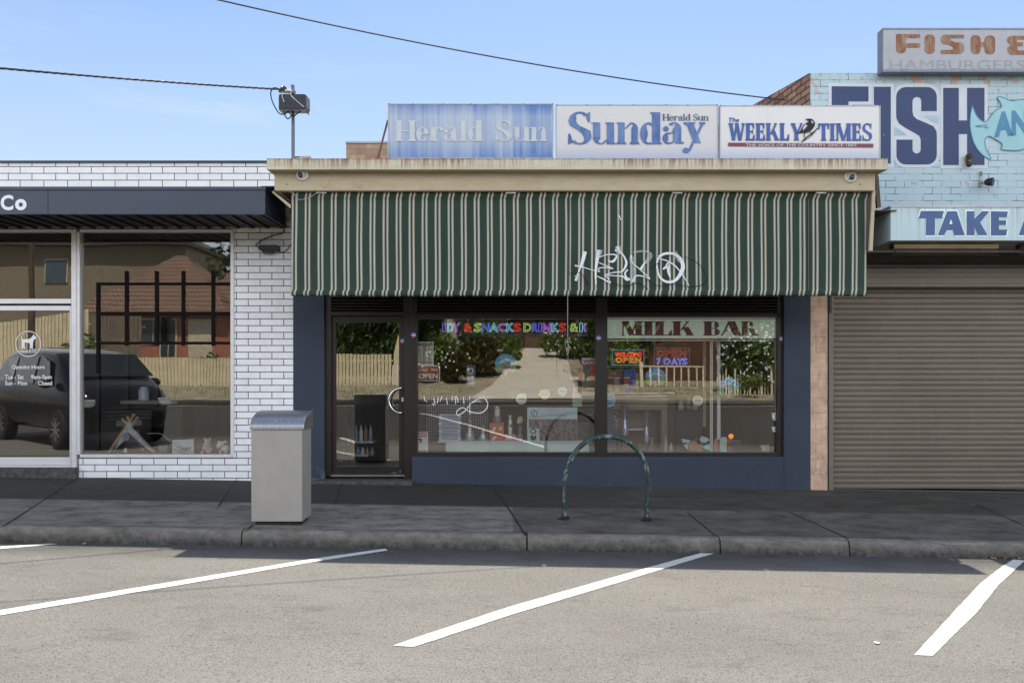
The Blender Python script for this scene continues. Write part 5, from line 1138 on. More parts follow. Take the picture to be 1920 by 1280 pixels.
# LED open signs
def dots_rect(b, x0, y0, x1, y1, Y, n1, n2, r=.003):
    for i in range(n1):
        for yy in (y0, y1): p = P(x0+(x1-x0)*(i+.5)/n1, yy, Y); b.box(p.x-r, p.x+r, Y-r, Y, p.z-r, p.z+r)
    for i in range(n2):
        for xx in (x0, x1): p = P(xx, y0+(y1-y0)*(i+.5)/n2, Y); b.box(p.x-r, p.x+r, Y-r, Y, p.z-r, p.z+r)
wo = thing("welcome_led_sign", "LED window sign reading welcome in red over open in orange with a dotted border", "LED sign", P(1177,670,.3))
YW = .21; MB().pbox(1143, 1211, 652.5, 690, YW+.006, .02).build("panel", M_LEDP, wo)
for ch, a, c_ in zip("WELCOME", (1154,1163,1170,1176,1182,1189,1197.5), (1162,1169,1175,1182,1188.5,1196.5,1203)): led_outline(ch, a, c_, 660.5, 668, (1,.06,.03), YW, .0034, 1.0, 0, wo)
for ch, a, c_ in zip("OPEN", (1155,1168,1180,1191), (1166,1178,1188.5,1201.5)): led_outline(ch, a, c_, 670, 679.5, (1,.33,.04), YW, .0036, .9, 0, wo)
b = MB(); dots_rect(b, 1148, 656.5, 1207, 684, YW, 17, 7); b.build("border_dots", emit("led_white_blue", (.5,.65,1), .9), wo)
b = MB(); dots_rect(b, 1145.5, 654, 1209, 687.5, YW, 13, 5, .0025); b.build("outer_dots", emit("led_green_dim", (.2,.6,.15), .6), wo)
od = thing("open_days_led_sign", "LED window sign reading open in faint red over 7 days in blue", "LED sign", P(1259,669,.3))
b = MB(); b.pbox(1227, 1293, 652.5, 685.5, YW+.006, .02); b.build("panel", M_LEDP, od); 
b = MB(); b.pbox(1226, 1294, 651.5, 653, YW, .03); b.pbox(1226, 1227.2, 653, 686, YW, .03); b.pbox(1292.8, 1294, 653, 686, YW, .03); b.build("rim", mat("led_rim_grey", (.10,.10,.10), .5), od)
for ch, a, c_ in zip("OPEN", (1232,1247,1261,1274), (1245,1258,1271,1286)): led_outline(ch, a, c_, 656, 668.5, (.85,.10,.05), YW, .0028, .75, .018, od)
for ch, a, c_ in zip("7DAYS", (1231.5,1245,1259,1270,1279), (1238.5,1257,1270,1280,1289)): led_outline(ch, a, c_, 671.5, 683.5, (.22,.28,1), YW, .0032, 1.2, .013, od)
# price board
pb = thing("price_board", "white framed price grid in the corner of the middle window", "price board", P(797,662,.2))
MB().pbox(781, 813, 640.5, 684.5, YG, .008).build("frame", mat("frame_pale_blue", (.42,.50,.53), .4), pb)
MB().pbox(782.5, 811, 642.5, 682, YG-.002, .002).build("panel", mat("board_grey_red", (.17,.12,.12), .5), pb)
b = MB()
for r_ in range(9):
    for c_ in range(3): b.pbox(790+c_*8.0-6.5*(c_ == 0)+.5, 796+c_*8.0-(3.5 if c_ == 0 else 0), 649+r_*3.3, 650.7+r_*3.3, YG-.003, .001)
b.build("price_strip", mat("strip_white", (.45,.45,.46), .5), pb)
# come in open sign
op = thing("open_sign", "small red sign reading Come In We're Open under the price grid", "sign", P(803,699,.2))
MB().pbox(781, 825, 684.8, 714, YG-.004, .004).build("border", mat("sign_border_white", (.50,.50,.48), .5), op)
MB().pbox(782.2, 823.5, 686.3, 712.5, YG-.006, .002).build("panel", mat("sign_red", (.19,.025,.02), .4), op)
b = MB(); text_into(b, "Come In", 785, 801, 689.5, 695.5, YG-.0065, .01, shear=.2); text_into(b, "We're", 808, 820.5, 690.5, 694.8, YG-.0065, .02); text_into(b, "OPEN", 785, 821, 700, 709.5, YG-.0065, .035); b.build("lettering", mat("lettering_cream_white", (.62,.62,.60), .5), op)
# warning sign
wn = thing("warning_sign", "white video surveillance warning sign with red bands at the foot of the middle window", "sign", P(791,828,.2))
MB().pbox(781, 802.5, 809, 848, YG-.004, .004).build("panel", mat("sign_white_blue", (.46,.53,.55), .5), wn)
sub(wn, "red_band", mat("band_red", (.30,.035,.04), .5), lambda b: (b.pbox(781,800.5,810.5,818.5,YG-.006,.002), b.pbox(781,800.5,843.5,847,YG-.006,.002)))
b = MB(); text_into(b, "WARNING", 781.5, 799.5, 812, 817, YG-.0065, .02); text_into(b, "VIDEO", 783, 793, 835.3, 838, YG-.0045, .02); text_into(b, "SURVEILLANCE", 781.5, 799, 839.5, 841.5, YG-.0045, .01); text_into(b, "24 HOUR", 782, 795, 831.5, 834, YG-.0045, .02)
b.build("lettering", mat("lettering_cream_white", (.62,.62,.60), .5), wn)
b = MB(); pflat(b, [(783,822),(789,821),(792,824),(791,829),(788,831),(786,828),(788,826),(785,825)], YG-.0075); b.build("camera_symbol", mat("ink_black", (.01,.01,.012), .7), wn)
# slate poster
ps = thing("slate_poster", "narrow slate blue poster with a white round emblem beside the hedge reflection", "poster", P(882,703,.2))
MB().pbox(874.5, 891, 684.5, 723, YG, .004).build("panel", mat("slate_blue", (.055,.075,.10), .5), ps)
b = MB(); q = arcpts(882.2, 695.5, 5.6, 6.2, 0, 360, 20); pflat(b, q[:-1], YG-.002); b.pbox(876.5,889,714.5,716,YG-.002,.001); b.pbox(876.5,889,717.5,720.5,YG-.002,.001); b.build("emblem", mat("emblem_white", (.45,.48,.5), .5), ps)
b = MB(); q = arcpts(882.2, 695.5, 3.8, 4.4, 0, 360, 14); pflat(b, q[:-1], YG-.003); pflat(b, [(881,692),(884,693),(884,697),(882,699),(880.5,696)], YG-.0035, 1); b.build("emblem_centre", mat("slate_blue", (.055,.075,.10), .5), ps)
b = MB(); text_into(b, "BOSS", 876.8, 888.6, 706, 712, YG-.002, .02); b.build("lettering", mat("emblem_white", (.45,.48,.5), .5), ps)
# round stickers
def blotch(name, cols, sc=22):
    if name in MC: return MC[name]
    t = NT(name); v = t.n("ShaderNodeTexVoronoi"); t.put(v.inputs["Vector"], t.pos()); v.inputs["Scale"].default_value = sc
    cr_ = t.n("ShaderNodeValToRGB"); cr_.color_ramp.interpolation = 'CONSTANT'; t.put(cr_.inputs[0], v.outputs["Color"])
    el = cr_.color_ramp.elements; el[0].position = 0; el[0].color = (*cols[0], 1); el[1].position = 1/len(cols)+.02; el[1].color = (*cols[1], 1)
    for i, c_ in enumerate(cols[2:]): e = el.new((i+2)/len(cols)+.02); e.color = (*c_, 1)
    t.fin(cr_.outputs[0], .5); MC[name] = t.m; return t.m
M_CAN = mat("sticker_blue", (.06,.22,.42), .4); M_LIME = mat("sticker_lime", (.38,.42,.12), .4); M_STW = mat("sticker_white", (.50,.52,.52), .4)
M_TROP = blotch("tropical_figures", [(.35,.28,.22),(.22,.36,.38),(.42,.42,.36),(.12,.20,.22),(.40,.16,.12)], 34); M_GRN = mat("sticker_green", (.10,.24,.10), .4)
def big_sticker(cx, cy, r, label):
    o = thing("window_sticker", label, "sticker", P(cx,cy,YG), "round stickers on the milk bar windows")
    b = MB(); pflat(b, arcpts(cx, cy, r, r*.98, 180, 360, 16), YG+.0); b.build("blue_dome", M_CAN, o)
    b = MB(); pflat(b, arcpts(cx-r*.55, cy+r*.3, r*.42, r*.42, 0, 345, 14), YG-.001); pflat(b, arcpts(cx+r*.55, cy+r*.3, r*.40, r*.42, 0, 345, 14), YG-.0015); b.build("green_leaves", M_GRN, o)
    b = MB(); pflat(b, [(cx-r*.45,cy-r*.05),(cx-r*.15,cy-r*.25),(cx+r*.2,cy-r*.2),(cx+r*.45,cy),(cx+r*.6,cy+r*.7),(cx+r*.3,cy+r*.55),(cx,cy+r*1.05),(cx-r*.3,cy+r*.6),(cx-r*.65,cy+r*.8)], YG-.002); b.build("figures", M_TROP, o)
    b = MB(); text_into(b, "ICE", cx-r*.5, cx+r*.5, cy-r*.75, cy-r*.35, YG-.0025, .03); b.build("lettering", mat("pale_aqua_ink", (.20,.48,.56), .5), o) if False else None
    b = MB(); b.ribbon([(X_(x_,YG), Z_(y_,YG)) for x_, y_ in arcpts(cx, cy-.5, r*.55, r*.45, 200, 340, 8)], .014, YG-.0025); b.ribbon([(X_(x_,YG), Z_(y_,YG)) for x_, y_ in arcpts(cx, cy+1, r*.9, r*.4, 215, 325, 8)], .01, YG-.0025, 2); b.build("banner_stripe", mat("pale_aqua_ink", (.20,.48,.56), .5), o)
big_sticker(948, 683.5, 20.5, "blue domed ice cream sticker above the small round ones in the middle window")
big_sticker(1229, 708, 19, "blue domed ice cream sticker over the blue poster in the right window")
big_sticker(1366.5, 727, 20, "blue domed ice cream sticker in front of the flowering bush reflection in the right window")
def small_sticker(cx, cy, r, label, kind):
    o = thing("window_sticker", label, "sticker", P(cx,cy,YG), "round stickers on the milk bar windows")
    b = MB(); pflat(b, arcpts(cx, cy, r, r, 0, 345, 20), YG); b.build("disc", M_STW if kind != 2 else mat("sticker_aqua", (.25,.38,.38), .4), o)
    b = MB()
    if kind == 0: pflat(b, arcpts(cx+r*.5, cy-r*.6, r*.42, r*.42, 0, 340, 12), YG-.001); pflat(b, arcpts(cx, cy+r*.35, r*.8, r*.5, 20, 160, 8), YG-.0015)
    elif kind == 1:
        for dx, dy in ((-.6,-.5),(.5,-.65),(-.8,.1),(.3,.5)): pflat(b, arcpts(cx+r*dx, cy+r*dy, r*.42, r*.42, 0, 340, 12), YG-.001-.0003*dx)
    elif kind == 3: pflat(b, arcpts(cx-r*.1, cy-r*.5, r*.8, r*.45, 180, 360, 10), YG-.001); pflat(b, arcpts(cx, cy+r*.35, r*.8, r*.4, 20, 160, 8), YG-.0015)
    else: pflat(b, arcpts(cx, cy+r*.3, r*.7, r*.45, 0, 180, 10), YG-.001)
    b.build("lime_shape", M_LIME if kind != 4 else M_CAN, o)
    b = MB(); b.ribbon([(X_(x_,YG), Z_(y_,YG)) for x_, y_ in ((cx-r*.6,cy+r*.1),(cx-r*.2,cy-r*.15),(cx+r*.1,cy+r*.1),(cx+r*.6,cy-r*.1))], .012, YG-.003); b.build("wavy_mark", mat("sticker_ink", (.08,.12,.14), .5), o)
small_sticker(977.5, 747.5, 10.3, "small white and brown round sticker, leftmost of three under the blue dome sticker", 0)
small_sticker(1021.5, 739, 9.5, "lime bubble cluster sticker in the middle of the middle window", 1)
small_sticker(1054.5, 733.5, 9.0, "pale aqua round sticker left of the red rack banner", 2)
small_sticker(1308.5, 750.5, 9.8, "white and lime round sticker left of the pale poles in the right window", 3)
o = thing("window_sticker", "dark blue round sticker half behind the middle mullion", "sticker", P(1145,749,YG), "round stickers on the milk bar windows")
b = MB(); pflat(b, arcpts(1141, 749.5, 13, 13, 0, 350, 22), YG); b.build("disc", mat("sticker_deep_blue", (.06,.13,.25), .4), o); b = MB(); b.ribbon([(X_(x_,YG), Z_(y_,YG)) for x_, y_ in arcpts(1141, 749.5, 12, 12, 0, 360, 24)], .012, YG-.001); b.ribbon([(X_(x_,YG), Z_(y_,YG)) for x_, y_ in arcpts(1141, 752, 8, 4, 200, 340, 8)], .012, YG-.001, 2); b.build("rim", mat("pale_aqua_ink", (.20,.48,.56), .5), o)
# alarm stickers on the frames
for px, py, Y_, lab in ((717.7+37.5,639,.084,"red and blue security sticker on the brown door stile"),(775.5,628,.036,"red and blue security sticker on the mullion right of the door"),(1122.5,633.5,.042,"red and blue security sticker on the mullion between the windows"),(1466,635,.048,"red and blue security sticker on the right window stile")):
    o = thing("alarm_sticker", lab, "sticker", P(px,py,Y_), "security stickers on the brown frames"); b = MB(); pflat(b, arcpts(px, py, 4.8, 4.8, 0, 345, 18), Y_); b.build("blue_disc", mat("alarm_blue", (.06,.12,.32), .4), o)
    b = MB(); pflat(b, arcpts(px, py+.6, 4.4, 3.8, 10, 170, 10), Y_-.001); b.build("red_base", mat("alarm_red", (.32,.06,.07), .4), o); b = MB(); b.pbox(px-3.6, px+3.6, py-1, py+.8, Y_-.0025, .0005); b.build("white_bar", mat("emblem_white", (.45,.48,.5), .5), o)
# scratches of white pen on the glass
b = MB(); sgn = [([(915,757),(908,745.5),(893,749),(882,757),(872,770),(858,778),(857,770),(868,764),(880,771),(900,774),(912,766),(915,755)], 1.6), ([(880,757),(895,752),(902,753)], 1.0)]
for pts, wd in sgn: q = spline([(float(a), float(c_)) for a, c_ in pts], 6); b.ribbon([(X_(a,.118), Z_(c_,.118)) for a, c_ in q], wd/F*10, .1185)
tag(b.build("pen_scrawl", mat("pen_white", (.42,.43,.42), .6)), "looping white marker scrawl on the middle window glass", "scrawl")
b = MB(); random.seed(5)
for (x_, y_, l_, d_) in ((795,742,9,2),(813,746,13,3),(822,744,12,-2),(829,743,9,-4),(837,745,13,2),(853,742,15,1.5),(856,741,13,3),(869,744,13,1),(795,750,3,6),(810,755,6,4),(818,752,5,-5),(848,741,10,0)):
    b.ribbon([(X_(x_,.118), Z_(y_,.118)), (X_(x_+d_,.118), Z_(y_+l_,.118))], .010 if l_ > 8 else .007, .1185)
tag(b.build("pen_lettering", mat("pen_white", (.42,.43,.42), .6)), "row of broken white pen strokes low on the middle window glass", "scrawl")
# ledge with goods in the middle window
ZL = Z_(826,.3)
dl = thing("display_ledge", "white shelf with a pale blue front running along the foot of the middle window", "shelf", P(960,848,.3))
MB().box(X_(822,.3), X_(1108,.3), .26, .62, ZL-.02, ZL).build("shelf_top", mat("shelf_white", (.60,.62,.60), .4), dl)
MB().box(X_(836,.3), X_(1104,.3), .275, .30, Z_(850,.3), ZL-.021).build("front", mat("shelf_front_blue", (.30,.42,.43), .4), dl)
MB().box(X_(781,.2), X_(1459,.2), .17, .70, Z_(856,.2)-.03, Z_(850,.2)).build("sill_board", mat("sill_dark", (.02,.02,.022), .5), dl)
def stack_packs(px0, px1, py0, py1, Y, n, cols, label, name="cigar_box"):
    for i in range(n):
        h = (py1-py0)/n; m_ = cols[i % len(cols)]
        o = MB().pbox(px0+random.uniform(-.5,.5), px1+random.uniform(-.5,.5), py0+i*h+.5, py0+(i+1)*h-.3, Y+random.uniform(0,.01), .14).build(name, m_, bevel=.003)
        tag(o, label % ("topmost", "second", "third", "fourth", "fifth", "sixth", "seventh", "bottom")[i if i < n-1 else 7], "box", "long boxes stacked on the window ledge")
        b = MB(); b.pbox(px0+5, px1-5, py0+i*h+2.2, py0+(i+1)*h-2.2, Y-.003, .002); b.build("print", mat("print_grey", (.14,.16,.22), .5), o)
stack_packs(823, 863.5, 776.5, 825.5, .32, 7, [mat("pack_blue_white", (.40,.44,.52), .5), mat("pack_white_blue", (.24,.32,.46), .5)], "%s long white and blue box stacked on the window ledge")
def goods(name, label, cat, fn_parts, loc=(0,0,0), group=None):
    o = thing(name, label, cat, loc, group)
    for nm, m_, fn in fn_parts: b = MB(); fn(b); b.build(nm, m_, o, smooth=(nm in ("tube","bottle","jar","bulb","base_bowl","body_shell","neck")))
    return o
def bottle(px, py0, py1, Y, prof, b):
    c0 = P(px, py1, Y); H = (py1-py0)/F*(D+Y); b.lathe(c0, [(r/F*(D+Y), h*H) for r, h in prof], 18)
M_GLS = mat("hookah_glass", (.25,.28,.26), .08, .3); M_STL = mat("hookah_steel", (.45,.45,.42), .2, .8)
goods("water_pipe", "tall glass and steel water pipe standing on the ledge below the slate poster", "water pipe", [("neck", M_STL, lambda b: bottle(881, 740, 792, .40, [(1.8,0),(1.8,.25),(2.6,.27),(1.4,.31),(1.4,.8),(3,.83),(1.6,.9),(1.6,1)], b)), ("base_bowl", M_GLS, lambda b: bottle(881, 788, 826, .40, [(9,0),(10,.15),(7,.4),(4,.6),(3.4,.9),(6,1)], b))], P(881,826,.4))
goods("lantern_jar", "cream lantern jar with grey rim standing behind the orange box", "jar", [("bottle", mat("lantern_cream", (.55,.53,.43), .35), lambda b: bottle(932.5, 766, 779, .42, [(5.2,0),(5.2,1)], b)), ("base_bowl", mat("grey_plastic", (.3,.3,.31), .5), lambda b: bottle(932, 779, 790.5, .42, [(8,0),(8,.5),(6.5,1)], b)), ("rim", M_STL, lambda b: bottle(932.5, 761.5, 766, .42, [(6,0),(6.4,.5),(5.6,1)], b))], P(932,791,.42))
goods("orange_box", "orange carton with pale drawings on the window ledge", "carton", [("carton", mat("carton_orange", (.32,.10,.045), .55), lambda b: b.pbox(918, 945, 792.5, 826, .36, .10)), ("print", mat("carton_print", (.42,.36,.33), .5), lambda b: (pflat(b, [(921,810),(924,803),(928,799),(931,803),(927,808),(923,813)], .357), pflat(b, [(921,828-3),(924,819),(930,816),(932,820),(926,825)], .356), b.pbox(936,941,800,806,.357,.002)))], P(931,826,.36))
goods("pink_packet", "low pink packet leaning on the orange carton", "packet", [("packet", mat("packet_pink", (.34,.16,.16), .5), lambda b: b.pbox(946, 967.5, 814.5, 826, .34, .08)), ("label_panel", mat("packet_label", (.42,.34,.36), .5), lambda b: b.pbox(949, 960, 817, 823, .338, .002))], P(957,826,.34))
goods("metal_grinder_stack", "narrow silver vessel with stacked rings on the ledge", "vessel", [("body_shell", mat("bright_tin", (.60,.60,.57), .3, .5), lambda b: bottle(956.5, 778, 814.5, .38, [(4.8,0),(4.6,.45),(4.2,.52),(5,.54),(4.2,.6),(4.8,.64),(3.8,.70),(4.2,.76),(2.6,.82),(2.4,.9),(4,.93),(4,1)], b)), ("spout_hole", M_BLK, lambda b: b.ball(P(957.5,798,.335), .012, .006, .02))], P(956,815,.38))
goods("glass_ornament", "small round lime and white glass ornament on a dark stand", "ornament", [("bulb", mat("ornament_glass", (.26,.27,.20), .2), lambda b: b.ball(P(975,787,.38), .045, .03, .055)), ("lime_patch", M_LIME, lambda b: b.ball(P(972,790,.355), .02, .012, .03)), ("base_bowl", mat("ornament_stand", (.10,.12,.14), .3), lambda b: bottle(975, 797, 826, .38, [(7,0),(6,.35),(3,.5),(3.6,.8),(3,1)], b))], P(975,826,.38))
goods("small_water_pipe", "short clear water pipe between the stacked boxes and the orange carton", "water pipe", [("neck", M_STL, lambda b: bottle(906, 795, 812, .40, [(4.4,0),(4.4,.9),(5,1)], b)), ("base_bowl", M_GLS, lambda b: bottle(906, 812, 826, .40, [(8,0),(8.4,.3),(5,1)], b))], P(906,826,.4))
# display board
db = thing("display_board", "pale blue display board with a photo collage at the right end of the ledge", "display board", P(1036,826,.3))
YD = .25; MB().pbox(988.5, 1082.5, 763.5, 829, YD, .012).build("board", mat("board_pale_blue", (.32,.45,.46), .5), db)
MB().pbox(991.5, 1082, 785.5, 826, YD-.003, .003).build("photo", blotch("photo_collage", [(.12,.09,.085),(.20,.17,.17),(.30,.26,.28),(.09,.07,.07),(.24,.22,.27)], 40), db)
MB().pbox(991.5, 1011.5, 802.5, 827, YD-.006, .003).build("inset", mat("inset_pale_blue", (.36,.50,.52), .5), db)
b = MB(); b.ribbon([(X_(x_,YD), Z_(y_,YD)) for x_, y_ in spline([(1002,768),(998,770),(996,775),(1000,779),(1005,779),(1007,774),(1004,769),(1002,773),(1001,776)], 4)], .010, YD-.002); b.build("logo_mark", mat("ink_dark", (.03,.04,.06), .7), db)
b = MB(); b.ribbon([(X_(x_,YD), Z_(y_,YD)) for x_, y_ in arcpts(999.5, 808, 5, 4, 0, 360, 16)], .016, YD-.008); pflat(b, [(994,817),(998,815),(1001,818),(1005,815),(1006,822),(1001,826),(995,824)], YD-.008, 2); b.build("inset_mark", mat("ink_dark", (.03,.04,.06), .7), db)
b = MB(); b.ribbon([(X_(x_,YD), Z_(y_,YD)) for x_, y_ in spline([(992,780),(1000,783),(1020,779),(1045,777),(1062,780)], 5)], .010, YD-.002, 3); pflat(b, [(1010,792),(1014,789),(1017,795),(1016,803),(1012,801)], YD-.0045, 2); b.build("pink_swirl", mat("pink_print", (.34,.14,.17), .5), db)
# red rack header and cards by the mullion
rk = thing("hanging_rack_banner", "red and green hanging rack banner beside the middle mullion", "rack", P(1104,705,.3))
YR = .22
for (a, c_, e, f_, nm, m_) in ((1091,1117,671,682,"header",mat("rack_lilac",(.42,.33,.40),.5)),(1091,1117,682.5,711,"panel",mat("rack_red",(.33,.03,.04),.5)),(1091,1117,711.5,733,"lower_panel",blotch("rack_print",[(.30,.10,.06),(.08,.18,.12),(.32,.16,.05),(.16,.22,.10)],18)),(1091,1117,733.5,741.5,"strip",mat("rack_pink",(.34,.24,.32),.5))): MB().pbox(a, c_, e, f_, YR, .006).build(nm, m_, rk)
b = MB(); text_into(b, "VAPE", 1093, 1115, 674, 680, YR-.002, .03); b.build("lettering", mat("ink_dark", (.03,.04,.06), .7), rk)
MB().pbox(1094, 1105, 685, 709, YR-.003, .003).build("dark_card", mat("card_green_dark", (.02,.07,.05), .5), rk)
for i, (px0, px1, py0, py1, c_, lab) in enumerate(((1075,1083,715.5,735,(.42,.28,.24),"narrow pink card hanging left of the red rack banner"),(1073.5,1091,736,762,(.18,.26,.15),"green and olive card hanging below the pink card"),(1069,1084,706.5,711,(.34,.42,.52),"small pale blue tag over the middle window's driveway reflection"))):
    o = flat_thing("hanging_card", lab, "card", px0, px1, py0, py1, mat("card_col%d" % i, c_, .5, var=.3, scale=30), .20); MB().pbox(px0+1.5, px1-1.5, py0+(py1-py0)*.35, py0+(py1-py0)*.6, .198, .001).build("print", mat("print_grey", (.14,.16,.22), .5), o)
bp_ = thing("bag_pile", "dark plastic bag with pale handle hanging by the mullion above the ledge", "bag", P(1100,790,.4)); b = MB(); b.box(X_(1083,.4), X_(1117,.4), .40, .5, Z_(791,.4), Z_(765,.4)); b.build("body", M_BLK, bp_, bevel=.03); b = MB(); b.tube(spline([tuple(P(x_,y_,.38)) for x_, y_ in ((1086,767),(1094,776),(1105,778),(1114,773))]), .008, 6); b.build("handle", mat("grey_plastic", (.3,.3,.31), .5), bp_)
flat_thing("green_carton", "dim green carton under the dark bag by the mullion", "carton", 1083, 1104, 792, 829, blotch("dim_green_carton", [(.10,.13,.08),(.06,.09,.07),(.16,.17,.11)], 26), .42, .08)
# right window: hanging posters
def poster(px0, px1, py0, py1, m_, label, stripes):
    o = flat_thing("hanging_poster", label, "poster", px0, px1, py0, py1, m_, .21, group="posters pinned in the right window")
    for k, (a, c_, e, f_, mm) in enumerate(stripes): MB().pbox(a, c_, e, f_, .208-k*.0012, .001).build("print", mm, o)
P1 = blotch("poster_red_print", [(.20,.06,.06),(.14,.06,.055),(.24,.11,.09)], 14); M_PC = mat("print_cream", (.42,.38,.30), .5); M_PGR = mat("print_greyish", (.16,.13,.12), .5)
poster(1139.5, 1150, 693, 735.5, P1, "narrow red poster against the middle mullion", [(1140.5,1149,707,708.5,M_PC)])
poster(1150.5, 1167, 693, 735.5, P1, "red poster with grey figure, second from the mullion", [(1151,1163,708,709.5,M_PC),(1151.5,1160,711,733,M_PGR)])
poster(1168, 1191.5, 692, 734, mat("poster_blue", (.012,.03,.16), .4), "deep blue poster with yellow and red print", [(1170,1181,707,709,mat("print_yellow",(.5,.38,.06),.5)),(1170,1179,711,717,mat("print_red",(.35,.03,.03),.5)),(1170,1179,719,722,mat("print_yellow",(.5,.38,.06),.5)),(1188,1190,718,730,mat("print_red",(.35,.03,.03),.5))])
poster(1192, 1197, 700, 735, mat("poster_green", (.05,.12,.07), .5), "thin green poster right of the blue one", [])
MB_ = MB(); MB_.pbox(1139, 1265, 736, 737.2, .20, .03); tag(MB_.build("poster_rail", mat("rail_silver", (.4,.4,.42), .4, .5)), "thin silver rail the posters hang over in the right window", "rail")
# cabinet with water pipes
cb_ = thing("glass_cabinet", "dim brown cabinet holding water pipes behind the right window", "cabinet", P(1200,850,.8))
M_CBN = mat("cabinet_brown", (.11,.085,.065), .5); YV = .62
b = MB(); b.pbox(1150, 1252, 742, 768, YV, .4); b.pbox(1240, 1252, 768, 856, YV, .4); b.pbox(1150, 1240, 846, 856, YV, .4); b.pbox(1150,1240,768,846,YV+.38,.02); b.build("carcass", M_CBN, cb_)
b = MB(); b.pbox(1178, 1216, 804, 806, YV+.02, .3); b.pbox(1139,1252,741,742.5,YV-.02,.4); b.build("shelf", mat("rail_silver", (.4,.4,.42), .4, .5), cb_)
MB().pbox(1139, 1150, 755, 856, YV-.02, .1).build("blue_edge", mat("cabinet_blue", (.02,.05,.10), .4), cb_)
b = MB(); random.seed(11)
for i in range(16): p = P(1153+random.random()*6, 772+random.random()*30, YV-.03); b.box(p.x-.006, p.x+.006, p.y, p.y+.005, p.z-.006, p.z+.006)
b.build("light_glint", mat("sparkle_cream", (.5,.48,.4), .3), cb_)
for (px, y0, y1, r, lab) in ((1171.5, 757, 815, 7, "tall smoky glass water pipe left in the dim cabinet"), (1212, 770, 828, 5.5, "slim pale water pipe right in the dim cabinet")):
    goods("cabinet_water_pipe", lab, "water pipe", [("neck", mat("smoky_glass", (.16,.17,.22), .08, .6), lambda b: bottle(px, y0, (y0+y1)/2, .56, [(r*.5,0),(r*.55,.5),(r*.9,.8),(r,.9),(r*.6,1)], b)), ("base_bowl", mat("smoky_pale_glass", (.26,.27,.34), .1, .4), lambda b: bottle(px, (y0+y1)/2, y1, .56, [(r,0),(r*1.05,.3),(r*.8,.6),(r*.5,1)], b))], P(px,y1,.56), "water pipes in the cabinet")
# poles of the shelving and tall white post
st_ = thing("slotted_post", "pale slotted shelving post behind the right window", "post", P(1335,850,.35)); MB().pbox(1331.5, 1336.5, 640, 848, .34, .03).build("upright", mat("post_pale", (.42,.44,.38), .5), st_)
b = MB(); y_ = 644
while y_ < 844: b.pbox(1333.2, 1334.8, y_, y_+1.4, .338, .001); y_ += 2.8
b.build("slot", mat("slot_dark", (.10,.11,.09), .6), st_)
tag(MB().pbox(1344.8, 1350.8, 638, 824, .33, .03).build("white_post", mat("post_white", (.62,.62,.54), .5)), "smooth white post right of the slotted one in the right window", "post")
tag(MB().pbox(1318, 1324, 640, 800, .5, .03).build("brown_post", mat("post_olive", (.20,.18,.12), .5)), "olive brown post left of the slotted one", "post")
b = MB(); b.tube([P(1341,640,.3), P(1353,690,.3), P(1358,712,.3)], .003, 5); tag(b.build("hanging_string", mat("string_pale", (.4,.4,.36), .7)), "pale string slanting behind the white post", "string")
# decals at the right edge of the window
b = MB()
for a in ((1447,1454.5,774,787),(1447,1454,800,809)):
    b.pbox(a[0], a[1], a[2], a[2]+2, .1185, .0005); b.pbox(a[0]+1, a[1]-1, a[2]+3, a[3]-3, .1185, .0005); b.pbox(a[0]+2, a[1], a[3]-2, a[3], .1185, .0005)
tag(b.build("corner_decal", mat("decal_aqua", (.38,.55,.58), .5)), "pair of tiny pale aqua decals stuck at the right window edge", "decal")
# toys on the sill of the right window
ZT = Z_(849.5,.3)
def toy(name, label, cat, parts):
    o = thing(name, label, cat, (0,0,0), "toys and tubs along the right window sill")
    for nm, m_, sh_ in parts:
        b = MB()
        for s_ in sh_:
            k = s_[0]
            if k == 'b': b.pbox(*s_[1:5], s_[5], s_[6])
            elif k == 'o': b.ball(P(s_[1],s_[2],s_[4]), s_[3])
            elif k == 'p': b.pprism(s_[1], s_[2], s_[3])
        b.build(nm, m_, o, smooth=any(s_[0] == 'o' for s_ in sh_))
M_TB = mat("toy_light_blue", (.26,.42,.48), .4); M_TBR = mat("toy_brown", (.22,.13,.08), .5); M_TO = emit("toy_glow_orange", (1,.33,.03), .55)
toy("toy_plane", "pale blue toy with tilted wings at the left of the sill toys", "toy", [("wing", M_TB, [('p',[(1278,822),(1295,825),(1293,830),(1280,829)],.30,.03)]), ("tail", M_TB, [('p',[(1283,834),(1291,831),(1290,843),(1285,838)],.32,.03)])])
toy("toy_bear", "brown toy figure with a red button next to the toy plane", "toy", [("body", M_TBR, [('p',[(1292,830),(1300,824),(1306,827),(1310,834),(1318,832),(1318,845),(1292,845)],.34,.05)]), ("button", mat("toy_pink", (.6,.08,.12), .4), [('o',1305.5,823,.012,.33)])])
toy("toy_bird", "pale blue toy bird with spread wings on the sill", "toy", [("body", M_TB, [('p',[(1312,823),(1316,817),(1325,820),(1331,824),(1323,830),(1315,829)],.36,.03)]), ("foot", M_TB, [('p',[(1317,837),(1330,832),(1337,846),(1322,842)],.31,.03)])])
toy("toy_figure", "small tan and orange standing toy figure behind the slotted post", "toy", [("body", mat("toy_terracotta", (.38,.15,.08), .5), [('b',1339,1347,826,846,.36,.04)]), ("head", mat("toy_skin", (.5,.34,.24), .5), [('o',1343,824,.02,.37)])])
toy("toy_tub", "light blue tub with yellow label between the white post and the orange ball", "tub", [("tub", M_TB, [('b',1350,1363,822,848,.30,.08)]), ("lid", mat("toy_grey_lid", (.35,.38,.45), .4), [('b',1352,1362,819.5,823,.305,.07)]), ("label", mat("toy_yellow", (.42,.34,.12), .5), [('b',1358,1363,827,838,.297,.003)])])
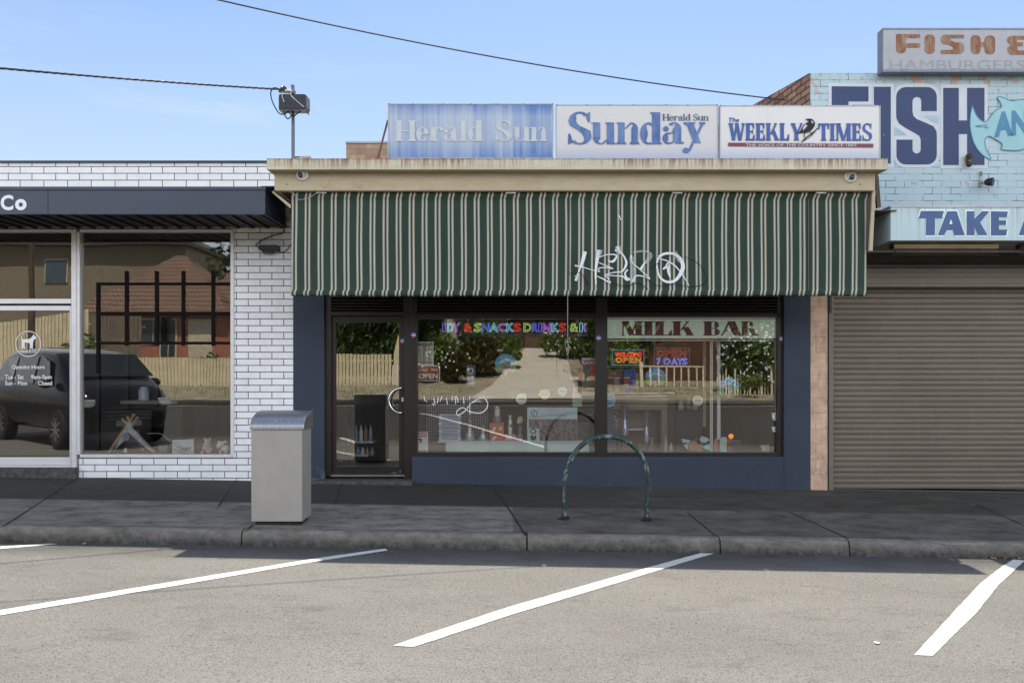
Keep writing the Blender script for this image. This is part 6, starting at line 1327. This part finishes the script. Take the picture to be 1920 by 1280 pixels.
toy("toy_lamp", "glowing orange ball lamp on a maroon stack", "lamp", [("bulb", M_TO, [('o',1370.5,817.5,.034,.33)]), ("stack", mat("toy_maroon", (.16,.05,.045), .5), [('b',1364,1373,823,832,.34,.06),('b',1365,1372,836,846,.34,.06)])])
toy("toy_speaker", "dark box shaped tub right of the orange ball", "tub", [("tub", mat("toy_dark", (.025,.03,.045), .4), [('b',1373.5,1390,826,848,.32,.08)]), ("lid", mat("toy_slate", (.05,.055,.075), .4), [('b',1374,1389,824.5,828,.315,.085)])])
toy("toy_boat", "cream paper boat at the right end of the sill", "toy", [("hull", mat("toy_cream", (.45,.36,.20), .6), [('p',[(1425,835),(1443,833.5),(1443,845),(1430,845)],.28,.03)])])
toy("toy_block", "small blue and white block in the right corner of the sill", "toy", [("block", mat("toy_navy", (.04,.05,.10), .5), [('b',1446,1454,840,848,.28,.04)]), ("top", M_STW, [('b',1446.5,1453,838,840,.28,.04)])])
wg = thing("wire_rack", "grey wire grid rack standing behind the goods on the window ledge", "rack", P(880,780,.7)); b = MB(); x_ = 800
while x_ < 915: b.pbox(x_, x_+1.0, 742, 824, .66, .006); x_ += 4.2
y_ = 742
while y_ < 824: b.pbox(800, 915, y_, y_+.9, .655, .004); y_ += 5.5
b.build("grid", mat("grid_grey", (.16,.17,.17), .5), wg)
tag(MB().pbox(1253, 1266, 736, 850, .60, .3).build("dark_partition", mat("partition_black", (.006,.006,.007), .5)), "black upright panel beside the dim cabinet in the right window", "panel")
tag(MB().pbox(1268, 1316, 768, 850, .9, .3).build("dark_display_case", mat("case_dark", (.02,.018,.016), .4)), "low dark display case right of the black upright panel", "display case")
for k_, (a_, c_) in enumerate(((1245,1251),(1254,1262))): goods("cream_bottle", ["taller cream bottle at the foot of the cabinet", "shorter cream bottle next to the black upright panel"][k_], "bottle", [("bottle", mat("bottle_cream", (.30,.27,.18), .4), lambda b: bottle((a_+c_)/2, 818+k_*12, 847, .3, [(3,0),(3.4,.5),(2.6,.75),(1.6,.8),(1.6,1)], b))], P(a_,847,.3))
flat_thing("price_tag", "tiny white price tag above the blue dome sticker in the middle window", "tag", 933, 943, 654.5, 658.5, mat("tag_white", (.40,.40,.38), .5), .19)
for k_, (px_, y0_, y1_, c_, lb_) in enumerate(((1161,826,848,(.04,.04,.05),"black squat jar at the left foot of the cabinet"),(1222,822,848,(.10,.09,.08),"brown squat jar under the right water pipe"),(1276,752,768,(.20,.18,.19),"grey cup on the dark display case"),(1290,748,768,(.06,.07,.08),"black tin on the dark display case"),(1303,756,768,(.25,.20,.16),"tan tin at the end of the dark display case"),(1186,750,768-26,(.3,.3,.3),"small clear cup on top of the cabinet"))):
    if y1_ > y0_: goods("counter_jar", lb_, "jar", [("jar", mat("jar_col%d" % k_, c_, .3), lambda b: bottle(px_, y0_, y1_, .58 if px_ < 1250 else .88, [(5,0),(6,.2),(6,.75),(4.5,.88),(4.5,1)], b)), ("lid", mat("lid_grey", (.15,.15,.16), .4), lambda b: bottle(px_, y0_-2, y0_, .58 if px_ < 1250 else .88, [(5,0),(5,1)], b))], P(px_,y1_,.6))
# tall shop fittings behind: fridge glow and shelves seen through the door
fr2 = thing("drinks_fridge", "dark glass door drinks fridge standing behind the shop door", "fridge", P(640,890,1.2))
b = MB(); b.pbox(632, 650, 730, 880, .45, .5); b.build("cabinet", mat("fridge_black", (.012,.014,.015), .3), fr2)
gd = thing("drinks_shelf", "low wire shelf with rows of bottles seen dimly through the shop door", "shelf", P(680,880,1.0))
b = MB(); b.pbox(652, 700, 828, 830, .9, .3); b.pbox(652, 690, 853, 855, .9, .3); b.pbox(652,654,790,880,.9,.3); b.build("frame", mat("rail_silver", (.4,.4,.42), .4, .5), gd)
for row, (y0, y1) in enumerate(((797,828),(838,853))):
    for k in range(6):
        px = 650+k*9+row*3; o = MB(); c0 = P(px, y1, 1.0); h = (y1-y0)/F*11; o.lathe(c0, [(.028,0),(.03,h*.6),(.012,h*.85),(.013,h)], 10)
        tag(o.build("drink_bottle", mat("bottle_mix%d" % (k % 3), [(.30,.33,.36),(.20,.10,.06),(.12,.17,.20)][k % 3], .2), smooth=True), "%s in the %s row behind the shop door" % (["clear bottle, first from the fridge", "brown bottle, second from the fridge", "teal bottle, third from the fridge", "clear bottle, fourth from the fridge", "brown bottle, fifth from the fridge", "teal bottle farthest from the fridge"][k], ["upper", "lower"][row]), "bottle", "bottles on the shelf behind the door")
# ================================================================ ACROSS THE STREET (seen mirrored in the shop glass)
LIFT = 1.0
M_PAL = mat("cream_paling", (.80,.70,.46), .8, var=.12, scale=2.5, dirt=.15); M_PALG = mat("grey_paling", (.20,.17,.13), .9, var=.25, scale=3)
M_SHAD = mat("dark_gap", (.02,.016,.012), .9)
def fence(x0, x1, Yo, ztop0, ztop1, label, m, pw=.20, z0=None):
    o = thing("paling_fence", label, "fence", ((x0+x1)/2, -Yo, 0), "paling fences across the street"); b = MB(); x = x0; n = int((x1-x0)/pw)
    for i in range(n):
        t_ = i/max(1, n); zt = ztop0+(ztop1-ztop0)*t_+random.uniform(-.015,.015); xx = x0+i*pw; g = ground_z(xx, -Yo); b.box(xx, xx+pw*.79, -Yo-.01, -Yo+.015+random.uniform(0,.004), g-.05, zt)
    b.build("palings", m, o); b = MB()
    for k in (.25, .8): b.bar((x0, -Yo-.05, ground_z(x0,-Yo)+(ztop0-ground_z(x0,-Yo))*k), (x1, -Yo-.05, ground_z(x1,-Yo)+(ztop1-ground_z(x1,-Yo))*k), .05, .09)
    b.build("rail", m, o); b = MB(); xx = x0
    while xx < x1: b.box(xx, xx+.12, -Yo-.14, -Yo-.02, 0, ztop0-.05+(ztop1-ztop0)*(xx-x0)/(x1-x0)); xx += 2.6
    b.build("post", m, o); return o
Yf = 33
fence(RX(-60,Yf), RX(132,Yf), Yf+2, 4.2, 5.0, "tall cream paling fence mirrored in the left shop door", M_PAL, .22)
fence(RX(133,Yf), RX(440,Yf), Yf, RZ(668,Yf), RZ(672,Yf), "low cream paling fence before the brick house", M_PAL)
fence(RX(441,Yf), RX(735,Yf), Yf, RZ(662,Yf), RZ(664,Yf), "cream paling fence mirrored in the milk bar door", M_PAL)
fence(RX(133,Yf)-1, RX(215,Yf), Yf+3.5, RZ(588,Yf+3.5), RZ(590,Yf+3.5), "weathered grey side fence left of the brick house", M_PALG, .22)
# leaning gate paling by the driveway
o = thing("side_gate", "tall cream gate leaf with a raking top beside the driveway", "gate", (RX(742,Yf), -Yf, .3)); b = MB(); y_ = -Yf
b.prism([(RX(736,Yf), ground_z(0,y_)), (RX(748,Yf), ground_z(0,y_)), (RX(748,Yf), RZ(628,Yf)), (RX(746,Yf), RZ(626,Yf)), (RX(737,Yf), RZ(663,Yf))], -Yf+.02, -Yf+.08); b.build("leaf", M_PAL, o)
b = MB(); [b.box(RX(p_,Yf), RX(p_,Yf)+.08, -Yf+.10, -Yf+.16, ground_z(0,y_)-.1, RZ(684,Yf)) for p_ in (735,743)]; b.build("post", mat("post_white", (.62,.62,.54), .5), o)
# brick house
M_RB = brick("house_red_brick", ((.50,.15,.09),(.38,.11,.07)), (.30,.24,.19), .24, .086, .010, (0,0), rough=.85, var=.2, bump=.2)
H1 = thing("brick_house", "red brick house with tiled hip roof mirrored in the left shop window", "house", (-18, -44, 2)); Yh = 42
x0, x1 = RX(190,Yh), RX(560,Yh); ze = RZ(588,Yh); zg = ground_z(0,-Yh)-.3
MB().box(x0, x1, -Yh-9, -Yh, zg, ze).build("wall", M_RB, H1)
t = NT("roof_tile"); x = t.xyz(); n = t.noise(t.pos(), 3, 5, .7)
wv = t.math('MODULO', t.math('ADD', t.math('MULTIPLY', x[2], 3.1), t.math('MULTIPLY', t.math('SINE', t.math('MULTIPLY', x[0], 21.0)), .16)), 1.0)
c = t.mix(t.ramp(n, .3, .7), (.17,.105,.075), (.27,.17,.125)); c = t.mix(t.ramp(wv, .0, .42, 1, 0), c, (.025,.014,.012)); t.bump(wv, .5, .04); M_TILE = t.fin(c, .85)
def hip(b, x0, x1, y0, y1, z, h, ov=.6):
    x0 -= ov; x1 += ov; y0 -= ov; y1 += ov; r = (y1-y0)/2; ym = (y0+y1)/2
    if x1-x0 > 2*r: a, c_ = (x0+r, ym, z+h), (x1-r, ym, z+h)
    else: a = c_ = ((x0+x1)/2, ym, z+h); a = (a[0]-.01, ym, z+h)
    b.add([(x0,y0,z),(x1,y0,z),(x1,y1,z),(x0,y1,z),a,c_], [(3,4,5,2),(1,5,4,0),(0,4,3),(2,5,1),(0,3,2,1)])
b = MB(); hip(b, RX(150,Yh), RX(420,Yh), -Yh-9, -Yh, ze, RZ(478,Yh+4)-ze); b.build("roof", M_TILE, H1)
b = MB(); hip(b, RX(330,Yh), RX(640,Yh), -Yh-14, -Yh-2, ze, RZ(415,Yh+8)-ze); b.build("rear_roof", M_TILE, H1)
b = MB(); b.box(RX(145,Yh), RX(430,Yh), -Yh+.55, -Yh+.65, ze-.2, ze); b.build("gutter", mat("gutter_dark", (.05,.03,.025), .6), H1)
M_CWN = mat("window_cream", (.60,.55,.42), .6); M_GDK = mat("window_dark_glass", (.05,.06,.07), .1)
for px0, px1, py0, py1 in ((255,320,596,645),(300,330,596,672),(352,396,596,672)):
    f_ = MB().box(RX(px0,Yh), RX(px1,Yh), -Yh, -Yh+.06, RZ(py1,Yh), RZ(py0,Yh)).build("window", M_CWN, H1)
    b = MB(); n = 2; wd = (px1-px0-4)/n
    for i in range(n): b.box(RX(px0+2.5+i*wd,Yh), RX(px0+1+(i+1)*wd,Yh), -Yh+.061, -Yh+.08, RZ(py1-3,Yh), RZ(py0+3,Yh))
    b.build("pane", M_GDK if px0 != 352 else M_CWN, f_)
# rendered two storey building behind
H2 = thing("rendered_house", "two storey beige rendered house with flat eaves behind the brick house", "house", (-36,-62,4)); Y2 = 60
x0, x1 = RX(-40,Y2), RX(348,Y2); zt = RZ(462,Y2)
MB().box(x0, x1, -Y2-10, -Y2, 2, zt).build("wall", mat("beige_render", (.24,.205,.15), .8), H2)
b = MB(); b.box(x0-.5, x1+.5, -Y2-10.5, -Y2+.9, zt, zt+.35); b.prism([(x0-.5,zt+.351),(x1+.5,zt+.351),(x1-3,zt+2.2),(x0+3,zt+2.2)], -Y2-10.4, -Y2+.6); b.build("roof", mat("charcoal_roof", (.06,.055,.055), .7), H2)
f_ = MB().box(RX(84,Y2), RX(126,Y2), -Y2, -Y2+.1, RZ(530,Y2), RZ(486,Y2)).build("window", M_CWN, H2); MB().box(RX(86,Y2), RX(124,Y2), -Y2+.101, -Y2+.15, RZ(529,Y2), RZ(489,Y2)).build("pane", mat("window_blue_glass", (.07,.11,.15), .08), f_)
# driveway and garage
M_DRV = mat("driveway_concrete", (.58,.54,.46), .85, var=.12, scale=1.2)
ys = fr(-46, -27.15, 16); vs = []; dx0, dx1 = RX(885,30), RX(1082,30)
for y in ys:
    t_ = (y+46)/18.85; a = RX(985,45)*(1-t_)+dx0*t_; c_ = RX(1060,45)*(1-t_)+dx1*t_; vs += [(a, y, ground_z(a,y)+.03), (c_, y, ground_z(c_,y)+.03)]
b = MB(); b.add(vs, [(2*i, 2*i+1, 2*i+3, 2*i+2) for i in range(len(ys)-1)]); struct(b.build("driveway", M_DRV))
G = thing("garage", "brown garage with a vertical board door at the head of the driveway", "garage", (1.5,-49,3)); Yg = 46.5
zg = ground_z(0,-Yg)-.1; MB().box(RX(930,Yg), RX(1110,Yg), -Yg-6, -Yg, zg, RZ(600,Yg)).build("wall", mat("dark_brown_wall", (.05,.035,.028), .8), G)
b = MB(); [b.box(RX(984,Yg)+i*.2, RX(984,Yg)+i*.2+.185, -Yg, -Yg+.05, zg+.05, RZ(632,Yg)) for i in range(16)]; b.build("door", mat("garage_brown", (.16,.10,.065), .7), G)
MB().box(RX(925,Yg), RX(1115,Yg), -Yg-6.3, -Yg+.5, RZ(600,Yg), RZ(596,Yg)).build("roof", mat("charcoal_roof", (.06,.055,.055), .7), G)
Yp = 32.6
# porch house on the right with balustrade
H3 = thing("porch_house", "dark brown timber house with a cream porch balustrade mirrored in the right window", "house", (9.5,-35,1))
x0, x1 = RX(1180,Yp), RX(1345,Yp); zg = 0
MB().box(x0-1.5, x1+.5, -Yp-8, -Yp-1.8, zg, 6).build("wall", mat("stained_boards", (.12,.055,.035), .8, var=.3), H3)
MB().box(x0, x1, -Yp-1.79, -Yp, zg, RZ(727,Yp)-.08).build("porch_base", mat("dark_base", (.03,.025,.02), .9), H3)
b = MB(); zr0, zr1 = RZ(725,Yp), RZ(685,Yp); b.box(RX(1200,Yp), RX(1322,Yp), -Yp-.05, -Yp+.05, zr1-.08, zr1); b.box(RX(1200,Yp), RX(1322,Yp), -Yp-.05, -Yp+.05, zr0-.05, zr0+.03)
for px in (1203,1221,1236,1250,1265,1279,1293,1308,1320): b.box(RX(px-1.5,Yp), RX(px+1.5,Yp), -Yp-.03, -Yp+.03, zr0, zr1)
b.box(RX(1201,Yp), RX(1207,Yp), -Yp-.1, -Yp+.1, zg, RZ(679,Yp)); b.build("balustrade", mat("balustrade_cream", (.85,.78,.58), .7), H3)
MB().box(x0-1.8, x1+.8, -Yp-8.5, -Yp-.5, 6, 6.3).build("roof", mat("charcoal_roof", (.06,.055,.055), .7), H3)
# cane fence on the far right
Yk = 29
o = thing("cane_fence", "uneven cane picket fence under the white flowering bush", "fence", (14,-34,.5)); b = MB(); x = RX(1352,Yk); random.seed(21)
while x < RX(1500,Yk): wd = random.uniform(.04,.10); b.box(x, x+wd, -Yk-random.uniform(0,.06), -Yk+.03, 0, RZ(random.uniform(690,705) if x < RX(1440,Yk) else 685,Yk)); x += wd+random.uniform(.03,.16)
b.build("canes", mat("cane_straw", (.80,.70,.46), .85, var=.35, scale=5), o); MB().box(RX(1352,Yk), RX(1500,Yk), -Yk-.12, -Yk-.07, .5, .6).build("rail", M_PALG, o)
# ---- plants
def leafmat(name, c1, c2):
    t = NT(name); n = t.noise(t.pos(), 1.6, 4, .7); n2 = t.n("ShaderNodeObjectInfo"); t.fin(t.mix(t.ramp(n, .3, .7), c1, c2), .55); return t.m
LM = {'dark': leafmat("leaf_dark_green", (.025,.050,.013), (.14,.21,.06)), 'mid': leafmat("leaf_mid_green", (.06,.12,.022), (.26,.36,.08)), 'olive': leafmat("leaf_olive_red", (.07,.075,.02), (.17,.13,.04)), 'lime': leafmat("leaf_lime", (.12,.20,.035), (.32,.42,.11))}
M_BARK = mat("bark", (.11,.08,.055), .9, var=.3, scale=4); M_PBARK = mat("pale_bark", (.42,.38,.30), .8, var=.15, scale=4)
def leaves(b, c, r, n, s):
    for i in range(n):
        while True:
            v = Vector((random.uniform(-1,1), random.uniform(-1,1), random.uniform(-1,1)))
            if .25 < v.length < 1: break
        v *= (1+.22*math.sin(v.x*5+c[0])+.2*math.sin(v.z*6+c[2]+v.x*3))
        p = Vector(c)+Vector((v.x*r[0], v.y*r[1], v.z*r[2])); u = Vector((random.gauss(0,1), random.gauss(0,1), random.gauss(0,1))).normalized(); w_ = u.orthogonal().normalized(); k = s*random.uniform(.6,1.4)
        b.add([p-u*k, p+w_*k*.45, p+u*k, p-w_*k*.45], [(0,1,2,3)])
def plant(name, label, cat, x, Yo, h, w_, kind, n, s, trunk=.08, group=None, flowers=None, lift=.15, pale=False):
    g = ground_z(x, -Yo); o = thing(name, label, cat, (x, -Yo, g), group); b = MB(); random.seed(int(x*100)+n)
    lobes = max(3, int(w_*2)); 
    for k in range(lobes):
        c_ = (x+random.uniform(-.5,.5)*w_*.9, -Yo+random.uniform(-.3,.3)*w_, g+h*(lift+(1-lift)*random.uniform(.25,.78))); rr_ = random.uniform(.28,.48); leaves(b, c_, (w_*rr_, w_*rr_*.8, h*(1-lift)*rr_*.8), n//lobes, s)
    b.build("crown" if trunk > .06 else "foliage", LM[kind], o); b = MB()
    b.tube([(x,-Yo,g-.1), (x+.03*h*random.uniform(-1,1),-Yo,g+h*.35), (x+.05*h*random.uniform(-1,1),-Yo,g+h*.7)], [trunk*1.2, trunk*.9, trunk*.4], 8)
    for k in range(4): a = random.uniform(0,6.28); b.tube([(x,-Yo,g+h*.35), (x+math.cos(a)*w_*.3,-Yo+math.sin(a)*w_*.3,g+h*random.uniform(.55,.8))], [trunk*.5, trunk*.15], 6)
    b.build("trunk" if trunk > .06 else "stem", M_PBARK if pale else M_BARK, o)
    if flowers:
        b = MB()
        for k in range(flowers): 
            a = Vector((x+random.uniform(-.5,.5)*w_*1.1, -Yo+w_*.62+random.uniform(-.1,.3), g+h*random.uniform(lift+.15,.95))); b.ball(a, .065, .065, .065, 6, 4)
        b.build("flowers", mat("flower_white", (.75,.75,.78), .6), o)
for i, (x, h, wd, k) in enumerate(((RX(452,56),11,6,'dark'),(-10.6,6.2,4.2,'dark'),(-8.2,6.5,4.4,'dark'),(-5.8,6.0,3.6,'dark'),(-3.2,7.2,4.6,'mid'),(-.4,7,4.4,'mid'),(2.6,7.4,4.4,'dark'),(5.8,7.6,5,'dark'),(9.0,7.6,4.6,'mid'),(12.3,7.0,4.6,'dark'),(15.8,7.2,5,'dark'),(19.5,8,6,'dark'))):
    plant("street_tree", ["tall dark tree behind the brick house roof", "dark tree behind the fence farthest left of the milk bar door reflection", "dense dark tree over the milk bar door fence", "dark tree beside the side gate", "mid green tree left of the driveway", "mid green tree over the garage", "dark tree right of the garage", "tall dark tree beyond the red rack banner", "mid green tree before the porch house", "dark tree over the cane fence", "dark tree farthest along the cane fence", "widest dark tree at the right end of the street"][i], "tree", x, [56,39,38,39,44,52,50,36,45,38,38,40][i], h, wd, k, 2600, .26, .2, "trees across the street", lift=.04)
for i, (x, Yo, h, wd, k, n, fl) in enumerate(((RX(800,34),34,1.9,1.6,'mid',1500,10),(RX(826,34),34.6,3.2,1.5,'lime',1500,0),(RX(858,34),34,2.1,1.8,'olive',1600,16),(RX(895,36),36,2.9,2.4,'olive',2400,0),(RX(935,39),39,3.1,2.6,'mid',2200,0),(RX(1052,42),42,2.2,2.2,'mid',1400,20),(RX(1098,32),32,4.6,1.8,'dark',2600,0),(RX(1150,33),33,3.4,1.8,'mid',1800,0),(RX(1180,34),34,3.0,1.6,'dark',1500,0),(RX(1370,29.6),29.6,1.6,1.6,'dark',1200,0),(RX(1405,29.6),29.6,1.6,1.7,'dark',1200,0),(RX(1440,29.6),29.6,1.6,1.7,'dark',1200,0),(RX(688,36),36,2.9,3.6,'dark',2600,0),(RX(640,37),37,3.3,3.6,'dark',2400,0),(RX(1385,30.4),30.4,3.3,2.2,'mid',2000,60),(RX(1430,30.4),30.4,3.6,2.4,'dark',2200,70),(RX(1465,30.4),30.4,3.3,2.0,'mid',1500,30),(RX(165,35),35,2.4,2.0,'mid',900,12),(RX(410,35),35,1.4,1.4,'mid',500,0))):
    lab = ["low flowering shrub mirrored behind the open sign", "lime green tall shrub beside the pale trunk", "reddish shrub with white flowers by the verge", "olive shrub left of the driveway", "rounded green hedge at the head of the verge", "shrub with pale flowers beside the garage", "tall narrow dark hedge by the driveway", "green shrub behind the welcome sign", "dark shrub left of the porch", "low dark shrub behind the canes at the white post", "low dark shrub behind the middle of the canes", "low dark shrub behind the far end of the canes", "dark hedge over the fence in the door reflection", "dark hedge at the left of the door reflection", "flowering bush behind the white post", "big bush covered in white flowers over the cane fence", "flowering bush at the right edge of the right window", "green shrub by the grey side fence", "low shrub at the corner of the brick house"][i]
    plant("garden_shrub", lab, "shrub", x, Yo, h, wd, k, n, .17, .04, "garden shrubs across the street", fl, lift=.0)
plant("verge_weed", "light green weed clump on the verge before the cane fence", "plant", RX(1418,27.6), 27.6, 1.2, 1.1, 'lime', 700, .08, .02, lift=0)
o = thing("pale_tree_trunk", "pale leaning tree trunk mirrored behind the scrolling sign", "tree", (RX(846,35),-35,.5)); b = MB(); b.tube([(RX(852,35),-35,.2),(RX(848,35),-35,2.6),(RX(838,35),-35,5.5),(RX(835,35),-35,8)], [.42,.36,.33,.28], 12); b.build("trunk", M_PBARK, o, smooth=True)
b = MB(); random.seed(9); leaves(b, (RX(836,35),-35,9), (2.4,2.2,1.6), 1400, .24); b.build("crown", LM['mid'], o)
# grass tufts on the verge
b = MB(); random.seed(31)
for i in range(2600):
    x = random.uniform(-32, 20); y = random.uniform(-33, -27.4)
    if dx0-.5 < x < dx1+.5: continue
    z = ground_z(x, y); a = random.uniform(0,6.28); h = random.uniform(.04,.16); b.add([(x,y,z),(x+math.cos(a)*.07,y+math.sin(a)*.07,z),(x+random.uniform(-.06,.06),y,z+h)], [(0,1,2)])
struct(b.build("verge_grass", LM['lime']), 'stuff', "sparse dry grass on the far verge", "grass")

# ---- parked car, nose towards the shops (mirrored in the left shop window)
CAR = thing("parked_car", "large black people mover parked nose in, mirrored in the left shop window", "car", (0,0,0))
t = NT("car_paint_black"); t.fin((.004,.005,.007), .12, 0, .35); t.b.inputs["Coat Weight"].default_value = .0; t.b.inputs["Coat Roughness"].default_value = .05; M_CAR = t.m
t = NT("car_glass"); t.fin((.015,.02,.022), .04); M_CG = t.m
Lc, Wc = 4.85, .96          # local: +x forward, front axle at x=0, ground z=0
st_x = [-3.85,-3.78,-3.6,-3.2,-2.6,-1.8,-1.0,-.45,-.05,.25,.55,.78,.90]
top_ = [1.05,1.45,1.72,1.83,1.88,1.89,1.86,1.76,1.50,1.24,1.16,1.02,.70]
belt = [1.00,1.10,1.12,1.13,1.12,1.10,1.08,1.06,1.05,1.02,.98,.90,.66]
hw = [.78,.86,.92,.95,.96,.96,.96,.96,.95,.93,.90,.82,.66]
rw = [.60,.66,.70,.72,.73,.73,.73,.72,.74,.78,.74,.64,.50]
vs = []; ns = len(st_x); ring = 14
for i in range(ns):
    x, T, B_, h_, r_ = st_x[i], top_[i], belt[i], hw[i], rw[i]; zb = .28 if 0 < i < ns-1 else .42
    half = [(h_*.80, zb), (h_*.97, zb+.10), (h_, .65 if B_ > .7 else .55), (h_*.985, B_), (r_+(h_-r_)*.25, B_+(T-B_)*.72), (r_, T-.045), (r_*.6, T)]
    pts = [(y, z) for y, z in half]+[(-y, z) for y, z in half[::-1]]; vs += [(x, y, z) for y, z in pts]
fs = [(i*ring+k, i*ring+(k+1) % ring, (i+1)*ring+(k+1) % ring, (i+1)*ring+k) for i in range(ns-1) for k in range(ring)]+[tuple(range(ring-1, -1, -1)), tuple(range((ns-1)*ring, ns*ring))]
b = MB().add(vs, fs); body = b.build("body", M_CAR, CAR, smooth=True); sd = body.modifiers.new("sub", 'SUBSURF'); sd.levels = 1; sd.render_levels = 2
def car_strip(name, pts, m_, side, off=.012):
    b = MB(); n = len(pts); v = [(x, side*(y+off), z) for x, y, z in pts]; b.add(v, [tuple(range(n)) if side < 0 else tuple(range(n-1, -1, -1))]); return b.build(name, m_, CAR)
for side in (1, -1):
    car_strip("side_window", [(-3.3,.925,1.20),(-2.35,.94,1.19),(-2.35,.80,1.70),(-3.1,.78,1.66)], M_CG, side); car_strip("side_window", [(-2.25,.94,1.19),(-1.25,.94,1.17),(-1.25,.80,1.71),(-2.25,.80,1.71)], M_CG, side); car_strip("side_window", [(-1.15,.94,1.17),(-.35,.935,1.14),(-.62,.83,1.58),(-1.15,.80,1.70)], M_CG, side)
    b = MB(); b.ball((-.28, side*1.06, 1.18), .10, .13, .09); m2 = b.build("wing_mirror", M_CAR, CAR, smooth=True)
    b = MB(); b.add([(.62,side*.84,.78),(.80,side*.70,.76),(.82,side*.62,.86),(.66,side*.82,.93)], [(0,1,2,3)] if side > 0 else [(3,2,1,0)]); b.box(.60,.84,side*.60,side*.86,.76,.90); b.build("headlight", mat("headlight_glass", (.55,.58,.6), .08, .5), CAR, bevel=.02)
    for xw in (0, -2.95):
        c0 = (xw, side*.86, .35); wh = MB(); 
        prof = [(.20,-.11),(.33,-.11),(.355,-.08),(.355,.08),(.33,.115),(.22,.115)]; b = MB(); b.v = []; vs2 = []; n = 28
        for r_, h_ in prof:
            for k in range(n): a = 2*math.pi*k/n; vs2.append((c0[0]+math.cos(a)*r_, c0[1]+side*h_, c0[2]+math.sin(a)*r_))
        b.add(vs2, [(i*n+k, i*n+(k+1) % n, (i+1)*n+(k+1) % n, (i+1)*n+k) for i in range(len(prof)-1) for k in range(n)]+[tuple(range(n)), tuple(range((len(prof)-1)*n, len(prof)*n))])
        w1 = b.build("wheel", mat("tyre_rubber", (.012,.012,.012), .85), CAR); b = MB()
        for k in range(10): a = 2*math.pi*k/10; b.bar((c0[0], c0[1]+side*.12, c0[2]), (c0[0]+math.cos(a)*.235, c0[1]+side*.122, c0[2]+math.sin(a)*.235), .035, .012, up=(0,1,0))
        b.build("rim", mat("alloy", (.55,.55,.56), .25, .9), w1)
b = MB(); b.add([(-.36,-.68,1.70),(-.36,.68,1.70),(.20,.80,1.27),(.20,-.80,1.27)], [(3,2,1,0)]); 
for i in range(4): pass
b.v = [(x+.05, y, z+.035) for x, y, z in b.v]; b.build("windscreen", M_CG, CAR)
b = MB(); [b.box(.88, .915, -.42, .42, .52+k*.07, .55+k*.07) for k in range(4)]; b.build("grille", mat("grille_dark", (.05,.05,.055), .3, .6), CAR)
b = MB(); b.box(.90,.92,-.24,.24,.40,.50); b.build("number_plate", mat("plate_grey", (.12,.12,.12), .5), CAR)
CAR.location = (-8.15, -5.35, road_z(-9, -6)+.0); CAR.rotation_euler = (0, 0, math.radians(39)); CAR.scale = (1,1,1.06)
# power pole across the street
PP = thing("power_pole", "timber power pole with crossarm on the far verge behind the camera", "pole", (-24,-28,0)); b = MB(); b.tube([(-24,-28,-.2),(-24,-28,10)], [.16,.11], 12); b.build("pole", M_BARK, PP, smooth=True); MB().box(-25,-23,-28.1,-27.9,9.2,9.35).build("crossarm", M_BARK, PP)
